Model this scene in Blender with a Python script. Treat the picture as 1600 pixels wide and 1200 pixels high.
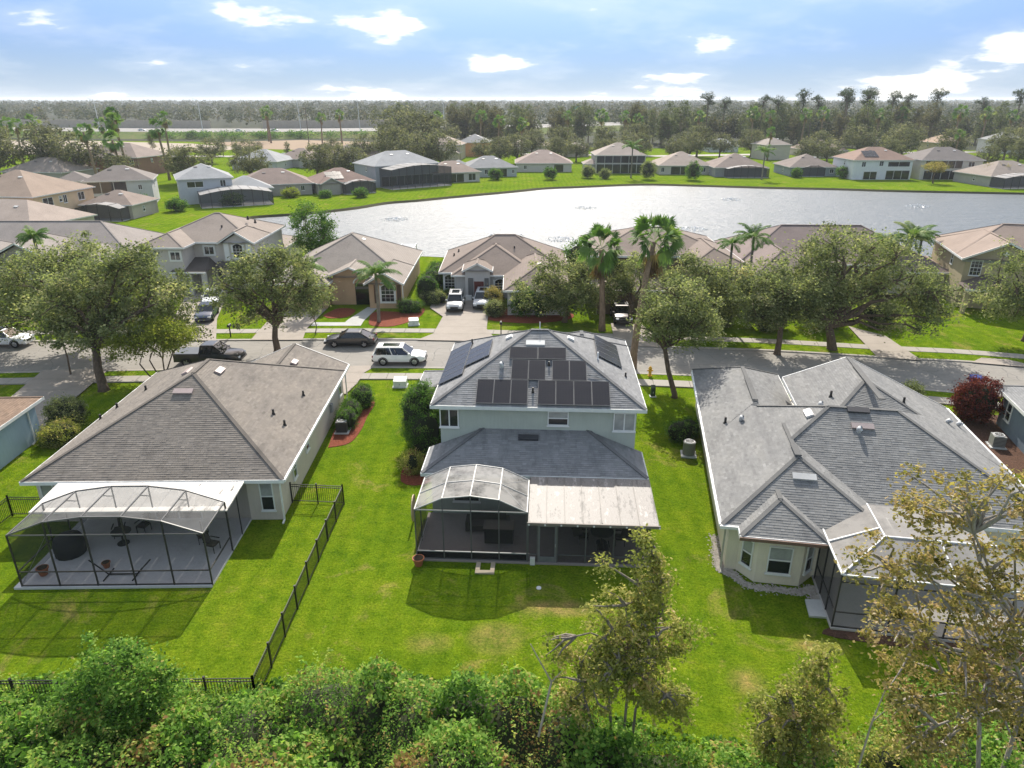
import bpy, bmesh, math, random
import numpy as np
from mathutils import Vector, Matrix

R = math.radians
for o in list(bpy.data.objects):
    bpy.data.objects.remove(o, do_unlink=True)
sc = bpy.context.scene
col = sc.collection

# ------------------------------------------------------------------ camera
cam_d = bpy.data.cameras.new('camera')
cam = bpy.data.objects.new('camera', cam_d)
col.objects.link(cam)
cam_d.sensor_fit = 'HORIZONTAL'
cam_d.sensor_width = 36.0
cam_d.lens = 36.0 * 1100.0 / 1600.0
cam_d.clip_start = 0.5
cam_d.clip_end = 20000.0
cam.location = (0, 0, 22.0)
cam.rotation_euler = (R(90 - 22.07), 0, 0)
sc.camera = cam

# ------------------------------------------------------------------ sky, sun, exposure
SUN_EL, SUN_AZ = 41.0, 1.5          # the sun stands ahead of the camera, a little to the right
SKY_STRENGTH = 0.15
SUN_STRENGTH = 3.3
world = bpy.data.worlds.new('World')
sc.world = world
world.use_nodes = True
wt = world.node_tree
wt.nodes.clear()


def wn(kind, **kw):
    n = wt.nodes.new(kind)
    for k, v in kw.items():
        setattr(n, k, v)
    return n


def wl(a, b):
    wt.links.new(a, b)


def wmath(op, a, b=None, clamp=False):
    n = wn('ShaderNodeMath', operation=op, use_clamp=clamp)
    for i, v in enumerate((a, b)):
        if v is None:
            continue
        if isinstance(v, (int, float)):
            n.inputs[i].default_value = v
        else:
            wl(v, n.inputs[i])
    return n.outputs[0]


w_out = wn('ShaderNodeOutputWorld')
w_bg = wn('ShaderNodeBackground')
w_sky = wn('ShaderNodeTexSky', sky_type='NISHITA', sun_disc=False)
w_sky.sun_elevation = R(SUN_EL)
w_sky.sun_rotation = R(SUN_AZ)
w_sky.altitude = 0
w_sky.air_density = 1.0
w_sky.dust_density = 0.6
w_sky.ozone_density = 2.0
w_bg.inputs['Strength'].default_value = SKY_STRENGTH
w_geo = wn('ShaderNodeTexCoord')
w_sep = wn('ShaderNodeSeparateXYZ')
wl(w_geo.outputs['Generated'], w_sep.inputs[0])
sx, sy, sz = w_sep.outputs
# broken cumulus on a flat cloud deck: the view direction is carried out to the deck
CLOUD_SEED = 1.7
den = wmath('ADD', wmath('ABSOLUTE', sz), 0.22)
w_cv = wn('ShaderNodeCombineXYZ')
wl(wmath('DIVIDE', sx, den), w_cv.inputs[0])
wl(wmath('DIVIDE', sy, den), w_cv.inputs[1])
w_cv.inputs[2].default_value = CLOUD_SEED
w_noise = wn('ShaderNodeTexNoise')
w_noise.inputs['Scale'].default_value = 1.7
w_noise.inputs['Detail'].default_value = 7.0
w_noise.inputs['Roughness'].default_value = 0.55
wl(w_cv.outputs[0], w_noise.inputs['Vector'])
w_ss = wn('ShaderNodeMapRange', interpolation_type='SMOOTHSTEP')
wl(w_noise.outputs['Fac'], w_ss.inputs['Value'])
w_ss.inputs['From Min'].default_value = 0.56
w_ss.inputs['From Max'].default_value = 0.685
w_veil = wn('ShaderNodeMapRange', interpolation_type='SMOOTHSTEP')
wl(w_noise.outputs['Fac'], w_veil.inputs['Value'])
w_veil.inputs['From Min'].default_value = 0.42
w_veil.inputs['From Max'].default_value = 0.64
cl_fac = wmath('MAXIMUM', wmath('MULTIPLY', w_ss.outputs[0], 0.95), wmath('MULTIPLY', w_veil.outputs[0], 0.13))
low = wmath('POWER', wmath('SUBTRACT', 1.0, wmath('MULTIPLY', wmath('ABSOLUTE', sz), 8.5, clamp=True)), 1.5)   # the pale belt along the horizon
# the clear air: Nishita dimmed low down, boosted and warmed overhead as added fill light
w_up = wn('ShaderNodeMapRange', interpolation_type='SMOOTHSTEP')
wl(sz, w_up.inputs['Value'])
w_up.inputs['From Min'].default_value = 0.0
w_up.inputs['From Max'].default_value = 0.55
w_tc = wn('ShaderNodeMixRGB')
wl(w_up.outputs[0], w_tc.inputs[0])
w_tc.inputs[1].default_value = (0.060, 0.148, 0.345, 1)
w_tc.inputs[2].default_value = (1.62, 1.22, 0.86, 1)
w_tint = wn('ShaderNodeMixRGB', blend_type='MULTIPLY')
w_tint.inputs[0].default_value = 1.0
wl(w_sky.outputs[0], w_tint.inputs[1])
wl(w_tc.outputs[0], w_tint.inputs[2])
w_belt = wn('ShaderNodeMixRGB')
wl(wmath('MULTIPLY', low, 0.9), w_belt.inputs[0])
wl(w_tint.outputs[0], w_belt.inputs[1])
w_belt.inputs[2].default_value = (2.15, 2.45, 2.85, 1)
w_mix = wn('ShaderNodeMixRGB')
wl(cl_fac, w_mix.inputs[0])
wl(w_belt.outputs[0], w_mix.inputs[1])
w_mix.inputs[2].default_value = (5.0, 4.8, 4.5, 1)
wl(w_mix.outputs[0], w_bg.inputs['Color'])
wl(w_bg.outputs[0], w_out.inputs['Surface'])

sun_d = bpy.data.lights.new('sun', 'SUN')
sun_d.energy = SUN_STRENGTH
sun_d.angle = R(0.53)
sun_d.color = (1.0, 0.945, 0.85)
sun = bpy.data.objects.new('sun', sun_d)
col.objects.link(sun)
_sv = Vector((math.sin(R(SUN_AZ)) * math.cos(R(SUN_EL)), math.cos(R(SUN_AZ)) * math.cos(R(SUN_EL)), math.sin(R(SUN_EL))))
sun.rotation_euler = _sv.to_track_quat('Z', 'Y').to_euler()
sun.location = (0, 60, 60)

sc.view_settings.view_transform = 'Standard'
sc.view_settings.look = 'None'
sc.view_settings.gamma = 1.0
sc.view_settings.exposure = 1.12
sc.cycles.max_bounces = 8
sc.cycles.diffuse_bounces = 3
sc.cycles.glossy_bounces = 3
sc.cycles.transmission_bounces = 4
sc.cycles.transparent_max_bounces = 14
sc.cycles.volume_bounces = 1
sc.cycles.sample_clamp_indirect = 6.0
sc.cycles.use_denoising = True


# ------------------------------------------------------------------ helpers: materials
MATS = {}


class NT:
    """thin wrapper over a material's node tree"""
    def __init__(s, name):
        s.m = bpy.data.materials.new(name)
        s.m.use_nodes = True
        s.t = s.m.node_tree
        s.b = s.t.nodes['Principled BSDF']
        s.out = s.t.nodes['Material Output']

    def n(s, kind, **kw):
        x = s.t.nodes.new(kind)
        for k, v in kw.items():
            setattr(x, k, v)
        return x

    def l(s, a, b):
        s.t.links.new(a, b)

    def math(s, op, a, b=None, clamp=False):
        x = s.n('ShaderNodeMath', operation=op, use_clamp=clamp)
        for i, v in enumerate((a, b)):
            if v is None:
                continue
            if isinstance(v, (int, float)):
                x.inputs[i].default_value = v
            else:
                s.l(v, x.inputs[i])
        return x.outputs[0]

    def coord(s, which='Object'):
        return s.n('ShaderNodeTexCoord').outputs[which]

    def noise(s, scale, detail=4, rough=0.55, vec=None, which='Object', dist=0.0):
        x = s.n('ShaderNodeTexNoise')
        x.inputs['Scale'].default_value = scale
        x.inputs['Detail'].default_value = detail
        x.inputs['Roughness'].default_value = rough
        x.inputs['Distortion'].default_value = dist
        s.l(vec if vec is not None else s.coord(which), x.inputs['Vector'])
        return x.outputs['Fac']

    def scaled(s, sc3, which='Object'):
        x = s.n('ShaderNodeVectorMath', operation='MULTIPLY')
        s.l(s.coord(which), x.inputs[0])
        x.inputs[1].default_value = sc3
        return x.outputs[0]

    def ramp(s, fac, stops, interp='LINEAR'):
        x = s.n('ShaderNodeValToRGB')
        cr = x.color_ramp
        cr.interpolation = interp
        while len(cr.elements) > 1:
            cr.elements.remove(cr.elements[-1])
        for i, (p, c) in enumerate(stops):
            e = cr.elements[0] if i == 0 else cr.elements.new(p)
            e.position = p
            e.color = (c[0], c[1], c[2], 1)
        s.l(fac, x.inputs[0])
        return x.outputs[0]

    def mixc(s, fac, a, b, blend='MIX'):
        x = s.n('ShaderNodeMixRGB', blend_type=blend)
        for i, v in enumerate((fac, a, b)):
            if isinstance(v, (int, float)):
                x.inputs[i].default_value = v
            elif isinstance(v, (tuple, list)):
                x.inputs[i].default_value = (v[0], v[1], v[2], 1)
            else:
                s.l(v, x.inputs[i])
        return x.outputs[0]

    def bump(s, h, strength=0.3, dist=0.02):
        x = s.n('ShaderNodeBump')
        x.inputs['Strength'].default_value = strength
        x.inputs['Distance'].default_value = dist
        s.l(h, x.inputs['Height'])
        s.l(x.outputs[0], s.b.inputs['Normal'])

    def attr(s, name):
        return s.n('ShaderNodeAttribute', attribute_name=name).outputs['Fac']

    def base(s, c, rough=0.8, spec=0.3):
        if isinstance(c, (tuple, list)):
            s.b.inputs['Base Color'].default_value = (c[0], c[1], c[2], 1)
        else:
            s.l(c, s.b.inputs['Base Color'])
        s.b.inputs['Roughness'].default_value = rough
        s.b.inputs['Specular IOR Level'].default_value = spec
        return s.m


def sc_col(c, k):
    return (c[0] * k, c[1] * k, c[2] * k)


def plain(name, c, rough=0.6, var=0.12, scale=3.0, spec=0.3, metal=0.0):
    """a solid colour with slight uneven wear"""
    if name in MATS:
        return MATS[name]
    t = NT(name)
    f = t.noise(scale, 5, 0.6)
    t.base(t.ramp(f, [(0.25, sc_col(c, 1 - var)), (0.75, sc_col(c, 1 + var))]), rough, spec)
    t.b.inputs['Metallic'].default_value = metal
    MATS[name] = t.m
    return t.m


def stucco(c):
    key = 'stucco_%.2f_%.2f_%.2f' % tuple(c)
    if key in MATS:
        return MATS[key]
    t = NT('stucco')
    a = t.noise(0.6, 5, 0.6)
    b = t.noise(9.0, 4, 0.7, vec=t.scaled((1, 1, 0.12)))
    k = t.math('ADD', t.math('MULTIPLY', a, 0.6), t.math('MULTIPLY', b, 0.4))
    t.base(t.ramp(k, [(0.25, sc_col(c, 0.82)), (0.55, c), (0.8, sc_col(c, 1.08))]), 0.9, 0.2)
    t.bump(t.noise(60.0, 3, 0.6), 0.35, 0.01)
    MATS[key] = t.m
    return t.m


def shingle_near(c, warm=0.0):
    """colour of single modelled shingles: each carries its own tint"""
    key = 'shn_%.3f_%.3f_%.3f' % tuple(c)
    if key in MATS:
        return MATS[key]
    t = NT('asphalt_shingle')
    f = t.attr('tint')
    k = t.ramp(f, [(0.0, sc_col(c, 0.62)), (0.3, sc_col(c, 0.85)), (0.6, sc_col(c, 1.05)), (1.0, sc_col(c, 1.35))])
    st = t.noise(0.35, 5, 0.6)
    k = t.mixc(1.0, k, t.ramp(st, [(0.3, (0.88, 0.88, 0.88)), (0.7, (1.08, 1.07, 1.05))]), 'MULTIPLY')
    al = t.noise(1.6, 5, 0.7, vec=t.scaled((0.9, 0.22, 0.5)))
    k = t.mixc(1.0, k, t.ramp(al, [(0.34, (0.80, 0.80, 0.81)), (0.5, (1.0, 1.0, 1.0)), (0.7, (1.06, 1.05, 1.03))]), 'MULTIPLY')
    gr = t.noise(70.0, 2, 0.6)
    k = t.mixc(1.0, k, t.ramp(gr, [(0.3, (0.86, 0.86, 0.86)), (0.7, (1.14, 1.14, 1.14))]), 'MULTIPLY')
    t.base(k, 0.92, 0.25)
    MATS[key] = t.m
    return t.m


def shingle_far(c):
    """roofs too far away to tell the shingles apart"""
    key = 'shf_%.3f_%.3f_%.3f' % tuple(c)
    if key in MATS:
        return MATS[key]
    t = NT('asphalt_shingle_roof')
    a = t.noise(0.4, 5, 0.6)
    b = t.noise(5.0, 4, 0.7)
    k = t.math('ADD', t.math('MULTIPLY', a, 0.5), t.math('MULTIPLY', b, 0.5))
    colr = t.ramp(k, [(0.28, sc_col(c, 0.70)), (0.5, c), (0.72, sc_col(c, 1.22))])
    sep = t.n('ShaderNodeSeparateXYZ')
    t.l(t.coord(), sep.inputs[0])
    row = t.math('FRACT', t.math('MULTIPLY', sep.outputs[2], 1 / 0.09))
    colr = t.mixc(1.0, colr, t.ramp(row, [(0.0, (0.78, 0.78, 0.78)), (0.3, (1.04, 1.04, 1.04)), (1.0, (1.04, 1.04, 1.04))]), 'MULTIPLY')
    t.base(colr, 0.92, 0.25)
    MATS[key] = t.m
    return t.m


def leaf_mat(key, stops, transl=0.45, rough=0.75, spec=0.12):
    """leaf cards: colour from the leaf's own tint, light passes through"""
    if key in MATS:
        return MATS[key]
    t = NT(key)
    c = t.ramp(t.attr('tint'), stops)
    t.base(c, rough, spec)
    tr = t.n('ShaderNodeBsdfTranslucent')
    bright = t.mixc(1.0, c, (1.5, 1.6, 0.9), 'MULTIPLY')
    t.l(bright, tr.inputs['Color'])
    mx = t.n('ShaderNodeMixShader')
    mx.inputs[0].default_value = transl
    t.l(t.b.outputs[0], mx.inputs[1])
    t.l(tr.outputs[0], mx.inputs[2])
    t.l(mx.outputs[0], t.out.inputs['Surface'])
    MATS[key] = t.m
    return t.m


def mat_lawn():
    if 'lawn' in MATS:
        return MATS['lawn']
    t = NT('lawn')
    a = t.noise(0.10, 7, 0.68)
    b = t.noise(0.8, 6, 0.72)
    c = t.noise(6.0, 5, 0.75)
    k = t.math('ADD', t.math('ADD', t.math('MULTIPLY', a, 0.40), t.math('MULTIPLY', b, 0.36)), t.math('MULTIPLY', c, 0.24))
    g = t.ramp(k, [(0.3, (0.045, 0.097, 0.008)), (0.42, (0.087, 0.156, 0.009)), (0.52, (0.124, 0.193, 0.01)), (0.62, (0.167, 0.215, 0.017)), (0.74, (0.24, 0.211, 0.042))])
    dry = t.noise(0.30, 6, 0.72, dist=0.8)
    worn = t.math('MULTIPLY', t.math('SUBTRACT', dry, 0.555), 5.5, clamp=True)
    for (cx, cy, rx, ry, amp) in ((2.4, 26.5, 2.9, 0.75, 1.0), (-0.7, 24.5, 1.5, 1.2, 0.9), (9.6, 22.0, 1.0, 1.0, 0.6), (-6.3, 43.4, 0.7, 1.6, 0.9), (-3.6, 24.2, 1.2, 0.8, 0.5), (13.2, 24.0, 1.6, 0.6, 0.6)):
        d = t.n('ShaderNodeVectorMath', operation='SUBTRACT')
        t.l(t.coord(), d.inputs[0])
        d.inputs[1].default_value = (cx, cy, 0)
        e = t.n('ShaderNodeVectorMath', operation='MULTIPLY')
        t.l(d.outputs[0], e.inputs[0])
        e.inputs[1].default_value = (1 / rx, 1 / ry, 0)
        ln = t.n('ShaderNodeVectorMath', operation='LENGTH')
        t.l(e.outputs[0], ln.inputs[0])
        q = t.math('SUBTRACT', 1.0, ln.outputs['Value'], clamp=True)
        q = t.math('MULTIPLY', t.math('MULTIPLY', q, t.math('SUBTRACT', b, 0.28, clamp=True)), amp * 6.0, clamp=True)
        worn = t.math('MAXIMUM', worn, q)
    g = t.mixc(t.math('MULTIPLY', worn, 0.85), g, (0.285, 0.215, 0.085))
    fine = t.noise(9.0, 5, 0.85)
    g = t.mixc(1.0, g, t.ramp(fine, [(0.32, (0.34, 0.40, 0.30)), (0.47, (0.92, 0.94, 0.9)), (0.64, (1.5, 1.42, 1.3))]), 'MULTIPLY')
    mid = t.noise(1.9, 5, 0.75, dist=0.4)
    g = t.mixc(1.0, g, t.ramp(mid, [(0.32, (0.70, 0.78, 0.7)), (0.5, (1.0, 1.0, 1.0)), (0.68, (1.22, 1.12, 1.1))]), 'MULTIPLY')
    sepx = t.n('ShaderNodeSeparateXYZ')
    t.l(t.coord(), sepx.inputs[0])
    mow = t.math('SINE', t.math('ADD', t.math('MULTIPLY', sepx.outputs[0], 5.2), t.math('MULTIPLY', b, 3.0)))
    g = t.mixc(1.0, g, t.ramp(t.math('MULTIPLY', t.math('ADD', mow, 1.0), 0.5), [(0.0, (0.92, 0.93, 0.92)), (1.0, (1.07, 1.06, 1.05))]), 'MULTIPLY')
    t.base(g, 1.0, 0.0)
    t.bump(t.math('ADD', fine, t.math('MULTIPLY', c, 0.8)), 0.8, 0.12)
    MATS['lawn'] = t.m
    return t.m


def mat_scrub():
    if 'scrub' in MATS:
        return MATS['scrub']
    t = NT('scrub')
    a = t.noise(0.02, 6, 0.65)
    b = t.noise(0.4, 5, 0.7)
    k = t.math('ADD', t.math('MULTIPLY', a, 0.5), t.math('MULTIPLY', b, 0.5))
    t.base(t.ramp(k, [(0.3, (0.016, 0.022, 0.010)), (0.5, (0.030, 0.036, 0.017)), (0.7, (0.055, 0.050, 0.028))]), 0.95, 0.1)
    MATS['scrub'] = t.m
    return t.m


def mat_asphalt():
    if 'asphalt' in MATS:
        return MATS['asphalt']
    t = NT('asphalt')
    a = t.noise(0.25, 6, 0.65)
    b = t.noise(2.2, 5, 0.7, vec=t.scaled((0.35, 1.4, 1)))
    k = t.math('ADD', t.math('MULTIPLY', a, 0.55), t.math('MULTIPLY', b, 0.45))
    c = t.ramp(k, [(0.28, (0.190, 0.178, 0.160)), (0.5, (0.248, 0.232, 0.208)), (0.7, (0.300, 0.281, 0.254))])
    gr = t.noise(40.0, 3, 0.7)
    c = t.mixc(1.0, c, t.ramp(gr, [(0.3, (0.85, 0.85, 0.85)), (0.7, (1.15, 1.15, 1.15))]), 'MULTIPLY')
    v = t.n('ShaderNodeTexVoronoi', feature='DISTANCE_TO_EDGE')
    v.inputs['Scale'].default_value = 0.22
    wv = t.n('ShaderNodeVectorMath', operation='ADD')
    nn = t.n('ShaderNodeTexNoise')
    nn.inputs['Scale'].default_value = 0.6
    t.l(t.coord(), nn.inputs['Vector'])
    t.l(t.coord(), wv.inputs[0])
    t.l(nn.outputs['Color'], wv.inputs[1])
    t.l(wv.outputs[0], v.inputs['Vector'])
    c = t.mixc(t.math('SUBTRACT', 1.0, t.math('MULTIPLY', v.outputs['Distance'], 150.0, clamp=True)), c, (0.13, 0.125, 0.12))
    t.base(c, 0.9, 0.25)
    MATS['asphalt'] = t.m
    return t.m


def mat_concrete(key='concrete', c=(0.31, 0.287, 0.252)):
    if key in MATS:
        return MATS[key]
    t = NT(key)
    a = t.noise(0.5, 6, 0.65)
    b = t.noise(7.0, 5, 0.7)
    k = t.math('ADD', t.math('MULTIPLY', a, 0.6), t.math('MULTIPLY', b, 0.4))
    t.base(t.ramp(k, [(0.28, sc_col(c, 0.78)), (0.5, c), (0.72, sc_col(c, 1.13))]), 0.88, 0.25)
    t.bump(t.noise(30.0, 4, 0.7), 0.2, 0.01)
    MATS[key] = t.m
    return t.m


def mat_mulch(key='mulch', c=(0.16, 0.062, 0.038)):
    if key in MATS:
        return MATS[key]
    t = NT(key)
    a = t.noise(12.0, 5, 0.8)
    t.base(t.ramp(a, [(0.3, sc_col(c, 0.5)), (0.5, c), (0.7, sc_col(c, 1.7))]), 0.95, 0.1)
    t.bump(a, 0.9, 0.08)
    MATS[key] = t.m
    return t.m


def mat_water():
    if 'water' in MATS:
        return MATS['water']
    t = NT('lake_water')
    t.base((0.095, 0.112, 0.120), 0.37, 0.46)
    t.b.inputs['IOR'].default_value = 1.33
    a = t.noise(1.3, 5, 0.65, vec=t.scaled((0.7, 1.5, 1)))
    b = t.noise(0.22, 4, 0.65, vec=t.scaled((0.5, 1.6, 1)))
    h = t.math('ADD', t.math('MULTIPLY', a, 0.5), t.math('MULTIPLY', b, 0.7))
    t.bump(h, 1.0, 0.50)
    MATS['water'] = t.m
    return t.m


def mat_screen(key='screen', c=(0.035, 0.036, 0.038), op=0.5, stain=None):
    """insect screen: a fine mesh that lets part of the light through"""
    if key in MATS:
        return MATS[key]
    t = NT(key)
    if stain:
        f = t.noise(0.8, 6, 0.7)
        t.base(t.ramp(f, [(0.3, stain), (0.55, c)]), 0.8, 0.15)
    else:
        t.base(c, 0.75, 0.2)
    tr = t.n('ShaderNodeBsdfTransparent')
    mx = t.n('ShaderNodeMixShader')
    mx.inputs[0].default_value = op
    t.l(tr.outputs[0], mx.inputs[1])
    t.l(t.b.outputs[0], mx.inputs[2])
    t.l(mx.outputs[0], t.out.inputs['Surface'])
    MATS[key] = t.m
    return t.m


def mat_glass(key='window_glass', c=(0.018, 0.022, 0.026)):
    if key in MATS:
        return MATS[key]
    t = NT(key)
    f = t.noise(0.9, 3, 0.6)
    t.base(t.ramp(f, [(0.3, sc_col(c, 0.7)), (0.7, sc_col(c, 1.5))]), 0.06, 0.6)
    MATS[key] = t.m
    return t.m


def mat_paint(key, c, rough=0.28):
    if key in MATS:
        return MATS[key]
    t = NT(key)
    f = t.noise(1.7, 4, 0.6)
    t.base(t.ramp(f, [(0.3, sc_col(c, 0.93)), (0.7, sc_col(c, 1.05))]), rough, 0.5)
    t.b.inputs['Coat Weight'].default_value = 0.4
    t.b.inputs['Coat Roughness'].default_value = 0.06
    MATS[key] = t.m
    return t.m


def mat_bark(key='bark', c=(0.115, 0.085, 0.062)):
    if key in MATS:
        return MATS[key]
    t = NT(key)
    a = t.noise(6.0, 6, 0.75, vec=t.scaled((1, 1, 0.25)))
    t.base(t.ramp(a, [(0.3, sc_col(c, 0.55)), (0.5, c), (0.72, sc_col(c, 1.55))]), 0.95, 0.15)
    t.bump(a, 0.8, 0.05)
    MATS[key] = t.m
    return t.m


def mat_solar():
    if 'solar' in MATS:
        return MATS['solar']
    t = NT('solar_glass')
    sep = t.n('ShaderNodeSeparateXYZ')
    t.l(t.coord(), sep.inputs[0])
    fx = t.math('FRACT', t.math('MULTIPLY', sep.outputs[0], 6.3))
    fy = t.math('FRACT', t.math('MULTIPLY', sep.outputs[1], 6.3))
    g = t.math('MAXIMUM', t.math('GREATER_THAN', fx, 0.95), t.math('GREATER_THAN', fy, 0.95))
    k = t.mixc(g, (0.016, 0.017, 0.024), (0.028, 0.029, 0.034))
    d = t.noise(1.3, 5, 0.65)
    k = t.mixc(t.math('MULTIPLY', d, 0.10), k, (0.16, 0.14, 0.12))
    t.base(k, 0.25, 0.22)
    MATS['solar'] = t.m
    return t.m


def mat_pan(key='pan_roof', c=(0.215, 0.195, 0.178)):
    """aluminium pan roof, white gone grimy in streaks down the slope"""
    if key in MATS:
        return MATS[key]
    t = NT(key)
    a = t.noise(1.1, 6, 0.7, vec=t.scaled((1.6, 0.28, 1)))
    b = t.noise(5.0, 5, 0.75, vec=t.scaled((1.0, 0.5, 1)))
    k = t.math('ADD', t.math('MULTIPLY', a, 0.65), t.math('MULTIPLY', b, 0.35))
    t.base(t.ramp(k, [(0.36, (0.045, 0.042, 0.038)), (0.43, sc_col(c, 0.55)), (0.48, sc_col(c, 1.1)), (0.54, sc_col(c, 0.85)), (0.60, sc_col(c, 1.8))]), 0.55, 0.4)
    MATS[key] = t.m
    return t.m


WHITE = lambda: plain('white_paint', (0.72, 0.72, 0.70), 0.5, 0.08, 1.5)
BRONZE = lambda: plain('bronze_aluminium', (0.035, 0.032, 0.030), 0.45, 0.15, 2.0, 0.4)
GREYALU = lambda: plain('grey_aluminium', (0.33, 0.33, 0.32), 0.45, 0.1, 2.0, 0.4)
BLACK = lambda: plain('black_metal', (0.014, 0.014, 0.015), 0.45, 0.2, 2.0, 0.4)


# ------------------------------------------------------------------ helpers: meshes
class MB:
    """collects shapes for ONE mesh object"""
    def __init__(s):
        s.v = []
        s.f = []

    def add(s, vs, fs):
        k = len(s.v)
        s.v += [tuple(map(float, p)) for p in vs]
        s.f += [tuple(i + k for i in f) for f in fs]
        return s

    def box(s, x0, x1, y0, y1, z0, z1):
        return s.add([(x0, y0, z0), (x1, y0, z0), (x1, y1, z0), (x0, y1, z0), (x0, y0, z1), (x1, y0, z1), (x1, y1, z1), (x0, y1, z1)],
                     [(0, 3, 2, 1), (4, 5, 6, 7), (0, 1, 5, 4), (1, 2, 6, 5), (2, 3, 7, 6), (3, 0, 4, 7)])

    def bar(s, p, q, w, h, up=(0, 0, 1)):
        p, q = Vector(p), Vector(q)
        d = (q - p).normalized()
        u = Vector(up)
        sd = d.cross(u)
        if sd.length < 1e-4:
            sd = d.cross(Vector((1, 0, 0)))
        sd.normalize()
        u = sd.cross(d).normalized()
        a, b = sd * w / 2, u * h / 2
        vs = [p - a - b, p + a - b, p + a + b, p - a + b, q - a - b, q + a - b, q + a + b, q - a + b]
        return s.add(vs, [(0, 1, 2, 3), (7, 6, 5, 4), (0, 4, 5, 1), (1, 5, 6, 2), (2, 6, 7, 3), (3, 7, 4, 0)])

    def tube(s, pts, rad, n=8, cap=True):
        pts = [Vector(p) for p in pts]
        if not isinstance(rad, (list, tuple)):
            rad = [rad] * len(pts)
        rings = []
        for i, p in enumerate(pts):
            d = (pts[min(i + 1, len(pts) - 1)] - pts[max(i - 1, 0)]).normalized()
            a = d.cross(Vector((0.13, 0.97, 0.2))).normalized()
            b = d.cross(a).normalized()
            rings.append([p + (a * math.cos(2 * math.pi * k / n) + b * math.sin(2 * math.pi * k / n)) * rad[i] for k in range(n)])
        vs = [p for r in rings for p in r]
        fs = []
        for i in range(len(pts) - 1):
            for k in range(n):
                fs.append((i * n + k, i * n + (k + 1) % n, (i + 1) * n + (k + 1) % n, (i + 1) * n + k))
        if cap:
            fs.append(tuple(range(n))[::-1])
            fs.append(tuple((len(pts) - 1) * n + k for k in range(n)))
        return s.add(vs, fs)

    def cyl(s, x, y, z0, z1, r, n=16, r1=None):
        return s.tube([(x, y, z0), (x, y, z1)], [r, r if r1 is None else r1], n)

    def poly(s, pts):
        return s.add(pts, [tuple(range(len(pts)))])

    def prism(s, pts, z0, z1):
        """vertical prism over a convex or simple polygon"""
        n = len(pts)
        vs = [(p[0], p[1], z0) for p in pts] + [(p[0], p[1], z1) for p in pts]
        fs = [tuple(range(n))[::-1], tuple(range(n, 2 * n))] + [(i, (i + 1) % n, n + (i + 1) % n, n + i) for i in range(n)]
        return s.add(vs, fs)

    def build(s, name, m, parent=None, smooth=False, loc=None, rotz=0.0, kind=None):
        me = bpy.data.meshes.new(name)
        me.from_pydata(s.v, [], s.f)
        return link(name, me, m, parent, smooth, loc, rotz, kind)


def link(name, me, m, parent=None, smooth=False, loc=None, rotz=0.0, kind=None):
    if m is not None and not len(me.materials):
        me.materials.append(m)
    if smooth:
        me.polygons.foreach_set('use_smooth', [True] * len(me.polygons))
    o = bpy.data.objects.new(name, me)
    col.objects.link(o)
    if parent is not None:
        o.parent = parent
    if loc is not None:
        o.location = loc
    if rotz:
        o.rotation_euler = (0, 0, rotz)
    if kind:
        o['kind'] = kind
    return o


def share(name, me, parent, loc, rot=(0, 0, 0), scale=None):
    """another object on the same mesh"""
    o = bpy.data.objects.new(name, me)
    col.objects.link(o)
    o.parent = parent
    o.location = loc
    o.rotation_euler = rot
    if scale:
        o.scale = scale
    return o


def tag(o, label, cat, group=None, kind=None):
    o['label'] = label
    o['category'] = cat
    if group:
        o['group'] = group
    if kind:
        o['kind'] = kind
    return o


def thing(name, label, cat, loc=(0, 0, 0), rotz=0.0, group=None):
    o = bpy.data.objects.new(name, None)
    col.objects.link(o)
    o.empty_display_size = 0.3
    o.location = loc
    o.rotation_euler = (0, 0, rotz)
    return tag(o, label, cat, group)


def copy_tree(root, loc, rotz, scale=1.0, label=None, group=None, cat=None):
    r = root.copy()
    col.objects.link(r)
    r.location = loc
    r.rotation_euler = (0, 0, rotz)
    r.scale = (scale, scale, scale) if isinstance(scale, (int, float)) else scale
    if label:
        r['label'] = label
    if group:
        r['group'] = group
    for ch in list(root.children):
        c = ch.copy()
        col.objects.link(c)
        c.parent = r
        for g in list(ch.children):
            d = g.copy()
            col.objects.link(d)
            d.parent = c
    return r


def struct(name, mb, m, kind='structure'):
    o = mb.build(name, m)
    o['kind'] = kind
    return o


def quads_mesh(name, V, tint=None):
    """V: (N,4,3) array of separate quads, tint: one value per quad"""
    n = len(V)
    me = bpy.data.meshes.new(name)
    me.vertices.add(4 * n)
    me.vertices.foreach_set('co', np.ascontiguousarray(V, dtype=np.float32).ravel())
    me.loops.add(4 * n)
    me.loops.foreach_set('vertex_index', np.arange(4 * n, dtype=np.int32))
    me.polygons.add(n)
    me.polygons.foreach_set('loop_start', np.arange(n, dtype=np.int32) * 4)
    me.polygons.foreach_set('loop_total', np.full(n, 4, dtype=np.int32))
    me.update(calc_edges=True)
    if tint is not None:
        a = me.attributes.new('tint', 'FLOAT', 'FACE')
        a.data.foreach_set('value', np.clip(tint, 0, 1).astype(np.float32))
    return me


def sheet(pts, z):
    return MB().poly([(p[0], p[1], z) for p in pts])


def strip(a, b, z):
    """quad strip between two polylines with the same number of points"""
    m = MB()
    n = len(a)
    m.add([(p[0], p[1], z) for p in a] + [(p[0], p[1], z) for p in b], [(i, i + 1, n + i + 1, n + i) for i in range(n - 1)])
    return m


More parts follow.
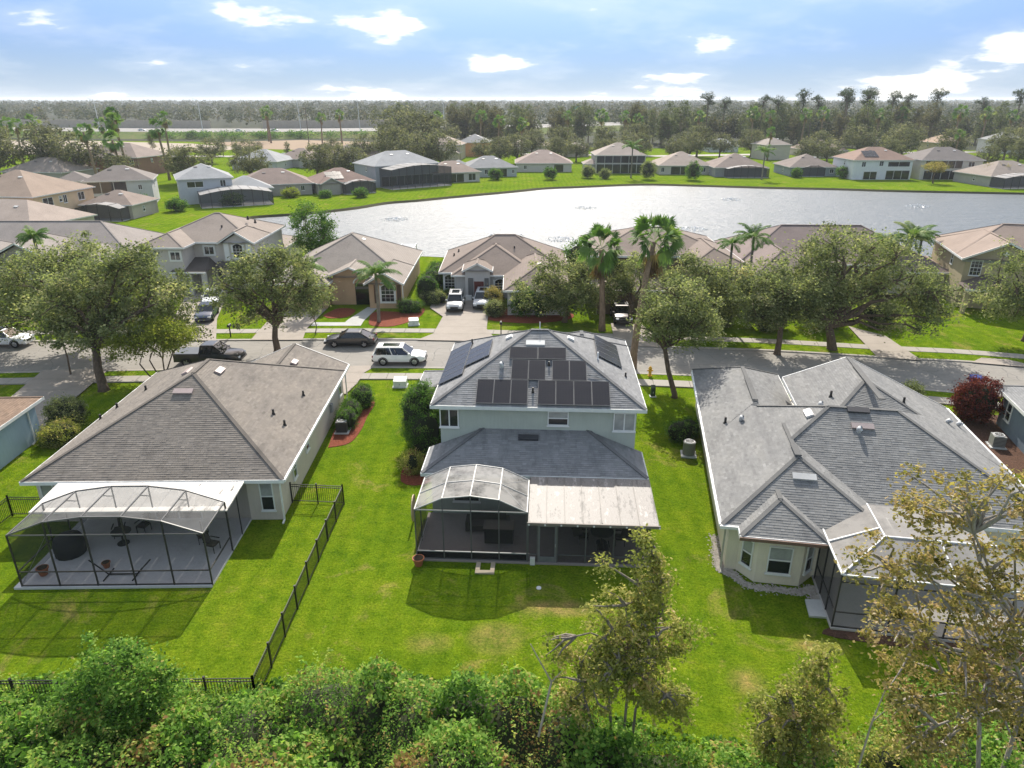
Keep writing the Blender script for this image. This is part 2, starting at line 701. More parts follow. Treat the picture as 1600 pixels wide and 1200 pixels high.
def interp_line(pts, n):
    """resample a polyline smoothly (Catmull-Rom) into n points per span"""
    out = []
    P = [Vector((p[0], p[1], 0)) for p in pts]
    for i in range(len(P) - 1):
        p0, p1, p2, p3 = P[max(i - 1, 0)], P[i], P[i + 1], P[min(i + 2, len(P) - 1)]
        for k in range(n):
            t = k / n
            q = 0.5 * ((2 * p1) + (p2 - p0) * t + (2 * p0 - 5 * p1 + 4 * p2 - p3) * t * t + (3 * p1 - p0 - 3 * p2 + p3) * t ** 3)
            out.append((q.x, q.y))
    out.append((P[-1].x, P[-1].y))
    return out
# ------------------------------------------------------------------ the setting
LAKE = [(-54, 141), (-51.9, 145), (-43.3, 149.4), (-34.9, 156.8), (-29.3, 165), (-22.5, 169.4), (-15.5, 175.2), (0, 186.8), (8.5, 193.8), (17.3, 196.8), (35.7, 203),
        (52.7, 199.8), (68.8, 195.3), (84.8, 192.3), (99.6, 188.1), (114.6, 185.4), (129.2, 182.8), (165, 178), (185, 160), (180, 125), (150, 106),
        (110, 100.5), (62, 101.2), (31.5, 101.2), (7.5, 102), (-10.5, 104.7), (-24, 109), (-38, 120), (-49, 131)]
LAKE_S = interp_line(LAKE + [LAKE[0]], 4)[:-1]


def build_ground():
    bm = bmesh.new()
    outer = [bm.verts.new(p) for p in ((-6000, -80, 0), (6000, -80, 0), (6000, 9500, 0), (-6000, 9500, 0))]
    inner = [bm.verts.new((p[0], p[1], 0)) for p in LAKE_S]
    edges = [bm.edges.new((outer[i], outer[(i + 1) % 4])) for i in range(4)]
    n = len(inner)
    edges += [bm.edges.new((inner[i], inner[(i + 1) % n])) for i in range(n)]
    bmesh.ops.triangle_fill(bm, use_beauty=True, edges=edges)
    for f in list(bm.faces):                       # drop anything filled inside the lake
        c = f.calc_center_median()
        if point_in(c.x, c.y, LAKE_S):
            bm.faces.remove(f)
    low = []
    cx, cy = 50, 150
    for v in inner:                                # the bank slopes down under the water
        d = Vector((cx - v.co.x, cy - v.co.y, 0)).normalized() * 2.2
        low.append(bm.verts.new((v.co.x + d.x, v.co.y + d.y, -1.3)))
    for i in range(n):
        bm.faces.new((inner[i], inner[(i + 1) % n], low[(i + 1) % n], low[i]))
    bmesh.ops.recalc_face_normals(bm, faces=bm.faces)
    for f in bm.faces:
        if f.normal.z < 0:
            f.normal_flip()
    me = bpy.data.meshes.new('ground')
    bm.to_mesh(me)
    bm.free()
    return link('ground', me, mat_lawn(), kind='structure')


def point_in(x, y, poly):
    c = False
    n = len(poly)
    for i in range(n):
        x1, y1 = poly[i]
        x2, y2 = poly[(i + 1) % n]
        if (y1 > y) != (y2 > y) and x < (x2 - x1) * (y - y1) / (y2 - y1) + x1:
            c = not c
    return c


build_ground()
struct('lake', sheet([(-70, 95), (200, 95), (200, 215), (-70, 215)], -0.45), mat_water())


def shore_ring():
    """the bare muddy edge of the lawn at the water line"""
    rng = random.Random(3)
    n = len(LAKE_S)
    up, lo = [], []
    for i, p in enumerate(LAKE_S):
        d = Vector((50 - p[0], 150 - p[1], 0)).normalized()
        k = rng.uniform(-0.25, 0.35)
        up.append((p[0] - d.x * k, p[1] - d.y * k, 0.012))
        lo.append((p[0] + d.x * 1.35, p[1] + d.y * 1.35, -0.74))
    m = MB()
    mid = [(p[0] + (50 - p[0]) / math.hypot(50 - p[0], 150 - p[1]) * 0.12, p[1] + (150 - p[1]) / math.hypot(50 - p[0], 150 - p[1]) * 0.12, 0.012) for p in LAKE_S]
    m.add(up + mid + lo, [(i, (i + 1) % n, n + (i + 1) % n, n + i) for i in range(n)] + [(n + i, n + (i + 1) % n, 2 * n + (i + 1) % n, 2 * n + i) for i in range(n)])
    struct('shore', m, mat_mulch('shore_mud', (0.075, 0.070, 0.040)))


shore_ring()

NEAR_KERB = interp_line([(-120, 51), (-70, 55.5), (-44, 56.9), (-27, 57.7), (-8, 58.1), (11, 56.7), (22, 55.3), (34, 52.9), (45, 49.5), (70, 39.5), (110, 18)], 6)
FAR_KERB = interp_line([(-120, 60), (-80, 63.6), (-50, 65), (-31, 65.4), (-8, 65.6), (12, 63.7), (24, 62.4), (35, 60.3), (46, 58.0), (75, 48), (120, 22)], 6)


def offset(line, d):
    out = []
    for i, p in enumerate(line):
        a, b = line[max(i - 1, 0)], line[min(i + 1, len(line) - 1)]
        t = Vector((b[0] - a[0], b[1] - a[1])).normalized()
        out.append((p[0] - t.y * d, p[1] + t.x * d))
    return out


def slab_strip(a, b, z0, z1):
    m = MB()
    n = len(a)
    m.add([(p[0], p[1], z1) for p in a] + [(p[0], p[1], z1) for p in b] + [(p[0], p[1], z0) for p in a] + [(p[0], p[1], z0) for p in b],
          [(i, i + 1, n + i + 1, n + i) for i in range(n - 1)] + [(2 * n + i, 2 * n + i + 1, i + 1, i) for i in range(n - 1)]
          + [(n + i, n + i + 1, 3 * n + i + 1, 3 * n + i) for i in range(n - 1)])
    return m


struct('road', strip(NEAR_KERB, FAR_KERB, 0.004), mat_asphalt())
struct('kerb', slab_strip(NEAR_KERB, offset(NEAR_KERB, -0.35), 0.0, 0.10), mat_concrete())
struct('kerb', slab_strip(FAR_KERB, offset(FAR_KERB, 0.35), 0.0, 0.10), mat_concrete())
struct('verge', strip(offset(NEAR_KERB, -0.35), offset(NEAR_KERB, -1.55), 0.075), mat_lawn())
struct('verge', strip(offset(FAR_KERB, 0.35), offset(FAR_KERB, 2.2), 0.075), mat_lawn())


def walk_slabs(line, d0, d1, name):
    """a pavement of separate slabs with open joints"""
    a, b = offset(line, d0), offset(line, d1)
    root = struct(name, strip(a, b, 0.05), mat_concrete('joint_dirt', (0.16, 0.15, 0.12)))
    # walk the line in 1.5 m steps
    L = [0]
    for i in range(1, len(a)):
        L.append(L[-1] + math.dist(a[i - 1], a[i]))
    def at(poly, s):
        for i in range(1, len(L)):
            if L[i] >= s:
                t = (s - L[i - 1]) / (L[i] - L[i - 1])
                return (poly[i - 1][0] * (1 - t) + poly[i][0] * t, poly[i - 1][1] * (1 - t) + poly[i][1] * t)
        return poly[-1]
    s = 0.0
    rest = MB()
    while s + 1.5 < L[-1]:
        p, q = at(a, s + 0.02), at(a, s + 1.48)
        r, t = at(b, s + 1.48), at(b, s + 0.02)
        mb = MB().prism([p, q, r, t] if d1 > d0 else [p, t, r, q], 0.02, 0.105)
        if -48 < p[0] < 52:
            mb.build('slab', mat_concrete(), root)
        else:
            rest.add(mb.v, mb.f)
        s += 1.5
    rest.build('slab_run', mat_concrete(), root, kind='stuff')


walk_slabs(NEAR_KERB, -1.6, -2.95, 'sidewalk')
walk_slabs(FAR_KERB, 2.25, 3.55, 'sidewalk')

DRIVE = mat_concrete('driveway_concrete', (0.305, 0.268, 0.23))
DRIVES = {
    'left': [(-40.8, 57.2), (-35.2, 57.6), (-34.4, 50.5), (-33.6, 45.5), (-38.5, 45.5), (-39.7, 51.3)],
    'left_house': [(-19.0, 58.2), (-12.0, 58.35), (-12.75, 56.6), (-12.85, 54.2), (-13.3, 51.9), (-18.9, 51.9)],
    'd1': [(-34.3, 65.3), (-28.9, 65.3), (-31.6, 72.5), (-34.9, 84.7), (-39.9, 84.7), (-35.6, 70.2)],
    'd2': [(-25.6, 65.5), (-20.5, 65.5), (-21.1, 69.1), (-20.8, 76.5), (-26.2, 76.5)],
    'd3': [(-9.3, 65.5), (-1.4, 65.0), (-2.6, 69.1), (-2.6, 80.5), (-9.2, 80.5), (-9.3, 77), (-7.5, 73.5), (-7.9, 67.6)],
    'd4': [(9.9, 63.9), (14.6, 63.4), (13.6, 70.6), (10.4, 71.0)],
    'd5': [(33.4, 60.6), (37.0, 59.7), (37.2, 66.8), (34.9, 70)],
    'bump': [(41.2, 59.2), (44.5, 58.2), (46.6, 57.8), (44.9, 59.9), (42.8, 60.4)],
}
for k, p in DRIVES.items():
    root = struct('driveway', sheet(p, 0.108), mat_concrete('joint_dirt', (0.16, 0.15, 0.12)))
    # the poured bays: cut the outline into bands 2.4 m deep with an open joint between
    ys = [q[1] for q in p]
    bm = bmesh.new()
    bm.faces.new([bm.verts.new((q[0], q[1], 0.112)) for q in p])
    y = min(ys)
    while y < max(ys):
        b2 = bm.copy()
        for (co, no) in (((0, y + 0.02, 0), (0, -1, 0)), ((0, y + 2.38, 0), (0, 1, 0))):
            bmesh.ops.bisect_plane(b2, geom=b2.verts[:] + b2.edges[:] + b2.faces[:], plane_co=co, plane_no=no, clear_outer=True)
        if b2.faces:
            for f in b2.faces:
                if f.normal.z < 0:
                    f.normal_flip()
            me = bpy.data.meshes.new('bay')
            b2.to_mesh(me)
            link('bay', me, DRIVE, root)
        b2.free()
        y += 2.4
    bm.free()

struct('garden_path', sheet([(-17.6, 72.5), (-16.4, 77.5), (-15.2, 77.5), (-15.8, 72.3), (-15.8, 70.4), (-21, 70.4), (-21, 71.6), (-17.7, 71.6)], 0.03), mat_concrete('path_concrete', (0.40, 0.40, 0.38)))
RED = mat_mulch('red_mulch', (0.20, 0.060, 0.036))
BROWN = mat_mulch('brown_mulch', (0.105, 0.060, 0.042))


def bed(pts, m, z=0.035):
    q = interp_line(pts + [pts[0]], 4)[:-1]
    return struct('mulch_bed', MB().prism(q, 0.0, z), m)


bed([(-12.5, 42.7), (-12.7, 45.7), (-12.5, 49), (-12.4, 51.4), (-11.6, 51.3), (-10.7, 50.4), (-10.8, 47.9), (-10.8, 45.5), (-11.2, 43.4)], RED)
bed([(-15.3, 72.3), (-15.2, 75.6), (-11.4, 75.5), (-9.9, 77), (-10.1, 73.4), (-12.3, 70.3), (-14.7, 70.5)], RED)
bed([(-20.7, 74.2), (-19.6, 77), (-17.6, 76.4), (-17.9, 73.7), (-19.7, 73.1)], RED)
bed([(-3.0, 76.5), (1.5, 77), (6, 76), (6.4, 73), (2, 71.3), (-2.9, 72.8)], RED)
bed([(33.2, 47), (31.4, 40), (34.0, 39), (36.6, 44), (36.6, 48)], BROWN)
bed([(-6.9, 42.5), (-6.9, 38.2), (-5.0, 38.2), (-5.0, 42.5)], RED, 0.03)
bed([(14.6, 25.3), (14.3, 24.5), (23, 22.9), (23.2, 23.7)], BROWN)
bed([(-44.5, 62.0 + 9), (-40.6, 71.4), (-41, 74), (-44.6, 73)], RED)

# far ground: dark woodland floor beyond the houses, a pale bare field and the raised highway
wf = [(-6000, 470), (-420, 455), (-240, 420), (-90, 395), (10, 372), (60, 352), (120, 360), (200, 340), (330, 330), (600, 300), (6000, 250), (6000, 9400), (-6000, 9400)]
struct('woodland_floor', sheet(wf, 0.05), mat_scrub())
DIRT = mat_concrete('bare_earth', (0.32, 0.265, 0.205))
struct('bare_field', sheet([(-420, 330), (-215, 312), (-150, 322), (-120, 352), (-170, 392), (-250, 420), (-420, 440)], 0.06), DIRT)
struct('bare_field', sheet([(-118, 348), (-60, 328), (-38, 352), (-70, 402), (-120, 425), (-168, 398)], 0.07), mat_concrete('brown_field', (0.24, 0.165, 0.10)))
struct('far_street', sheet([(-190, 303), (-60, 296), (-20, 318), (-20, 325), (-62, 303), (-190, 310)], 0.09), mat_concrete('far_street', (0.36, 0.34, 0.31)))
struct('far_street', sheet([(-20, 318), (60, 300), (150, 318), (260, 330), (260, 338), (150, 326), (60, 308), (-20, 325)], 0.09), mat_concrete('far_street', (0.36, 0.34, 0.31)))


def embankment():
    """the highway on its grass bank; the road deck is a separate sheet"""
    line = interp_line([(-900, 560), (-480, 505), (-300, 470), (-165, 455), (-60, 480), (40, 540), (160, 640)], 6)
    a, b, c, d = offset(line, -22), offset(line, -9), offset(line, 46), offset(line, 60)
    n = len(line)
    hz = [3.4 for _ in line]
    m = MB()
    vs = [(p[0], p[1], 0.0) for p in a] + [(p[0], p[1], hz[i]) for i, p in enumerate(b)] + [(p[0], p[1], hz[i]) for i, p in enumerate(c)] + [(p[0], p[1], 0.0) for p in d]
    fs = []
    for k in range(3):
        fs += [(k * n + i, k * n + i + 1, (k + 1) * n + i + 1, (k + 1) * n + i) for i in range(n - 1)]
    m.add(vs, fs)
    struct('highway_embankment', m, mat_lawn_far())
    deck = strip(offset(line, -8), offset(line, 45), 3.46)
    struct('highway', deck, mat_concrete('highway_concrete', (0.24, 0.23, 0.215)))
    return line


def mat_lawn_far():
    if 'lawn_far' in MATS:
        return MATS['lawn_far']
    t = NT('bank_grass')
    k = t.math('ADD', t.math('MULTIPLY', t.noise(0.05, 5, 0.7), 0.6), t.math('MULTIPLY', t.noise(0.5, 4, 0.7), 0.4))
    t.base(t.ramp(k, [(0.32, (0.060, 0.095, 0.022)), (0.5, (0.105, 0.140, 0.034)), (0.68, (0.19, 0.150, 0.070))]), 0.95, 0.1)
    MATS['lawn_far'] = t.m
    return t.m


HWY = embankment()
# ------------------------------------------------------------------ helpers: houses
def roof_planes(x0, x1, y0, y1, ze, p, axis, ga=False, gb=False, xm=None, ze2=None):
    """planes as [eave0, eave1, top1, top0], counter-clockwise seen from above; ga / gb: gable at the low / high end"""
    P = []
    if axis == 'y':
        h = (x1 - x0) / 2
        m = (x0 + x1) / 2 if xm is None else xm
        zr = ze + p * (x1 - m)
        zl = ze if ze2 is None else ze2
        ya, yb = (y0 if ga else y0 + h), (y1 if gb else y1 - h)
        if ya > yb:
            ya = yb = (ya + yb) / 2
        P.append([(x0, y1, zl), (x0, y0, zl), (m, ya, zr), (m, yb, zr)])
        P.append([(x1, y0, ze), (x1, y1, ze), (m, yb, zr), (m, ya, zr)])
        if not ga:
            P.append([(x0, y0, zl), (x1, y0, ze), (m, ya, zr), (m, ya, zr)])
        if not gb:
            P.append([(x1, y1, ze), (x0, y1, zl), (m, yb, zr), (m, yb, zr)])
        ridge = ((m, ya, zr), (m, yb, zr))
    else:
        h = (y1 - y0) / 2
        m = (y0 + y1) / 2
        zr = ze + p * h
        xa, xb = (x0 if ga else x0 + h), (x1 if gb else x1 - h)
        if xa > xb:
            xa = xb = (xa + xb) / 2
        P.append([(x0, y0, ze), (x1, y0, ze), (xb, m, zr), (xa, m, zr)])
        P.append([(x1, y1, ze), (x0, y1, ze), (xa, m, zr), (xb, m, zr)])
        if not ga:
            P.append([(x0, y1, ze), (x0, y0, ze), (xa, m, zr), (xa, m, zr)])
        if not gb:
            P.append([(x1, y0, ze), (x1, y1, ze), (xb, m, zr), (xb, m, zr)])
        ridge = ((xa, m, zr), (xb, m, zr))
    return P, ridge


def plane_normal(p):
    e0, e1, t1, t0 = [Vector(q) for q in p]
    n = (e1 - e0).cross(((t0 + t1) / 2) - e0).normalized()
    return n if n.z > 0 else -n


def shingle_quads(planes, rng, expo=0.145, tabw=0.31):
    """every course of shingles on the roof planes, tab by tab: lower edge lifted, front edge closed"""
    Q, T = [], []
    for p in planes:
        e0, e1, t1, t0 = [np.array(q, float) for q in p]
        u = (e1 - e0) / np.linalg.norm(e1 - e0)
        nrm = np.array(plane_normal(p))
        v = np.cross(nrm, u)
        v /= np.linalg.norm(v)
        if v[2] < 0:
            v = -v
        W = np.linalg.norm(e1 - e0)
        Hh = np.dot(t0 - e0, v)
        l1, r1 = np.dot(t0 - e0, u), np.dot(t1 - e0, u)
        nrow = max(1, int(Hh / expo))
        for k in range(nrow):
            v0, v1 = k * Hh / nrow, (k + 1) * Hh / nrow
            f0, f1 = v0 / Hh, v1 / Hh
            la, ra = l1 * f0, W + (r1 - W) * f0
            lb, rb = l1 * f1, W + (r1 - W) * f1
            w = max(ra - la, 0.05)
            n = max(1, int(round(w / tabw)))
            cuts = (np.arange(1, n) + (0.5 if k % 2 else 0.0) + rng.uniform(-0.22, 0.22, max(n - 1, 0))) / (n + (0.5 if k % 2 else 0))
            cuts = np.concatenate(([0], np.clip(cuts, 0.01, 0.99), [1]))
            ua = la + cuts * (ra - la)
            ub = np.clip(ua, lb, rb)
            a0, a1, b0, b1 = ua[:-1] + 0.003, ua[1:] - 0.003, ub[:-1] + 0.003, ub[1:] - 0.003
            lift = 0.016 + rng.uniform(-0.004, 0.007, len(a0))

            def pt(us, vs, h):
                return e0 + np.outer(us, u) + vs * v + np.outer(h, nrm)
            low = v0 - 0.012
            A, B = pt(a0, low, lift), pt(a1, low, lift)
            C, D = pt(b1, v1, np.full(len(a0), 0.004)), pt(b0, v1, np.full(len(a0), 0.004))
            A2, B2 = pt(a0, low, np.zeros(len(a0))), pt(a1, low, np.zeros(len(a0)))
            tint = np.clip(0.5 + rng.normal(0, 0.10, len(a0)), 0, 1)
            Q.append(np.stack([A, B, C, D], 1))
            T.append(tint)
            Q.append(np.stack([A2, B2, B, A], 1))
            T.append(tint * 0.45)
    return np.concatenate(Q), np.concatenate(T)


def make_roof(root, wings, m_roof, m_trim, shingles=False, over=0.45, seed=1, caps=True, cap_m=None):
    """roof (+ shingles, ridge caps), fascia and the walls' gable triangles for a list of wings"""
    rb, fb, cb = MB(), MB(), MB()
    allp = []
    for w in wings:
        planes, ridge = roof_planes(w['x0'], w['x1'], w['y0'], w['y1'], w['ze'], w.get('p', 0.5), w.get('axis', 'y'), w.get('ga', False), w.get('gb', False), w.get('xm'), w.get('ze2'))
        allp += planes
        for p in planes:
            q = p if p[2] != p[3] else p[:3]
            n = (Vector(q[1]) - Vector(q[0])).cross(Vector(q[2]) - Vector(q[0]))
            rb.poly(q if n.z > 0 else q[::-1])
            if caps and p[2] != p[1]:
                cb_e = [(p[1], p[2])] if True else []
                for (a, b) in cb_e:
                    cid = ('S' if a[1] == w['y0'] else 'N') + ('W' if a[0] == w['x0'] else 'E')
                    if Vector(a)[2] != Vector(b)[2] and cid not in w.get('nocap', ()):
                        nn = Vector((0, 0, 1))
                        cb.bar(Vector(a) + nn * 0.018, Vector(b) + nn * 0.018, 0.22, 0.022)
        if caps and (Vector(ridge[0]) - Vector(ridge[1])).length > 0.3:
            cb.bar(Vector(ridge[0]) + Vector((0, 0, 0.03)), Vector(ridge[1]) + Vector((0, 0, 0.03)), 0.24, 0.03)
        # fascia and soffit
        x0, x1, y0, y1, ze = w['x0'], w['x1'], w['y0'], w['y1'], w['ze']
        zt = ze - 0.004
        if w.get('ze2') is None:
            rb.poly([(x0 + .02, y0 + .02, ze - 0.03), (x0 + .02, y1 - .02, ze - 0.03), (x1 - .02, y1 - .02, ze - 0.03), (x1 - .02, y0 + .02, ze - 0.03)])
        t = 0.05
        ax = w.get('axis', 'y')
        zl = ze if w.get('ze2') is None else w['ze2']
        sides = dict(W=(x0 - t, x0, y0, y1, zl), E=(x1, x1 + t, y0, y1, ze), S=(x0 - t, x1 + t, y0 - t, y0, ze), N=(x0 - t, x1 + t, y1, y1 + t, ze))
        skip = set(w.get('nofascia', ''))
        if ax == 'y':
            if w.get('ga'): skip.add('S')
            if w.get('gb'): skip.add('N')
        else:
            if w.get('ga'): skip.add('W')
            if w.get('gb'): skip.add('E')
        for k, (a, b, c, d, zz) in sides.items():
            if k not in skip:
                fb.box(a, b, c, d, zz - 0.2, zz + 0.012)
        # rake boards on the gables
        (ra, rbk) = ridge
        if ax == 'y':
            for flag, yy, s in ((w.get('ga'), y0, -1), (w.get('gb'), y1, 1)):
                if flag:
                    for xx, z_ in ((x0, zl), (x1, ze)):
                        fb.bar((xx, yy + s * 0.03, z_ - 0.07), (ra[0], yy + s * 0.03, ra[2] - 0.07), 0.06, 0.2, (0, 0, 1))
        else:
            for flag, xx, s in ((w.get('ga'), x0, -1), (w.get('gb'), x1, 1)):
                if flag:
                    for yy in (y0, y1):
                        fb.bar((xx + s * 0.03, yy, ze - 0.07), (xx + s * 0.03, ra[1], ra[2] - 0.07), 0.06, 0.2, (0, 0, 1))
    roof = rb.build('roof', m_roof, root)
    if shingles:
        Q, T = shingle_quads(allp, np.random.default_rng(seed))
        me = quads_mesh('shingles', Q, T)
        link('shingles', me, m_roof, roof, kind='stuff')
    if caps and cb.v:
        cb.build('ridge_cap', cap_m or m_roof, roof)
    fb.build('fascia', m_trim, root)
    return roof


def make_walls(root, wings, m_wall, over=0.45, name='wall'):
    b = MB()
    for i, w in enumerate(wings):
        if w.get('nowall'):
            continue
        o = w.get('over', over)
        ze = w['ze'] - 0.04
        e = i * 0.004
        x0, x1, y0, y1 = w['x0'] + o + e, w['x1'] - o - e, w['y0'] + o + e, w['y1'] - o - e
        b.box(x0, x1, y0, y1, w.get('zb', -0.05), ze)
        p = w.get('p', 0.5)
        if w.get('axis', 'y') == 'y':
            m = (w['x0'] + w['x1']) / 2 if w.get('xm') is None else w['xm']
            zl = ze if w.get('ze2') is None else w['ze2'] - .04
            zr = ze + p * (w['x1'] - m) - 0.05
            for flag, yy, s in ((w.get('ga'), y0, 1), (w.get('gb'), y1, -1)):
                if flag:
                    b.add([(x0, yy, ze), (x1, yy, ze), (m, yy, zr - p * o), (x0, yy + s * 0.2, ze), (x1, yy + s * 0.2, ze), (m, yy + s * 0.2, zr - p * o)],
                          [(0, 1, 2), (5, 4, 3), (0, 2, 5, 3), (1, 4, 5, 2)])
        else:
            m = (w['y0'] + w['y1']) / 2
            zr = ze + p * (w['y1'] - m) - 0.05
            for flag, xx, s in ((w.get('ga'), x0, 1), (w.get('gb'), x1, -1)):
                if flag:
                    b.add([(xx, y0, ze), (xx, y1, ze), (xx, m, zr - p * o), (xx + s * 0.2, y0, ze), (xx + s * 0.2, y1, ze), (xx + s * 0.2, m, zr - p * o)],
                          [(0, 1, 2), (5, 4, 3), (0, 2, 5, 3), (1, 4, 5, 2)])
    return b.build(name, m_wall, root)


FACE = {'S': 0.0, 'E': math.pi / 2, 'N': math.pi, 'W': -math.pi / 2}
_wincache = {}


def window(root, x, y, z, w, h, face='S', style='hung', name='window', dark=None, trim=False, blind=True, frame=None, label=None):
    """a window on a wall: frame, panes, mullions; (x, y, z) is the middle of its lower edge on the wall face"""
    key = (round(w, 2), round(h, 2), style, trim, blind, id(frame), dark)
    rz = FACE[face] if isinstance(face, str) else face
    mf = frame or WHITE()
    if key not in _wincache:
        fr, p1, p2, mu = MB(), MB(), MB(), MB()
        t, dp = 0.06, 0.07
        arch = style.startswith('arch')
        hh = h
        fr.box(-w / 2, -w / 2 + t, -dp, 0.0, 0, hh)
        fr.box(w / 2 - t, w / 2, -dp, 0.0, 0, hh)
        fr.box(-w / 2 + t, w / 2 - t, -dp, 0.0, 0, t)
        if not arch:
            fr.box(-w / 2 + t, w / 2 - t, -dp, 0.0, hh - t, hh)
        else:
            n = 8
            rise = w * 0.22
            pts = [(-w / 2 + w * k / n, hh + rise * math.sin(math.pi * k / n)) for k in range(n + 1)]
            for k in range(n):
                fr.bar((pts[k][0], -dp / 2, pts[k][1]), (pts[k + 1][0], -dp / 2, pts[k + 1][1]), dp, t * 1.6, (0, 0, 1))
            p1.add([(q[0], -0.02, q[1] - 0.02) for q in pts] + [(q[0], -0.02, hh - 0.05) for q in pts], [(n + 1 + k, n + 2 + k, k + 1, k) for k in range(n)])
        if trim:
            tt = 0.16
            fr.box(-w / 2 - tt, -w / 2, -0.05, 0.0, -tt, hh + tt)
            fr.box(w / 2, w / 2 + tt, -0.05, 0.0, -tt, hh + tt)
            fr.box(-w / 2, w / 2, -0.05, 0.0, -tt, 0)
            fr.box(-w / 2, w / 2, -0.05, 0.0, hh + (w * 0.22 + .06 if arch else 0), hh + tt + (w * 0.22 if arch else 0))
        else:
            fr.box(-w / 2 - 0.05, w / 2 + 0.05, -dp - 0.04, 0.0, -0.07, -0.002)
        if style.startswith('slider'):
            mu.box(-0.035, 0.035, -dp + 0.015, 0, t, hh - t)
            p1.box(-w / 2 + t, -0.035, -0.025, 0.0, t, hh - t)
            p2.box(0.035, w / 2 - t, -0.025, 0.0, t, hh - t)
        else:
            mu.box(-w / 2 + t, w / 2 - t, -dp + 0.015, 0, hh * 0.5 - 0.03, hh * 0.5 + 0.03)
            p1.box(-w / 2 + t, w / 2 - t, -0.025, 0.0, hh * 0.5 + 0.03, hh - (t if not arch else 0))
            p2.box(-w / 2 + t, w / 2 - t, -0.025, 0.0, t, hh * 0.5 - 0.03)
        if 'grid' in style or arch:
            nx = 2 if w < 1.0 else 3
            for k in range(1, nx):
                xx = -w / 2 + w * k / nx
                mu.box(xx - 0.014, xx + 0.014, -0.045, -0.026, t, hh - t)
            for zz in (0.27, 0.74):
                mu.box(-w / 2 + t, w / 2 - t, -0.045, -0.0265, hh * zz - 0.014, hh * zz + 0.014)
        meshes = []
        for nm, b_, m_ in (('frame', fr, mf), ('mullion', mu, mf), ('pane', p1, mat_glass('blind_glass', (0.30, 0.31, 0.30)) if blind else mat_glass()), ('pane', p2, mat_glass('blind_glass', (0.30, 0.31, 0.30)) if style == 'slider_blind' else mat_glass())):
            me = bpy.data.meshes.new(nm)
            me.from_pydata(b_.v, [], b_.f)
            me.materials.append(m_)
            meshes.append((nm, me))
        _wincache[key] = meshes
    ms = _wincache[key]
    o = share(name, ms[0][1], root, (x, y, z), (0, 0, rz))
    for nm, me in ms[1:]:
        share(nm, me, o, (0, 0, 0))
    if label:
        o['label'] = label
    return o


def roof_vent(root, x, y, z, slope, face='S', w=1.15, m=None):
    """low off-ridge metal vent lying on a roof plane"""
    b = MB()
    b.add([(-w / 2, -0.22, 0.02), (w / 2, -0.22, 0.02), (w / 2, 0.22, 0.02), (-w / 2, 0.22, 0.02), (-w / 2, -0.22, 0.14), (w / 2, -0.22, 0.14), (w / 2, 0.16, 0.13), (-w / 2, 0.16, 0.13)],
          [(0, 3, 2, 1), (4, 5, 6, 7), (0, 1, 5, 4), (1, 2, 6, 5), (2, 3, 7, 6), (3, 0, 4, 7)])
    o = b.build('roof_vent', m or plain('vent_metal', (0.26, 0.22, 0.20), 0.5, 0.15), root)
    o.location = (x, y, z)
    o.rotation_euler = (math.atan(slope), 0, FACE[face] if isinstance(face, str) else face)
    o.rotation_mode = 'XYZ'
    return o


def vent_pipe(root, x, y, z, h=0.45, r=0.055, m=None, cap=False):
    b = MB().cyl(x, y, z - 0.15, z + h, r, 10)
    b.cyl(x, y, z - 0.1, z + 0.09, r * 2.0, 10, r * 1.3)
    if cap:
        b.cyl(x, y, z + h * 0.75, z + h, r * 1.7, 10)
    return b.build('vent_pipe', m or plain('black_pipe', (0.03, 0.028, 0.027), 0.6), root)


def goose_vent(root, x, y, z, rz=0.0):
    b = MB()
    b.tube([(0, 0, -0.1), (0, 0, 0.16), (0, -0.1, 0.26), (0, -0.24, 0.2)], [0.13, 0.13, 0.14, 0.13], 10)
    o = b.build('goose_vent', plain('galvanised', (0.55, 0.56, 0.57), 0.4, 0.1), root, smooth=True)
    o.location = (x, y, z)
    o.rotation_euler = (0, 0, rz)
    return o


def downspout(root, x, y, ze, m=None, dy=-0.5):
    b = MB().bar((x, y + 0.04, ze - 0.25), (x, y + 0.04, 0.12), 0.08, 0.08)
    b.bar((x, y + 0.04, 0.10), (x, y + 0.04 - 0.35, 0.04), 0.09, 0.07)
    return b.build('downspout', m or WHITE(), root)


def screen_wall(root, pts, zb, zt, n, m_scr, m_fr, rails=(0.5,), tops=None, pw=0.06, base=True, name='screen_panel'):
    """screen wall between two ground points: n bays, posts, rails and one panel per bay; tops: heights at the n+1 posts"""
    (xa, ya), (xb, yb) = pts
    tops = tops or [zt] * (n + 1)
    P = [(xa + (xb - xa) * k / n, ya + (yb - ya) * k / n) for k in range(n + 1)]
    for k, p in enumerate(P):
        MB().bar((p[0], p[1], zb), (p[0], p[1], tops[k]), pw, pw, (0, 1, 0.01)).build('post', m_fr, root)
    for k in range(n):
        p, q = P[k], P[k + 1]
        MB().add([(p[0], p[1], zb + 0.02), (q[0], q[1], zb + 0.02), (q[0], q[1], tops[k + 1]), (p[0], p[1], tops[k])], [(0, 1, 2, 3)]).build(name, m_scr, root)
        MB().bar((p[0], p[1], tops[k]), (q[0], q[1], tops[k + 1]), pw, pw).build('beam', m_fr, root)
        for r in list(rails) + ([zb + 0.03] if base else []):
            MB().bar((p[0], p[1], r), (q[0], q[1], r), pw * 0.9, pw * 0.9).build('rail', m_fr, root)
    return P
# ------------------------------------------------------------------ near houses
GREY_SH = (0.235, 0.238, 0.242)
BLUE_SH = (0.235, 0.238, 0.242)
TAN_SH = (0.215, 0.192, 0.168)
CGREY_SH = (0.222, 0.222, 0.218)


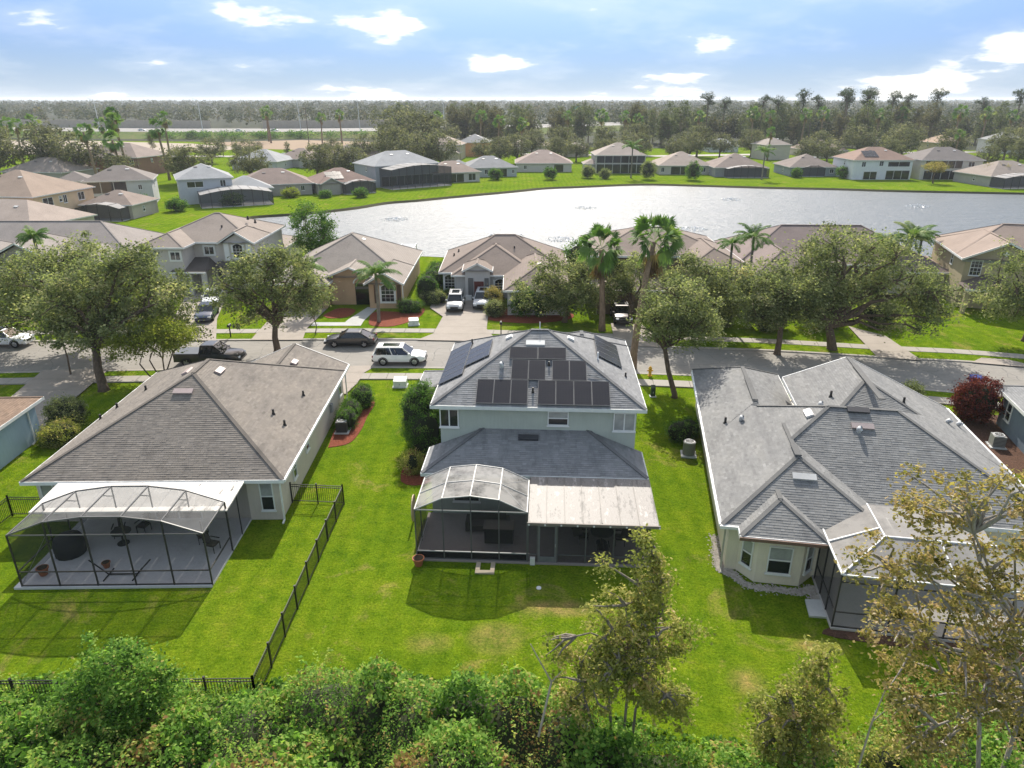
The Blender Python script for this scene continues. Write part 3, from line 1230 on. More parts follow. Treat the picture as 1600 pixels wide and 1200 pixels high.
def solar(root, c, w, l, slope, rz):
    """one panel lying on a slope: dark glass in a thin frame"""
    k = (round(w, 2), round(l, 2))
    if k not in _solar:
        a = MB().box(-w / 2 + 0.012, w / 2 - 0.012, -l / 2 + 0.012, l / 2 - 0.012, 0.10, 0.138)
        f = MB()
        for (x0, x1, y0, y1) in ((-w / 2, -w / 2 + 0.018, -l / 2, l / 2), (w / 2 - 0.018, w / 2, -l / 2, l / 2), (-w / 2 + .018, w / 2 - .018, -l / 2, -l / 2 + 0.018), (-w / 2 + .018, w / 2 - .018, l / 2 - 0.018, l / 2)):
            f.box(x0, x1, y0, y1, 0.095, 0.145)
        for yy in (-l * 0.3, l * 0.3):
            f.box(-w / 2, w / 2, yy - 0.02, yy + 0.02, 0.03, 0.094)
        ms = []
        for nm, b, m in (('solar_panel', a, mat_solar()), ('frame', f, plain('panel_frame', (0.16, 0.16, 0.16), 0.4, 0.1))):
            me = bpy.data.meshes.new(nm)
            me.from_pydata(b.v, [], b.f)
            me.materials.append(m)
            ms.append(me)
        _solar[k] = ms
    ms = _solar[k]
    o = share('solar_panel', ms[0], root, c, (math.atan(slope), 0, rz))
    share('frame', ms[1], o, (0, 0, 0))
    return o


_solar = {}

# --- A: the two-storey sage house in the middle
SAGE = (0.44, 0.475, 0.415)
A = thing('two_storey_house', 'two-storey sage green house with dark solar panels on its grey hip roof', 'house', (1.45, 36.4, 0), R(-3))
wa = [dict(x0=-6.1, x1=6.1, y0=0, y1=11.1, ze=5.8, p=0.51, axis='x'),
      dict(x0=-0.55, x1=6.07, y0=5.0, y1=12.4, ze=5.785, p=0.51, axis='y', nocap=('SW', 'SE')),
      dict(x0=-8.75, x1=-1.5, y0=6.9, y1=13.0, ze=2.86, p=0.42, axis='x')]
mA = shingle_near(GREY_SH)
make_roof(A, wa, mA, plain('pale_trim', (0.62, 0.64, 0.62), 0.5, 0.08), shingles=True, seed=11)
make_walls(A, wa, stucco(SAGE))
lowP = [[(-6.3, -2.65, 2.9), (6.05, -2.65, 2.9), (2.9, 0.5, 4.223), (-3.15, 0.5, 4.223)],
        [(-6.3, 0.5, 2.9), (-6.3, -2.65, 2.9), (-3.15, 0.5, 4.223), (-3.15, 0.5, 4.223)],
        [(6.05, -2.65, 2.9), (6.05, 0.5, 2.9), (2.9, 0.5, 4.223), (2.9, 0.5, 4.223)]]
lb = MB()
for p in lowP:
    lb.poly(p if p[2] != p[3] else p[:3])
lb.poly([(-6.28, -2.63, 2.87), (-6.28, 0.5, 2.87), (6.03, 0.5, 2.87), (6.03, -2.63, 2.87)])
lr = lb.build('lower_roof', mA, A)
Q, T = shingle_quads(lowP, np.random.default_rng(5))
link('shingles', quads_mesh('shingles', Q, T), mA, lr, kind='stuff')
for pa, pb in (((-6.3, -2.65, 2.93), (-3.15, 0.5, 4.25)), ((6.05, -2.65, 2.93), (2.9, 0.5, 4.25))):
    MB().bar(pa, pb, 0.24, 0.03).build('ridge_cap', mA, lr)
roof_vent(lr, -0.5, -0.15, 3.95, 0.42, m=plain('dark_vent', (0.05, 0.05, 0.055), 0.5))
MB().box(-6.35, 6.1, -2.72, -2.65, 2.72, 2.91).box(-6.37, -6.3, -2.65, 0.45, 2.7, 2.91).box(6.05, 6.12, -2.65, 0.45, 2.7, 2.91).build('gutter', plain('pale_trim', (0.62, 0.64, 0.62)), A)
MB().box(-5.85, 5.62, -2.2, 0.46, -0.05, 2.86).build('lower_wall', stucco(SAGE), A)
window(A, -5.12, 0.447, 4.27, 1.1, 1.15, 'S', 'slider', blind=False, label='sliding window with dark panes')
window(A, 1.18, 0.447, 4.52, 1.2, 0.9, 'S', 'hung')
window(A, 4.97, 0.447, 4.25, 1.25, 1.15, 'S', 'slider_blind', label='window with pale blinds drawn')
window(A, -3.9, -2.202, 0.9, 1.5, 1.3, 'S', 'hung')
window(A, 2.4, -2.202, 0.05, 2.4, 2.05, 'S', 'slider', name='sliding_door', blind=False)
for k in range(3):
    solar(A, (-3.05 + 0.985 * k, 0.92, 5.8 + 0.51 * 0.92), 0.97, 1.80, 0.51, 0)
for k in range(4):
    solar(A, (0.50 + 1.03 * k, 0.92, 5.8 + 0.51 * 0.92), 1.01, 1.80, 0.51, 0)
for u in (-1.11, -0.10, 1.30, 2.31):
    solar(A, (u, 2.46, 5.8 + 0.51 * 2.46), 0.99, 1.55, 0.51, 0)
for u in (-0.94, 0.78):
    solar(A, (u, 3.67, 5.8 + 0.51 * 3.67), 1.68, 0.96, 0.51, 0)
for k in range(6):
    solar(A, (-5.28, 3.25 + 1.02 * k, 5.8 + 0.51 * 0.82), 1.0, 1.66, 0.51, -math.pi / 2)
for k in range(3):
    solar(A, (-3.76, 4.5 + 1.02 * k, 5.8 + 0.51 * 2.34), 1.0, 1.66, 0.51, -math.pi / 2)
for k in range(4):
    solar(A, (4.33, 5.6 + 1.02 * k, 5.8 + 0.51 * 1.77), 1.0, 1.76, 0.51, math.pi / 2)
pale_vent = plain('pale_vent', (0.62, 0.62, 0.60), 0.5, 0.08)
roof_vent(A, -0.25, 4.5, 8.09, 0.51, m=pale_vent)
roof_vent(A, -1.9, 6.0, 7.94, 0.51, 'W', w=0.5, m=pale_vent)
roof_vent(A, 1.9, 5.9, 7.94, 0.51, 'E', w=0.5, m=pale_vent)
vent_pipe(A, -0.30, 1.0, 6.31, 0.3)
vent_pipe(A, 0.6, 2.9, 7.28, 0.25)
vent_pipe(A, 5.3, 4.0, 6.2, 0.3)
vent_pipe(A, -4.6, 8.6, 6.6, 0.35)
goose_vent(A, -2.2, 2.7, 7.2)
vent_pipe(A, 3.6, 4.6, 7.07, 0.5, 0.05, plain('white_pipe', (0.7, 0.7, 0.7)))
vent_pipe(A, 0.0, 5.55, 8.6, 0.55, 0.03, plain('white_pipe', (0.7, 0.7, 0.7)))
MB().tube([(-3.4, 1.98, 6.92), (-2.2, 1.95, 6.9), (-1.7, 1.9, 6.88)], 0.025, 6).tube([(2.9, 2.2, 7.02), (3.9, 1.9, 6.86)], 0.025, 6).build('conduit', GREYALU(), A)
downspout(A, 5.75, -2.75, 2.9)

# --- its screen enclosure and covered patio
EA = thing('screen_enclosure', 'screen enclosure with arched weathered mesh top and flat white patio roof behind the sage house', 'enclosure', (1.45, 36.4, 0), R(-3))
MB().box(-6.12, 5.95, -6.62, -2.2, -0.02, 0.09).build('patio_slab', mat_concrete('patio_concrete', (0.27, 0.235, 0.22)), EA)
scr = mat_screen('screen_dark', (0.024, 0.025, 0.027), 0.50)
scr_top = mat_screen('screen_weathered', (0.46, 0.44, 0.41), 0.58, (0.12, 0.115, 0.11))
fr = GREYALU()
AX = [-6.0, -4.59, -3.18, -1.77, -0.36]
AZ = [2.98, 3.66, 3.84, 3.66, 2.98]
for k in range(5):
    MB().bar((AX[k], -6.5, 0.05), (AX[k], -6.5, AZ[k]), 0.055, 0.055, (0, 1, 0.01)).build('post', plain('bronze_grey', (0.10, 0.10, 0.10), 0.45), EA)
for k in range(4):
    MB().poly([(AX[k], -6.5, 0.1), (AX[k + 1], -6.5, 0.1), (AX[k + 1], -6.5, 2.98), (AX[k], -6.5, 2.98)]).build('screen_panel', scr, EA)
    MB().poly([(AX[k], -6.5, 2.98), (AX[k + 1], -6.5, 2.98), (AX[k + 1], -6.5, AZ[k + 1]), (AX[k], -6.5, AZ[k])]).build('screen_panel', scr, EA)
    for j, (ya, yb) in enumerate(((-6.5, -4.95), (-4.95, -3.3))):
        MB().poly([(AX[k], ya, AZ[k]), (AX[k + 1], ya, AZ[k + 1]), (AX[k + 1], yb, AZ[k + 1]), (AX[k], yb, AZ[k])]).build('roof_screen', scr_top, EA)
    for ya in (-6.5, -4.95, -3.3):
        MB().bar((AX[k], ya, AZ[k] + 0.01), (AX[k + 1], ya, AZ[k + 1] + 0.01), 0.05, 0.05).build('beam', fr, EA)
    for zz in (2.98, 0.55, 0.12):
        MB().bar((AX[k], -6.5, zz), (AX[k + 1], -6.5, zz), 0.05, 0.05).build('rail', fr if zz > 0.2 else plain('bronze_grey', (0.1, 0.1, 0.1)), EA)
    MB().box(AX[k] + 0.03, AX[k + 1] - 0.03, -6.49, -6.47, 0.12, 0.52).build('kick_plate', mat_screen('kick_screen', (0.02, 0.02, 0.021), 0.9), EA)
for k in range(5):
    MB().bar((AX[k], -6.5, AZ[k]), (AX[k], -3.3, AZ[k]), 0.055, 0.06).build('beam', fr, EA)
MB().poly([(-6.0, -6.5, 0.1), (-6.0, -6.5, 2.98), (-6.0, -3.3, 2.98), (-6.0, -3.3, 0.1)]).build('screen_panel', scr, EA)
MB().bar((-6.0, -4.95, 0.05), (-6.0, -4.95, 2.98), 0.055, 0.055, (0, 1, 0.01)).build('post', plain('bronze_grey', (0.1, 0.1, 0.1)), EA)
for a, b in (((-0.36, -6.5, 2.98), (-1.77, -4.95, 3.66)), ((-1.77, -4.95, 3.66), (-0.36, -3.3, 2.98)), ((-1.77, -4.95, 3.66), (-0.36, -4.95, 2.98)), ((-6.0, -6.5, 2.98), (-4.59, -4.95, 3.66))):
    MB().bar(a, b, 0.02, 0.02).build('brace', GREYALU(), EA)
MB().bar((-6.0, -6.5, 0.3), (-6.0, -3.3, 0.3), 0.04, 0.04).build('rail', fr, EA)
# patio roof: aluminium pans side by side
for k in range(7):
    xa, xb = -0.30 + k * 0.918, -0.30 + (k + 1) * 0.918
    m = MB().add([(xa, -6.75, 2.60), (xb - 0.03, -6.75, 2.60), (xb - 0.03, -2.75, 2.90), (xa, -2.75, 2.90), (xa, -6.75, 2.52), (xb - 0.03, -6.75, 2.52), (xb - 0.03, -2.75, 2.82), (xa, -2.75, 2.82)],
                 [(0, 1, 2, 3), (7, 6, 5, 4), (0, 4, 5, 1), (1, 5, 6, 2), (2, 6, 7, 3), (3, 7, 4, 0)])
    m.box(xb - 0.028, xb - 0.002, -6.74, -6.70, 2.52, 2.64)
    m.bar((xb - 0.016, -6.72, 2.625), (xb - 0.016, -2.78, 2.92), 0.022, 0.035)
    m.build('roof_pan', mat_pan(), EA)
MB().box(-0.36, 6.18, -6.84, -6.76, 2.47, 2.62).build('gutter', plain('rust_gutter', (0.20, 0.17, 0.15), 0.6), EA)
for k in range(9):
    MB().box(-0.3 + k * 0.8, -0.22 + k * 0.8, -6.87, -6.842, 2.48, 2.56).build('bracket', WHITE(), EA)
PB = [-0.30, 0.17, 1.17, 2.6, 4.0, 5.75]
for k, x in enumerate(PB):
    MB().bar((x, -6.5, 0.05), (x, -6.5, 2.5), 0.06, 0.06, (0, 1, 0.01)).build('post', plain('bronze_grey', (0.1, 0.1, 0.1)), EA)
for k in range(5):
    if k == 1:
        d = MB().box(0.22, 0.30, -6.53, -6.47, 0.1, 2.32).box(1.04, 1.12, -6.53, -6.47, 0.1, 2.32).box(0.30, 1.04, -6.53, -6.47, 2.22, 2.32).box(0.30, 1.04, -6.53, -6.47, 0.1, 0.42)
        dd = d.build('screen_door', plain('door_grey', (0.16, 0.165, 0.17), 0.5), EA)
        MB().poly([(0.30, -6.5, 0.42), (1.04, -6.5, 0.42), (1.04, -6.5, 2.22), (0.30, -6.5, 2.22)]).build('screen_panel', scr, dd)
        MB().box(1.06, 1.09, -6.58, -6.53, 1.05, 1.2).build('handle', GREYALU(), dd)
        continue
    MB().poly([(PB[k], -6.5, 0.1), (PB[k + 1], -6.5, 0.1), (PB[k + 1], -6.5, 2.5), (PB[k], -6.5, 2.5)]).build('screen_panel', scr, EA)
    MB().bar((PB[k], -6.5, 0.55), (PB[k + 1], -6.5, 0.55), 0.05, 0.05).build('rail', plain('bronze_grey', (0.1, 0.1, 0.1)), EA)
MB().poly([(5.75, -6.5, 0.1), (5.75, -2.8, 0.1), (5.75, -2.8, 2.6), (5.75, -6.5, 2.5)]).build('screen_panel', scr, EA)
MB().box(-0.33, 5.8, -6.53, -6.47, 2.42, 2.5).build('header', plain('bronze_grey', (0.1, 0.1, 0.1)), EA)
MB().box(-0.19, 0.06, -6.72, -6.54, 0.02, 0.42).build('meter_box', plain('pale_box', (0.62, 0.62, 0.58)), EA)

# furniture under the roofs, half hidden behind the screens
def world_of(root, p):
    m = Matrix.Translation(root.location) @ Matrix.Rotation(root.rotation_euler[2], 4, 'Z')
    return tuple(m @ Vector(p))


def patio_chair(loc, rz, label, m):
    t = thing('patio_chair', label, 'chair', loc, rz, 'patio chairs')
    MB().box(-0.27, 0.27, -0.25, 0.27, 0.38, 0.45).build('seat', m, t)
    MB().bar((0, 0.27, 0.42), (0, 0.40, 0.95), 0.52, 0.05, (1, 0, 0)).build('backrest', m, t)
    for sx in (-1, 1):
        for sy in (-1, 1):
            MB().bar((sx * 0.25, sy * 0.24, 0.0), (sx * 0.25, sy * 0.24, 0.4), 0.035, 0.035, (0, 1, 0.01)).build('leg', BLACK(), t)
        MB().bar((sx * 0.29, -0.25, 0.63), (sx * 0.29, 0.3, 0.63), 0.05, 0.04).build('armrest', BLACK(), t)
    return t


def patio_table(loc, r, label, h=0.72):
    t = thing('patio_table', label, 'table', loc)
    MB().cyl(0, 0, h, h + 0.04, r, 20).build('tabletop', plain('dark_table', (0.05, 0.048, 0.045), 0.4), t)
    MB().cyl(0, 0, 0.04, h, 0.05, 10).build('pedestal', BLACK(), t)
    MB().cyl(0, 0, 0.0, 0.05, 0.3, 16).build('base', BLACK(), t)


CH = plain('dark_wicker', (0.055, 0.045, 0.040), 0.7)
patio_table(world_of(A, (3.55, -4.7, 0.09)), 0.62, 'round dark table under the white patio roof')
for i, (dx, dy, rz) in enumerate(((0, 0.95, 0), (0.95, 0, -math.pi / 2), (-0.95, 0, math.pi / 2), (0, -0.95, math.pi))):
    patio_chair(world_of(A, (3.55 + dx, -4.7 + dy, 0.09)), rz + R(-3), 'dark patio chair ' + ('behind', 'at the right of', 'at the left of', 'in front of')[i] + ' the round table under the white patio roof', CH)
sofa = thing('patio_sofa', 'dark wicker sofa inside the arched screen enclosure of the sage house', 'sofa', world_of(A, (-2.6, -3.6, 0.09)), R(-3))
MB().box(-1.0, 1.0, -0.45, 0.4, 0.08, 0.42).build('seat', CH, sofa)
MB().box(-1.0, 1.0, 0.25, 0.42, 0.42, 0.85).build('backrest', CH, sofa)
for s in (-1, 1):
    MB().box(s * 1.09 - 0.09, s * 1.09 + 0.09, -0.45, 0.42, 0.05, 0.62).build('armrest', CH, sofa)
bar_ = thing('patio_bar', 'dark square bar counter inside the arched screen enclosure of the sage house', 'counter', world_of(A, (-1.9, -4.7, 0.09)), R(-3))
MB().box(-0.75, 0.75, -0.35, 0.35, 0.0, 0.9).build('cabinet', plain('dark_bar', (0.030, 0.028, 0.027), 0.6), bar_)
MB().box(-0.82, 0.82, -0.42, 0.42, 0.902, 0.95).build('counter_top', plain('dark_top', (0.07, 0.065, 0.06), 0.4), bar_)

# --- B: the tan-roofed single-storey house on the left
B = thing('bungalow', 'single-storey grey house with tan shingle hip roof beside the black fence', 'house', (-12.45, 33.5, 0), R(1))
wb = [dict(x0=-14.12, x1=0.0, y0=0.0, y1=16.6, ze=2.8, p=0.5, axis='y'),
      dict(x0=-7.95, x1=-0.025, y0=6.0, y1=18.0, ze=2.79, p=0.43, axis='y', gb=True)]
mB = shingle_near(TAN_SH)
make_roof(B, wb, mB, WHITE(), shingles=True, seed=21)
make_walls(B, wb, stucco((0.60, 0.53, 0.46)))
window(B, -1.15, 0.447, 0.62, 0.75, 1.8, 'S', 'hung')
window(B, -13.1, 0.447, 0.62, 0.75, 1.8, 'S', 'hung')
window(B, -0.447, 6.4, 1.3, 0.75, 0.8, 'E', 'hung')
window(B, -0.447, 3.4, 1.0, 0.7, 1.2, 'E', 'hung', blind=False)
window(B, -0.447, 16.2, 0.9, 0.8, 1.5, 'E', 'hung')
window(B, -6.2, 0.447, 0.1, 2.6, 2.1, 'S', 'slider', name='sliding_door', blind=False)
ven = plain('rose_vent', (0.40, 0.32, 0.30), 0.5, 0.1)
roof_vent(B, -7.2, 5.7, 5.66, 0.5, m=ven)
roof_vent(B, -6.1, 8.6, 5.86, 0.5, 'E', w=0.9, m=ven)
roof_vent(B, -8.1, 8.6, 5.82, 0.5, 'W', w=0.9, m=ven)
roof_vent(B, -3.15, 14.6, 4.2, 0.43, 'E', w=0.8, m=ven)
for (x, y, z) in ((-2.2, 6.2, 3.9), (-1.4, 10.1, 3.5), (-1.36, 5.5, 3.48), (-11.8, 10.1, 3.95), (-13.2, 8.8, 3.25), (-13.7, 7.6, 3.0)):
    vent_pipe(B, x, y, z, 0.35, 0.07)
for (y0, y1) in ((0.0, 17.9),):
    MB().box(0.052, 0.13, y0, y1, 2.66, 2.81).build('gutter', WHITE(), B)
downspout(B, -0.32, 0.28, 2.8)
downspout(B, -0.25, 17.6, 2.8)
bx = MB().box(-0.44, -0.28, 12.8, 13.2, 1.0, 1.6)
bx.build('meter_box', plain('grey_box', (0.30, 0.30, 0.30)), B)

EB = thing('screen_enclosure', 'wide dark screen enclosure with arched top behind the tan-roofed bungalow', 'enclosure', (-12.45, 33.5, 0), R(1))
MB().box(-11.7, -2.2, -5.5, 0.45, -0.02, 0.12).build('patio_slab', mat_concrete('patio_pale', (0.54, 0.53, 0.53)), EB)
scrB = mat_screen('screen_dark_b', (0.030, 0.031, 0.033), 0.36)
scrT = mat_screen('screen_top_grey', (0.20, 0.20, 0.195), 0.42, (0.11, 0.11, 0.108))
BX = [-11.35, -9.52, -7.69, -5.86, -4.03, -2.2]
BZ = [3.02, 3.72, 3.98, 3.98, 3.72, 3.02]
frB = plain('mid_aluminium', (0.12, 0.118, 0.115), 0.45)
for k in range(6):
    MB().bar((BX[k], -5.4, 0.05), (BX[k], -5.4, BZ[k]), 0.06, 0.06, (0, 1, 0.01)).build('post', BRONZE(), EB)
    if BZ[k] > 3.1:
        MB().bar((BX[k], -2.6, 2.75), (BX[k], -2.6, BZ[k]), 0.05, 0.05, (0, 1, 0.01)).build('post', frB, EB)
    MB().bar((BX[k], -5.4, BZ[k]), (BX[k], -2.6, BZ[k]), 0.06, 0.06).build('beam', frB, EB)
    if BZ[k] > 3.1:
        MB().bar((BX[k], -3.4, BZ[k] - 0.05), (BX[k], -2.62, BZ[k] - 0.55), 0.05, 0.05).build('brace', frB, EB)
for k in range(5):
    MB().poly([(BX[k], -5.4, 0.14), (BX[k + 1], -5.4, 0.14), (BX[k + 1], -5.4, 3.02), (BX[k], -5.4, 3.02)]).build('screen_panel', scrB, EB)
    MB().poly([(BX[k], -5.4, 3.02), (BX[k + 1], -5.4, 3.02), (BX[k + 1], -5.4, BZ[k + 1]), (BX[k], -5.4, BZ[k])]).build('screen_panel', scrB, EB)
    MB().poly([(BX[k], -5.4, BZ[k]), (BX[k + 1], -5.4, BZ[k + 1]), (BX[k + 1], -2.6, BZ[k + 1]), (BX[k], -2.6, BZ[k])]).build('roof_screen', scrT, EB)
    MB().poly([(BX[k], -2.6, 2.78), (BX[k + 1], -2.6, 2.78), (BX[k + 1], -2.6, BZ[k + 1]), (BX[k], -2.6, BZ[k])]).build('screen_panel', scrT, EB)
    for ya in (-5.4, -2.6):
        MB().bar((BX[k], ya, BZ[k] + 0.01), (BX[k + 1], ya, BZ[k + 1] + 0.01), 0.06, 0.06).build('beam', frB, EB)
    for zz in (3.02, 0.95, 0.16):
        MB().bar((BX[k], -5.4, zz), (BX[k + 1], -5.4, zz), 0.05, 0.05).build('rail', frB if zz > 2 else BRONZE(), EB)
for x in (BX[0], BX[-1]):
    MB().poly([(x, -5.4, 0.14), (x, -5.4, 3.02), (x, -2.6, 3.02), (x, -2.6, 0.14)]).build('screen_panel', scrB, EB)
    MB().poly([(x, -2.6, 0.14), (x, -2.6, 2.7), (x, 0.4, 2.7), (x, 0.4, 0.14)]).build('screen_panel', scrB, EB)
    MB().bar((x, -2.6, 0.05), (x, -2.6, 3.0), 0.07, 0.07, (0, 1, 0.01)).build('post', BRONZE(), EB)
    MB().bar((x, -1.1, 0.05), (x, -1.1, 2.7), 0.05, 0.05, (0, 1, 0.01)).build('post', BRONZE(), EB)
    MB().bar((x, -5.4, 0.95), (x, -2.6, 0.95), 0.05, 0.05).build('rail', BRONZE(), EB)
MB().bar((BX[0], -5.4, 0.16), (BX[1], -5.4, 3.02), 0.02, 0.02).build('brace', frB, EB)
PANW = plain('white_pan', (0.70, 0.67, 0.62), 0.5, 0.16, 0.8)
for k in range(11):
    xa, xb = -12.05 + k * 0.907, -12.05 + (k + 1) * 0.907
    m = MB().add([(xa, -2.75, 2.62), (xb - 0.012, -2.75, 2.62), (xb - 0.012, 0.02, 2.775), (xa, 0.02, 2.775), (xa, -2.75, 2.54), (xb - 0.012, -2.75, 2.54), (xb - 0.012, 0.02, 2.7), (xa, 0.02, 2.7)],
                 [(0, 1, 2, 3), (7, 6, 5, 4), (0, 4, 5, 1), (1, 5, 6, 2), (2, 6, 7, 3), (3, 7, 4, 0)])
    m.build('roof_pan', mat_pan('pan_clean', (0.74, 0.70, 0.64)) if k > 7 else PANW, EB)
hs = thing('hammock_stand', 'empty dark hammock stand on the patio of the tan-roofed bungalow', 'hammock stand', world_of(B, (-6.9, -4.6, 0.12)), R(1))
MB().tube([(-1.5, 0, 0.9), (-0.7, 0, 0.06), (0.7, 0, 0.06), (1.5, 0, 0.9)], 0.035, 8).build('frame', BLACK(), hs)
for s in (-0.7, 0.7):
    MB().tube([(s, -0.5, 0.035), (s, 0.5, 0.035)], 0.035, 8).build('foot', BLACK(), hs)
grill = thing('covered_grill', 'barbecue under a dark cover inside the bungalow screen enclosure', 'grill', world_of(B, (-10.5, -2.7, 0.12)), 0)
MB().tube([(0, 0, 0), (0, 0, 0.7), (0, 0, 1.0), (0, 0, 1.15)], [0.72, 0.75, 0.62, 0.25], 14).build('cover', plain('dark_cover', (0.018, 0.018, 0.02), 0.7), grill, smooth=True)
for k, (x, y, rz) in enumerate(((-8.7, -1.2, 0.3), (-7.6, -0.8, -0.2), (-4.0, -1.8, 0.5), (-3.2, -2.6, 1.3))):
    patio_chair(world_of(B, (x, y, 0.12)), rz, ('dark chair left of the small round table on the bungalow patio', 'dark chair behind the small round table on the bungalow patio', 'dark chair near the sliding door side of the bungalow patio', 'dark chair at the right screen wall of the bungalow patio')[k], CH)
patio_table(world_of(B, (-8.2, -1.9, 0.12)), 0.5, 'small round table on the patio of the tan-roofed bungalow')

# --- C: the grey-roofed house on the right
C_ = thing('bungalow', 'single-storey beige house with grey shingle roof and rear bay window', 'house', (10.2, 29.1, 0), R(-9.6))
wc = [dict(x0=0.0, x1=16.2, y0=1.9, y1=14.5, ze=2.84, p=0.5, axis='x', nocap=('SW', 'NW', 'NE')),
      dict(x0=-0.006, x1=8.0, y0=0.0, y1=12.0, ze=2.85, p=0.5, axis='y', nocap=('NW', 'NE')),
      dict(x0=0.78, x1=4.77, y0=-0.83, y1=5.0, ze=2.845, p=0.5, axis='y', nowall=True, nocap=('NW', 'NE')),
      dict(x0=-0.012, x1=6.2, y0=9.0, y1=21.4, ze=2.852, p=0.5, axis='y', nocap=('SW', 'SE')),
      dict(x0=5.6, x1=16.21, y0=7.5, y1=16.9, ze=2.835, p=0.475, axis='y', xm=9.5, ze2=4.3, gb=True)]
mC = shingle_near(CGREY_SH)
make_roof(C_, wc, mC, WHITE(), shingles=True, seed=31)
make_walls(C_, wc, stucco((0.74, 0.67, 0.54)))
bay = [(1.0, 0.46), (1.75, -0.4), (3.85, -0.4), (4.6, 0.46)]
MB().prism(bay, -0.05, 2.82).build('bay_wall', stucco((0.74, 0.67, 0.54)), C_)
window(C_, 2.8, -0.403, 0.62, 1.12, 1.55, 'S', 'hung')
aL = math.atan2(-0.4 - 0.46, 1.75 - 1.0)
window(C_, 1.375 - 0.003, 0.03 - 0.003, 0.62, 0.66, 1.55, aL, 'hung')
aR = math.atan2(0.46 + 0.4, 4.6 - 3.85)
window(C_, 4.225 + 0.003, 0.03 - 0.003, 0.62, 0.66, 1.55, aR, 'hung')
window(C_, 10.5, 2.347, 0.1, 2.6, 2.1, 'S', 'slider', name='sliding_door', blind=False)
for pa, pb in (((4.0, 5.9, 4.87), (6.3, 8.2, 6.02)), ((3.1, 11.4, 4.42), (6.3, 8.2, 6.02))):
    MB().bar(pa, pb, 0.22, 0.024).build('ridge_cap', mC, C_)
v2 = plain('vent_brown', (0.30, 0.25, 0.24), 0.5, 0.12)
roof_vent(C_, 4.15, 2.85, 4.26, 0.5, m=plain('vent_pale', (0.45, 0.45, 0.44), 0.5))
roof_vent(C_, 7.85, 7.05, 5.40, 0.5, m=v2)
roof_vent(C_, 7.8, 8.05, 5.92, 0.45, m=plain('dark_vent', (0.05, 0.05, 0.055), 0.5))
roof_vent(C_, 5.3, 8.1, 5.5, 0.5, 'W', w=0.9, m=plain('vent_white', (0.62, 0.60, 0.58), 0.5))
goose_vent(C_, 7.6, 6.7, 5.25)
goose_vent(C_, 2.05, 10.2, 3.9)
goose_vent(C_, 14.4, 12.2, 3.72, 0.5)
goose_vent(C_, 15.4, 13.0, 3.25, 0.5)
for (x, y, z) in ((1.2, 10.6, 3.45), (11.5, 11.7, 5.05), (7.4, 11.9, 5.1)):
    vent_pipe(C_, x, y, z, 0.4, 0.07)
goose_vent(C_, 6.6, 10.9, 4.85)
for (xa, ya, za, xb, yb, zb) in ((3.1, 12.2, 4.46, 3.1, 16.0, 4.46), (9.5, 9.6, 6.07, 9.5, 15.2, 6.07), (4.0, 3.95, 4.92, 4.0, 5.2, 4.92)):
    MB().bar((xa, ya, za), (xb, yb, zb), 0.34, 0.07).build('ridge_vent', mC, C_)
MB().box(-0.14, -0.063, 0.0, 20.9, 2.70, 2.865).box(-0.1, 0.8, -0.13, -0.055, 2.68, 2.84).build('gutter', WHITE(), C_)
MB().box(16.265, 16.34, 1.9, 16.8, 2.68, 2.85).build('gutter', WHITE(), C_)
MB().box(0.72, 4.83, -0.97, -0.885, 2.66, 2.83).build('gutter', plain('brown_gutter', (0.16, 0.10, 0.075), 0.5), C_)
downspout(C_, 0.25, 0.35, 2.8, plain('beige_spout', (0.42, 0.40, 0.34)))
EC = thing('screen_enclosure', 'hipped screen enclosure beside the rear bay window of the beige house', 'enclosure', (10.2, 29.1, 0), R(-9.6))
MB().box(4.65, 14.0, -3.35, 2.3, -0.02, 0.12).build('patio_slab', mat_concrete('pool_deck', (0.46, 0.43, 0.40)), EC)
scrC = mat_screen('screen_c', (0.16, 0.16, 0.16), 0.42)
scrCd = mat_screen('screen_cd', (0.035, 0.036, 0.038), 0.62)
for k in range(4):
    xa, xb = 4.7 + k * 2.3, 4.7 + (k + 1) * 2.3
    MB().poly([(xa, -3.25, 0.14), (xb, -3.25, 0.14), (xb, -3.25, 2.9), (xa, -3.25, 2.9)]).build('screen_panel', scrC, EC)
    for zz in (2.92, 2.55, 0.95, 0.16):
        MB().bar((xa, -3.25, zz), (xb, -3.25, zz), 0.05, 0.05).build('rail', BRONZE() if zz < 2.6 else WHITE(), EC)
for k in range(5):
    MB().bar((4.7 + k * 2.3, -3.25, 0.05), (4.7 + k * 2.3, -3.25, 2.9), 0.06, 0.06, (0, 1, 0.01)).build('post', BRONZE(), EC)
for k in range(3):
    ya, yb = -3.25 + k * 1.15, -3.25 + (k + 1) * 1.15
    MB().poly([(4.7, ya, 0.14), (4.7, ya, 2.9), (4.7, yb, 2.9), (4.7, yb, 0.14)]).build('screen_panel', scrCd, EC)
    MB().bar((4.7, yb, 0.05), (4.7, yb, 2.9), 0.06, 0.06, (0, 1, 0.01)).build('post', BRONZE(), EC)
    MB().bar((4.7, ya, 0.95), (4.7, yb, 0.95), 0.05, 0.05).build('rail', BRONZE(), EC)
MB().bar((4.68, -3.25, 2.94), (4.68, 0.3, 2.94), 0.07, 0.07).build('beam', WHITE(), EC)
tc = mat_screen('screen_top_c', (0.30, 0.285, 0.265), 0.80, (0.19, 0.18, 0.17))
inn = (6.95, -1.0, 3.6)
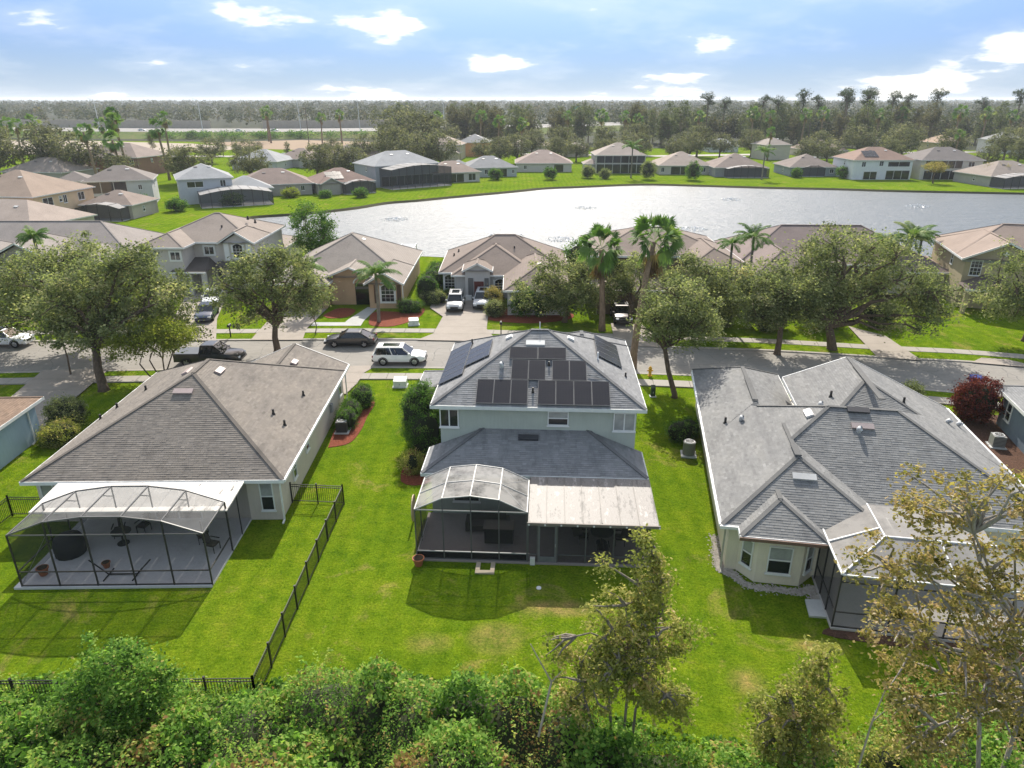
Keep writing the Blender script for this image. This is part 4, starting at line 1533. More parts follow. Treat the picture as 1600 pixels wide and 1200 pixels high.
for q in ([(4.7, -3.25, 2.93), inn, (6.95, 1.8, 3.6), (4.7, 1.2, 2.93)], [(4.7, -3.25, 2.93), (13.9, -3.25, 2.93), (11.6, -1.0, 3.6), inn], [inn, (11.6, -1.0, 3.6), (11.6, 1.9, 3.6), (6.95, 1.8, 3.6)]):
    MB().poly(q).build('roof_screen', tc, EC)
for a, b in (((4.7, -3.25, 2.95), inn), (inn, (11.6, -1.0, 3.6)), (inn, (6.95, 1.8, 3.6)), ((9.3, -3.25, 2.95), (9.3, -1.0, 3.6)), ((4.7, -0.8, 2.95), (6.95, -0.3, 3.6))):
    MB().bar(Vector(a) + Vector((0, 0, 0.03)), Vector(b) + Vector((0, 0, 0.03)), 0.06, 0.06).build('beam', WHITE(), EC)
st = MB().prism([(13.85, 27.0), (14.6, 26.95), (14.4, 25.75), (13.6, 25.85)][::-1], 0.0, 0.1).build('step_slab', mat_concrete('pale_slab', (0.52, 0.52, 0.50)))
tag(st, 'pale concrete step slab on the lawn at the enclosure door of the beige house', 'step slab')

# --- edges: the blue house at the left and the blue-grey house at the right
E1 = thing('bungalow', 'pale blue single-storey house cut by the left picture edge', 'house', (-33.4, 36.0, 0), R(3))
we = [dict(x0=-14, x1=1.3, y0=-9.0, y1=8.9, ze=2.8, p=0.42, axis='y')]
make_roof(E1, we, shingle_near((0.24, 0.17, 0.125)), WHITE(), shingles=True, seed=41)
make_walls(E1, we, stucco((0.33, 0.43, 0.50)))
window(E1, 0.853, 1.2, 0.9, 0.9, 1.3, 'E', 'hung', blind=False)
downspout(E1, 0.95, 7.4, 2.8)
E2 = thing('bungalow', 'blue-grey single-storey house at the right picture edge behind the dark red shrub', 'house', (36.6, 44.0, 0), R(-14))
we2 = [dict(x0=-2.3, x1=13, y0=-14.0, y1=2.6, ze=2.8, p=0.45, axis='y')]
make_roof(E2, we2, shingle_near((0.25, 0.255, 0.26)), WHITE(), shingles=True, seed=43)
make_walls(E2, we2, stucco((0.16, 0.20, 0.24)))
window(E2, -1.853, 0.7, 0.9, 0.8, 1.3, 'W', 'hung', blind=False)

# --- black picket fence round the bungalow's yard
def picket_fence(root_label, line, h=1.25, step=0.115, limit=300):
    f = thing('picket_fence', root_label, 'fence', (line[0][0], line[0][1], 0))
    o = Vector((line[0][0], line[0][1], 0))
    me_p = bpy.data.meshes.new('picket')
    b = MB().box(-0.009, 0.009, -0.009, 0.009, 0.06, h - 0.06)
    me_p.from_pydata(b.v, [], b.f)
    me_p.materials.append(BLACK())
    count = 0
    rest = MB()
    for a, c in zip(line[:-1], line[1:]):
        A0, C0 = Vector((a[0], a[1], 0)) - o, Vector((c[0], c[1], 0)) - o
        d = C0 - A0
        n = max(1, round(d.length / 1.85))
        for k in range(n + 1):
            p = A0 + d * k / n
            MB().box(p.x - 0.035, p.x + 0.035, p.y - 0.035, p.y + 0.035, 0, h + 0.06).box(p.x - 0.045, p.x + 0.045, p.y - 0.045, p.y + 0.045, h + 0.062, h + 0.09).build('post', BLACK(), f)
        for k in range(n):
            p, q = A0 + d * k / n, A0 + d * (k + 1) / n
            for z in (0.14, h - 0.17, h - 0.03):
                MB().bar((p.x, p.y, z), (q.x, q.y, z), 0.03, 0.035).build('rail', BLACK(), f)
        m = int(d.length / step)
        for k in range(1, m):
            p = A0 + d * k / m
            if count < limit:
                share('picket', me_p, f, (p.x, p.y, 0))
                count += 1
            else:
                rest.box(p.x - 0.009, p.x + 0.009, p.y - 0.009, p.y + 0.009, 0.06, h - 0.06)
    if rest.v:
        rest.build('picket_run', BLACK(), f, kind='stuff')
    return f


picket_fence('black metal picket fence round the yard of the tan-roofed bungalow', [(-12.9, 35.75), (-9.82, 35.5), (-10.05, 20.95), (-28.6, 20.7)])
picket_fence('short black picket fence between the tan-roofed bungalow and the pale blue house', [(-26.35, 34.3), (-28.4, 34.3), (-28.7, 24.0)])
# ------------------------------------------------------------------ houses across the street
def simple_house(name, label, loc, rz, wings, roof_c, wall_c, trim=None, near=False, seed=1):
    h = thing(name, label, 'house', loc, rz)
    m = shingle_near(roof_c) if near else shingle_far(roof_c)
    make_roof(h, wings, m, trim or WHITE(), shingles=near, seed=seed)
    make_walls(h, wings, stucco(wall_c))
    return h


BRN = (0.225, 0.180, 0.152)
TAN2 = (0.265, 0.222, 0.190)
PINK = (0.275, 0.215, 0.178)
GRY = (0.25, 0.25, 0.25)
LGR = (0.30, 0.305, 0.31)

# D3: grey house with the brown roof and two cars in its drive
w = [dict(x0=-8.7, x1=7.0, y0=82.3, y1=95.5, ze=2.9, p=0.5, axis='x'),
     dict(x0=-7.1, x1=3.2, y0=80.9, y1=92.0, ze=2.895, p=0.5, axis='y'),
     dict(x0=-0.95, x1=6.5, y0=73.8, y1=88.0, ze=2.905, p=0.5, axis='y'),
     dict(x0=-5.75, x1=-2.25, y0=80.0, y1=84.5, ze=3.6, p=0.5, axis='y', ga=True, over=0.3)]
for q in w:
    q['y0'] -= 80; q['y1'] -= 80
D3 = simple_house('bungalow', 'grey single-storey house with brown roof and gabled entry beyond the street', (0, 80, 0), 0, w, BRN, (0.48, 0.465, 0.45))
window(D3, -7.45, 2.745, 0.8, 1.25, 1.5, 'S', 'arch_grid', trim=True, blind=False)
window(D3, -1.4, 1.345, 0.9, 1.3, 1.2, 'S', 'arch_grid', trim=True, blind=False)
fd = MB().box(-0.55, 0.55, -0.09, 0.0, 0.0, 2.2).build('front_door', plain('red_door', (0.10, 0.022, 0.018), 0.45), D3, loc=(-3.85, 0.30, 0.1))
MB().box(0.36, 0.42, -0.14, -0.092, 0.95, 1.2).build('handle', GREYALU(), fd)
MB().box(-5.1, -4.5, 0.22, 0.30, 0, 2.7).box(-3.2, -2.7, 0.22, 0.30, 0, 2.7).build('recess_panel', plain('dark_recess', (0.12, 0.12, 0.12)), D3)  # flat dark panels, shade of the entry recess put into the colour
for xa, xb in ((-5.42, -4.72), (-3.05, -2.6)):
    MB().box(xa, xb, 0.05, 0.28, -0.02, 0.7).build('white_plinth', WHITE(), D3)
window(D3, 0.6, -5.747, 1.0, 0.9, 1.2, 'S', 'hung')
for (x, y, z) in ((-7.3, 8.5, 3.6), (-6.8, 9.8, 3.85), (0.3, 6.5, 4.9)):
    vent_pipe(D3, x, y, z, 0.35, 0.09)
roof_vent(D3, 3.0, -1.0, 4.6, 0.3, w=0.6, m=plain('pale_vent', (0.62, 0.62, 0.6)))
roof_vent(D3, -2.6, 9.3, 6.1, 0.4, 'W', w=0.8, m=plain('pale_vent', (0.62, 0.62, 0.6)))
roof_vent(D3, 1.2, 9.3, 6.1, 0.4, 'E', w=0.8, m=plain('pale_vent', (0.62, 0.62, 0.6)))

# D2: tan-orange house with the arched window
w = [dict(x0=-27.2, x1=-12.1, y0=79.4, y1=95.2, ze=2.9, p=0.5, axis='y'),
     dict(x0=-16.5, x1=-12.08, y0=76.6, y1=86.0, ze=2.905, p=0.58, axis='y', ga=True),
     dict(x0=-27.0, x1=-20.4, y0=76.4, y1=86.0, ze=2.91, p=0.5, axis='y'),
     dict(x0=-21.2, x1=-15.6, y0=78.2, y1=86.0, ze=3.3, p=0.4, axis='y', ga=True)]
for q in w:
    q['y0'] -= 77; q['y1'] -= 77
D2 = simple_house('bungalow', 'orange-tan house with brown shutters and arched window behind a feather palm', (0, 77, 0), 0, w, (0.27, 0.235, 0.205), (0.52, 0.355, 0.225))
window(D2, -13.95, 0.045, 0.75, 1.5, 1.75, 'S', 'arch_grid', trim=True, blind=False)
for s in (-1, 1):
    MB().box(-0.24, 0.24, -0.05, 0.0, 0, 2.1).build('shutter', plain('brown_shutter', (0.10, 0.060, 0.040), 0.6), D2, loc=(-13.95 + s * 1.28, 0.044, 0.6))
MB().box(-17.9, -16.35, 1.60, 1.65, 0.0, 2.5).build('entry_screen', mat_glass('entry_dark', (0.008, 0.009, 0.010)), D2)
b = MB()
for k in range(10):
    a0, a1 = math.pi * k / 10, math.pi * (k + 1) / 10
    b.bar((-17.1 + 0.95 * math.cos(a0), 1.57, 2.5 + 0.7 * math.sin(a0)), (-17.1 + 0.95 * math.cos(a1), 1.57, 2.5 + 0.7 * math.sin(a1)), 0.12, 0.14, (0, 0, 1))
b.build('entry_arch', WHITE(), D2)
downspout(D2, -12.2, -0.3, 2.9)
MB().box(-19.5, -13.5, 17.5, 22.5, 3.0, 3.04).build('cage_roof', mat_screen('screen_pale_far', (0.42, 0.43, 0.44), 0.7), D2)
b = MB()
for k in range(4):
    b.bar((-19.5 + k * 2, 17.5, 3.06), (-19.5 + k * 2, 22.5, 3.06), 0.1, 0.1)
    b.bar((-19.5 + k * 2, 22.5, 0), (-19.5 + k * 2, 22.5, 3.0), 0.1, 0.1, (0, 1, 0.01))
b.build('cage_frame', WHITE(), D2)
roof_vent(D2, -18.3, 10.0, 5.9, 0.4, 'E', w=0.8, m=plain('pale_vent', (0.62, 0.62, 0.6)))

# D1: grey two-storey house with the white trimmed windows
w = [dict(x0=-44.4, x1=-31.3, y0=85.9, y1=98.3, ze=5.8, p=0.42, axis='x'),
     dict(x0=-44.38, x1=-38.6, y0=82.6, y1=94, ze=5.79, p=0.42, axis='y'),
     dict(x0=-35.7, x1=-31.28, y0=85.3, y1=92, ze=5.81, p=0.62, axis='y', ga=True),
     dict(x0=-36.0, x1=-31.5, y0=98.0, y1=106, ze=2.8, p=0.35, axis='y')]
for q in w:
    q['y0'] -= 86; q['y1'] -= 86
D1 = simple_house('two_storey_house', 'grey two-storey house with tan roof and arched white window surround beyond the street', (0, 86, 0), 0, w, TAN2, (0.54, 0.50, 0.46))
window(D1, -39.9, -2.953, 4.2, 1.2, 1.0, 'S', 'slider', trim=True, blind=False)
window(D1, -37.2, 0.342, 4.2, 1.2, 1.0, 'S', 'slider', trim=True, blind=False)
window(D1, -33.45, -0.257, 3.9, 1.25, 1.5, 'S', 'arch_grid', trim=True, blind=False)
for s in (-1, 1):
    MB().box(-0.3, 0.3, -0.06, 0, 0, 2.2).build('shutter', WHITE(), D1, loc=(-33.45 + s * 1.35, -0.258, 3.6))
DKR = shingle_far((0.10, 0.088, 0.080))
b = MB()
b.add([(-40.6, -3.6, 2.9), (-36.4, -3.6, 2.9), (-37.3, 0.30, 3.9), (-40.0, 0.30, 3.9)], [(0, 1, 2, 3)])
b.add([(-36.4, -3.6, 2.9), (-36.4, 0.3, 2.9), (-37.3, 0.3, 3.9)], [(0, 1, 2)])
b.add([(-40.6, 0.3, 2.9), (-40.6, -3.6, 2.9), (-40.0, 0.3, 3.9)], [(0, 1, 2)])
b.poly([(-40.6, -3.6, 2.88), (-40.6, 0.3, 2.88), (-36.4, 0.3, 2.88), (-36.4, -3.6, 2.88)])
b.build('porch_roof', DKR, D1)
MB().box(-40.65, -36.35, -3.66, -3.6, 2.72, 2.905).build('porch_fascia', WHITE(), D1)
for x in (-40.3, -38.5, -36.8):
    MB().box(x - 0.25, x + 0.25, -3.4, -2.95, 0, 2.88).build('porch_column', stucco((0.55, 0.53, 0.5)), D1)
b = MB().add([(-36.3, -1.0, 3.0), (-31.4, -1.0, 3.0), (-31.6, -0.26, 3.5), (-36.1, -0.26, 3.5), (-36.3, -1.0, 2.9), (-31.4, -1.0, 2.9), (-31.4, -0.26, 2.9), (-36.3, -0.26, 2.9)], [(0, 1, 2, 3), (0, 4, 5, 1), (4, 7, 6, 5), (1, 5, 6, 2), (0, 3, 7, 4)])
b.build('window_roof', DKR, D1)
window(D1, -32.6, -0.257, 0.8, 1.0, 1.3, 'S', 'arch_grid', trim=True, blind=False)
window(D1, -34.4, -0.257, 0.8, 1.0, 1.3, 'S', 'arch_grid', trim=True, blind=False)
MB().box(-36.2, -35.8, -0.30, -0.25, 0.0, 2.7).build('screen_entry', mat_screen('entry_screen', (0.05, 0.05, 0.05), 0.9), D1)
for (x, y, z) in ((-36.3, 3.0, 7.0), (-34.2, 6.5, 7.6), (-33.2, 6.2, 7.2)):
    vent_pipe(D1, x, y, z, 0.35, 0.1)

# D0: long grey house at the left edge
w = [dict(x0=-78, x1=-50, y0=92.0, y1=106, ze=2.9, p=0.48, axis='x'),
     dict(x0=-66.5, x1=-56.5, y0=87.0, y1=99, ze=2.95, p=0.5, axis='y', ga=True),
     dict(x0=-73.8, x1=-64.5, y0=84.5, y1=97, ze=2.91, p=0.5, axis='y', ga=True),
     dict(x0=-58.0, x1=-51.5, y0=86.2, y1=97, ze=2.92, p=0.42, axis='y')]
for q in w:
    q['y0'] -= 90; q['y1'] -= 90
D0 = simple_house('bungalow', 'long grey house with twin white-trimmed gables behind the street oaks', (0, 90, 0), 0, w, (0.26, 0.23, 0.21), (0.30, 0.265, 0.235))
window(D0, -69.0, -5.055, 0.1, 3.0, 1.9, 'S', 'arch_grid', trim=True, blind=False)
window(D0, -61.5, -2.555, 0.9, 1.4, 1.4, 'S', 'hung', trim=True)
for x in (-61.5, -69.2):
    MB().cyl(0, 0, 0, 0.08, 0.28, 12).build('gable_medallion', WHITE(), D0, loc=(x, -2.56 if x > -65 else -5.06, 4.2)).rotation_euler = (math.pi / 2, 0, 0)
window(D0, -53.5, -3.355, 0.9, 1.2, 1.4, 'S', 'hung')

# D4: brown two-storey house behind the palms
w = [dict(x0=8.5, x1=24.8, y0=79.0, y1=91.5, ze=5.6, p=0.35, axis='x'),
     dict(x0=18.8, x1=25.2, y0=73.8, y1=86, ze=5.59, p=0.42, axis='y'),
     dict(x0=9.0, x1=17.0, y0=74.5, y1=84, ze=2.8, p=0.45, axis='y')]
for q in w:
    q['y0'] -= 79; q['y1'] -= 79
D4 = simple_house('two_storey_house', 'brown two-storey house half hidden by the two tall fan palms', (0, 79, 0), R(-1), w, BRN, (0.20, 0.145, 0.11))
TANF = plain('cream_trim', (0.55, 0.48, 0.38))
window(D4, 23.1, -4.753, 3.7, 1.1, 1.5, 'S', 'hung', trim=True, blind=False, frame=TANF)
window(D4, 21.2, -4.753, 0.7, 1.1, 1.5, 'S', 'hung', trim=True, blind=False, frame=TANF)
MB().box(-0.2, 0.2, -0.05, 0, 0, 1.8).build('shutter', TANF, D4, loc=(24.4, -4.753, 3.6))
b = MB()
for k in range(7):
    b.bar((9.0 + k * 1.6, 13.0, 4.4 + 0.4 * math.sin(math.pi * k / 6)), (9.0 + k * 1.6, 19.0, 4.4 + 0.4 * math.sin(math.pi * k / 6)), 0.1, 0.1)
    b.bar((9.0 + k * 1.6, 19.0, 0.0), (9.0 + k * 1.6, 19.0, 4.4 + 0.4 * math.sin(math.pi * k / 6)), 0.1, 0.1, (0, 1, 0.01))
b.build('cage_frame', WHITE(), D4)
MB().box(9.0, 18.6, 13.0, 19.0, 4.42, 4.45).build('cage_screen', mat_screen('screen_pale_far', (0.42, 0.43, 0.44), 0.7), D4)

# D5: brown roof showing above the wide oak
w = [dict(x0=28, x1=53, y0=88.0, y1=102.6, ze=2.9, p=0.5, axis='x'),
     dict(x0=28.6, x1=37, y0=82.0, y1=95, ze=2.91, p=0.5, axis='y'),
     dict(x0=45.0, x1=52.4, y0=84.0, y1=95, ze=2.92, p=0.5, axis='y')]
for q in w:
    q['y0'] -= 88; q['y1'] -= 88
D5 = simple_house('bungalow', 'single-storey house with long brown ridge showing above the widest street oak', (0, 88, 0), R(-2), w, (0.21, 0.165, 0.15), (0.42, 0.38, 0.32))
vent_pipe(D5, 44.0, 5.0, 5.4, 0.8, 0.12)
roof_vent(D5, 33.5, 4.0, 4.6, 0.4, w=0.7, m=plain('pale_vent', (0.62, 0.62, 0.6)))
window(D5, 41, 0.455, 0.9, 1.4, 1.4, 'S', 'hung')

# D6: beige two-storey house at the right
D6w = [dict(x0=0, x1=16, y0=2.5, y1=14.0, ze=5.6, p=0.48, axis='x'),
       dict(x0=-0.02, x1=8.4, y0=0.0, y1=12.8, ze=5.61, p=0.46, axis='y', ga=True),
       dict(x0=-1.0, x1=0.9, y0=8.0, y1=15, ze=2.7, p=0.4, axis='y')]
D6 = simple_house('two_storey_house', 'beige two-storey house with tan gable at the right edge of the lake row', (49.9, 77.4, 0), R(-16), D6w, PINK, (0.40, 0.335, 0.215))
window(D6, 1.6, 0.447, 3.7, 1.15, 1.75, 'S', 'hung_grid', blind=False)
window(D6, 0.432, 5.0, 4.0, 0.8, 1.2, 'W', 'hung', blind=False)
b = MB().add([(0.2, -2.6, 2.8), (5.6, -2.6, 2.8), (4.2, 0.4, 3.9), (2.6, 0.4, 3.9)], [(0, 1, 2, 3)])
b.add([(0.2, 0.4, 2.8), (0.2, -2.6, 2.8), (2.6, 0.4, 3.9)], [(0, 1, 2)]).add([(5.6, -2.6, 2.8), (5.6, 0.4, 2.8), (4.2, 0.4, 3.9)], [(0, 1, 2)])
b.poly([(0.2, -2.6, 2.78), (0.2, 0.4, 2.78), (5.6, 0.4, 2.78), (5.6, -2.6, 2.78)])
b.build('porch_roof', shingle_far((0.12, 0.095, 0.085)), D6)
MB().box(0.15, 5.65, -2.66, -2.6, 2.6, 2.805).build('porch_fascia', WHITE(), D6)
for x in (0.5, 5.2):
    MB().box(x - 0.2, x + 0.2, -2.4, -2.0, 0, 2.78).build('porch_column', stucco((0.40, 0.335, 0.215)), D6)
md = MB().box(-0.22, 0.22, -0.03, 0, -0.22, 0.22).build('gable_medallion', WHITE(), D6, loc=(4.2, 0.42, 6.2))
md.rotation_euler = (0, R(45), 0)
MB().box(0.1, 8.3, 0.405, 0.445, 5.2, 5.5).build('frieze', stucco((0.30, 0.31, 0.31)), D6)

# ------------------------------------------------------------------ houses round the lake
def far_house(label, cx, cy, wd, dp, st, roof_c, wall_c, rz=0.0, lanai=(), wins=(), cage=None, wing=None, gable=None, p=0.46, solar_n=0, cage_c=None, name=None):
    """house seen across the water; the origin is the middle of its front wall"""
    ze = 2.75 if st == 1 else 5.5
    h = thing(name or ('bungalow' if st == 1 else 'two_storey_house'), label, 'house', (cx, cy, 0), R(rz))
    o = 0.4
    ax = 'x' if wd > dp else 'y'
    ws = [dict(x0=-wd / 2, x1=wd / 2, y0=-o, y1=dp - o, ze=ze, p=p, axis=ax, over=o)]
    if wing:
        x0, x1, y0, y1, z = wing
        ws.append(dict(x0=x0, x1=x1, y0=y0, y1=y1, ze=z, p=p, axis='y' if (y1 - y0) > (x1 - x0) else 'x', over=o))
    if gable:
        x0, x1, y0, y1, z = gable
        ws.append(dict(x0=x0, x1=x1, y0=y0, y1=y1, ze=z, p=0.5, axis='y', ga=True, over=o))
    make_roof(h, ws, shingle_far(roof_c), plain('far_trim', (0.55, 0.54, 0.51)), caps=False)
    make_walls(h, ws, stucco(wall_c))
    dk = mat_glass('lanai_dark', (0.022, 0.023, 0.026))
    for (x0, x1, z0, z1) in lanai:
        l = MB().box(x0, x1, -0.03, 0.0, z0, z1).build('lanai_screen', dk, h)
        n = max(1, round((x1 - x0) / 2.4))
        fbm = MB()
        for k in range(n + 1):
            x = x0 + (x1 - x0) * k / n
            fbm.box(x - 0.06, x + 0.06, -0.08, -0.032, z0, z1)
        fbm.box(x0 - 0.06, x1 + 0.06, -0.078, -0.033, z1, z1 + 0.12)
        fbm.build('lanai_frame', plain('far_trim', (0.55, 0.54, 0.51)), l)
    for (x, z, w_, h_) in wins:
        window(h, x, -0.002, z, w_, h_, 'S', 'slider', blind=False)
    for s in (-1, 1):
        window(h, s * (wd / 2 - o - 0.0) + s * 0.002, dp * 0.4, ze - 1.75, 0.8, 1.1, 'E' if s > 0 else 'W', 'hung')
    for k, xx in enumerate((-0.12, 0.13)):
        roof_vent(h, xx * wd, dp * 0.36 - o, ze + p * dp * 0.36 - 0.03, p, w=0.8, m=plain('vent_mix%d' % k, ((0.1, 0.09, 0.085), (0.6, 0.58, 0.55))[k], 0.5))
    if cage:
        x0, x1, d, hh = cage
        sm = mat_screen(cage_c or 'cage_far', (0.045, 0.046, 0.05), 0.6)
        n = max(2, round((x1 - x0) / 2.2))
        c = MB().box(x0, x1, -d, -0.02, -0.02, 0.1).build('cage_slab', mat_concrete('patio_pale', (0.54, 0.53, 0.53)), h)
        for k in range(n + 1):
            x = x0 + (x1 - x0) * k / n
            rise = 0.9 * math.sin(math.pi * k / n)
            MB().bar((x, -d, 0), (x, -d, hh + rise), 0.09, 0.09, (0, 1, 0.01)).bar((x, -d, hh + rise), (x, -0.05, hh + rise), 0.09, 0.09).build('cage_frame', GREYALU() if cage_c else BRONZE(), c)
            if k < n:
                x2 = x0 + (x1 - x0) * (k + 1) / n
                r2 = 0.9 * math.sin(math.pi * (k + 1) / n)
                MB().poly([(x, -d, 0.1), (x2, -d, 0.1), (x2, -d, hh + r2), (x, -d, hh + rise)]).build('cage_panel', sm, c)
                MB().poly([(x, -d, hh + rise), (x2, -d, hh + r2), (x2, -0.05, hh + r2), (x, -0.05, hh + rise)]).build('cage_roof', mat_screen('cage_far_top', (0.36, 0.35, 0.34), 0.7), c)
        for x in (x0, x1):
            MB().poly([(x, -d, 0.1), (x, -0.05, 0.1), (x, -0.05, hh), (x, -d, hh)]).build('cage_panel', sm, c)
    for k in range(solar_n):
        o_ = solar(h, (-wd * 0.26 + (k % 4) * 1.05, dp * 0.14 + (k // 4) * 1.6, ze + p * (dp * 0.14 + 0.4 + (k // 4) * 1.6)), 1.0, 1.65, p, 0)
    return h


far_house('low house with pale screen cage at the right edge of the far bank', 137, 196, 19, 15, 1, TAN2, (0.36, 0.35, 0.33), 6, cage=(-9, 6, 5, 2.7))
far_house('cream two-storey house with dark roof and wide upper lanai across the lake', 127.9, 213.5, 18.6, 14, 2, (0.17, 0.15, 0.14), (0.52, 0.49, 0.43), 0, lanai=((-7.8, 3.0, 3.2, 5.3), (-7.8, 7.4, 0.1, 2.5)), wins=((5.6, 3.6, 1.8, 1.4),))
far_house('white two-storey house with terracotta and solar roof across the lake', 107.9, 213.5, 18.2, 14, 2, (0.245, 0.165, 0.130), (0.66, 0.67, 0.68), 2, lanai=((1.2, 8.2, 0.1, 2.5), (-5.4, -1.5, 0.1, 2.2)), wins=((4.6, 3.6, 6.5, 1.4), (-5.8, 3.6, 1.2, 1.4), (-0.6, 3.8, 1.2, 1.4)), solar_n=8)
far_house('small blue-grey house with arched screen front across the lake', 91.5, 222.5, 14.8, 15, 1, (0.20, 0.165, 0.145), (0.27, 0.31, 0.33), 0, cage=(-3.4, 3.4, 0.5, 2.5), wins=((-5.6, 1, 1.2, 1.2), (5.6, 1, 1.2, 1.2)))
far_house('grey-brown house with white curved screen cage behind a feather palm', 69.1, 221, 16.5, 16, 1, (0.225, 0.18, 0.155), (0.30, 0.30, 0.30), 0, cage=(-5, 7.5, 3, 2.6))
far_house('beige house with pale tan roof and one dark lanai across the lake', 53.9, 228, 17, 16, 1, (0.31, 0.255, 0.215), (0.50, 0.47, 0.40), 0, lanai=((-4.5, 1.5, 0.1, 2.4),), wins=((-7, 0.8, 1, 1.4), (5.6, 0.8, 1.4, 1.3)))
far_house('two-storey house with both floors screened dark across the lake', 34.3, 232, 16.4, 15, 2, (0.31, 0.262, 0.225), (0.42, 0.40, 0.37), 0, lanai=((-7.6, 7.6, 3.2, 5.4), (-7.6, 7.6, 0.1, 2.8)), wing=(-11.5, -6, 2, 10, 2.7))
far_house('cream house with pinkish roof and small square lanai across the lake', 10.3, 236.5, 18.6, 16, 1, (0.29, 0.225, 0.195), (0.52, 0.49, 0.44), 0, lanai=((3.2, 6.3, 0.1, 2.3),), wins=((-6, 0.9, 0.9, 1.2), (1.2, 1.2, 0.7, 0.8)))
far_house('grey-green house with grey roof by the round lakeside bush', -6.0, 221, 16, 13, 1, GRY, (0.40, 0.43, 0.42), 12, lanai=((1.6, 4.6, 0.1, 2.3),), wins=((-1.8, 0.9, 1, 1.3), (6.5, 1, 0.8, 1.0)), wing=(-12, -5, 6, 15, 2.7))
far_house('tan house with two dark lanai bays and white columns on the far bank', -15.8, 206, 15, 12, 1, (0.275, 0.215, 0.18), (0.50, 0.47, 0.42), 22, lanai=((-6.8, 2.4, 0.1, 2.3),), wins=((4.8, 0.4, 2.2, 1.9),))
far_house('grey two-storey house with huge flat screen cage on the far bank', -28.3, 199.0, 20, 14, 2, LGR, (0.36, 0.38, 0.40), 36, lanai=((-8, 8, 0.2, 2.6),), cage=(-8.5, 9.5, 7, 4.9))
far_house('brown-roofed bungalow with rooftop solar panels and white curved awning', -41.2, 181.5, 15, 13, 1, (0.21, 0.145, 0.12), (0.36, 0.33, 0.29), 30, cage=(-1.2, 6.6, 2.5, 2.4), wins=((-4.6, 0.7, 2.0, 1.4),), solar_n=8, gable=(-6.9, -1.6, -1.6, 5, 2.75))
far_house('brown-roofed house with wide dark lanai door on the left bank', -57.5, 176.5, 18, 14, 1, (0.22, 0.168, 0.145), (0.38, 0.355, 0.32), 20, lanai=((-6.5, -1.0, 0.1, 2.3),), wins=((3.2, 0.6, 1.6, 1.6), (6.4, 1.0, 0.9, 1.2)))
far_house('light grey two-storey house with pool cage on the left bank', -68.6, 163.0, 12, 13, 2, LGR, (0.47, 0.49, 0.51), 26, wins=((-2.2, 3.6, 3.4, 1.3), (3.6, 3.6, 1.2, 1.4)), cage=(-2, 13, 8, 2.8), wing=(3.2, 14.5, -0.4, 10.5, 2.8))
far_house('two-storey house with screened upper balcony and white columns at the left', -85.8, 158.5, 14, 12, 2, (0.19, 0.165, 0.15), (0.48, 0.49, 0.48), 20, lanai=((-6.0, 1.6, 2.9, 5.2), (-5.8, 1.4, 0.1, 2.3)), wins=((4.2, 3.4, 0.8, 1.1),), wing=(-13, -5.5, 3, 11, 5.4))
D7 = far_house('peach two-storey house with long side wall at the left edge', -95.5, 132.0, 18, 17, 2, (0.275, 0.21, 0.165), (0.58, 0.44, 0.29), -7, wins=((5.0, 3.4, 1.2, 1.4),))
for yy, ww in ((3.5, 2.6), (8.0, 1.0), (12.5, 1.8)):
    window(D7, 8.6 + 0.003, yy, 3.4, ww, 1.5, 'E', 'slider', blind=False)
far_house('low pinkish-beige roof before the peach house at the left edge', -87.5, 117.8, 20, 14, 1, (0.33, 0.27, 0.23), (0.46, 0.42, 0.36), -14)
far_house('small bungalow with dark cage between the peach house and the balcony house', -79.5, 141.0, 11, 10, 1, (0.24, 0.19, 0.16), (0.42, 0.38, 0.33), -4, cage=(-4.5, 4.5, 3, 2.4))
far_house('house with only its tan roof showing behind the left oak hedge', -135.9, 207, 20, 15, 1, TAN2, (0.40, 0.36, 0.31), -10)
far_house('brick-fronted brown house behind the leaning fan palms', -124.6, 225, 24, 16, 2, (0.235, 0.19, 0.165), (0.25, 0.14, 0.10), -12, gable=(1, 7, -1.8, 6, 5.4), wins=((-4, 3.4, 1.4, 1.4), (9.5, 3.6, 1.6, 1.2)))
far_house('pale grey bungalow below the grass bank', -85.4, 243.5, 17, 15, 1, LGR, (0.48, 0.48, 0.48), -10, wins=((4.5, 1, 1.0, 1.2),))
far_house('brown-roofed bungalow with small white gable below the grass bank', -75.0, 253, 16, 14, 1, (0.24, 0.19, 0.165), (0.42, 0.40, 0.37), -10, gable=(2, 6.5, -1.6, 5, 2.75))
far_house('low grey-brown roof between the trees behind the solar bungalow', -60.5, 275, 20, 14, 1, (0.25, 0.205, 0.18), (0.42, 0.40, 0.37), -8)
far_house('dark tan roof half hidden by the big round oak', -46, 262, 16, 14, 1, (0.24, 0.18, 0.15), (0.42, 0.40, 0.37), -8)
far_house('tan two-storey house with tiered roofs behind the far bank', -27.2, 285.5, 15.5, 14, 2, (0.30, 0.24, 0.20), (0.48, 0.41, 0.31), -5, wing=(-10, -2, -4, 6, 2.8), gable=(1.5, 7.5, -5, 5, 2.8), wins=((-1.5, 3.6, 1.2, 1.2), (5, 3.6, 1.2, 1.2)))
far_house('orange-walled house with grey roof behind the far bank', -16.0, 302, 13, 14, 2, GRY, (0.50, 0.27, 0.13), -5, wins=((3.0, 3.4, 1.2, 1.3),))
far_house('small tan house with arched gable window in the trees beyond the lake', 26.1, 301, 11, 12, 1, (0.30, 0.25, 0.21), (0.46, 0.40, 0.32), 0, gable=(-4, 2, -1.8, 5, 3.4), wins=((-1, 1.2, 1.6, 1.4),))
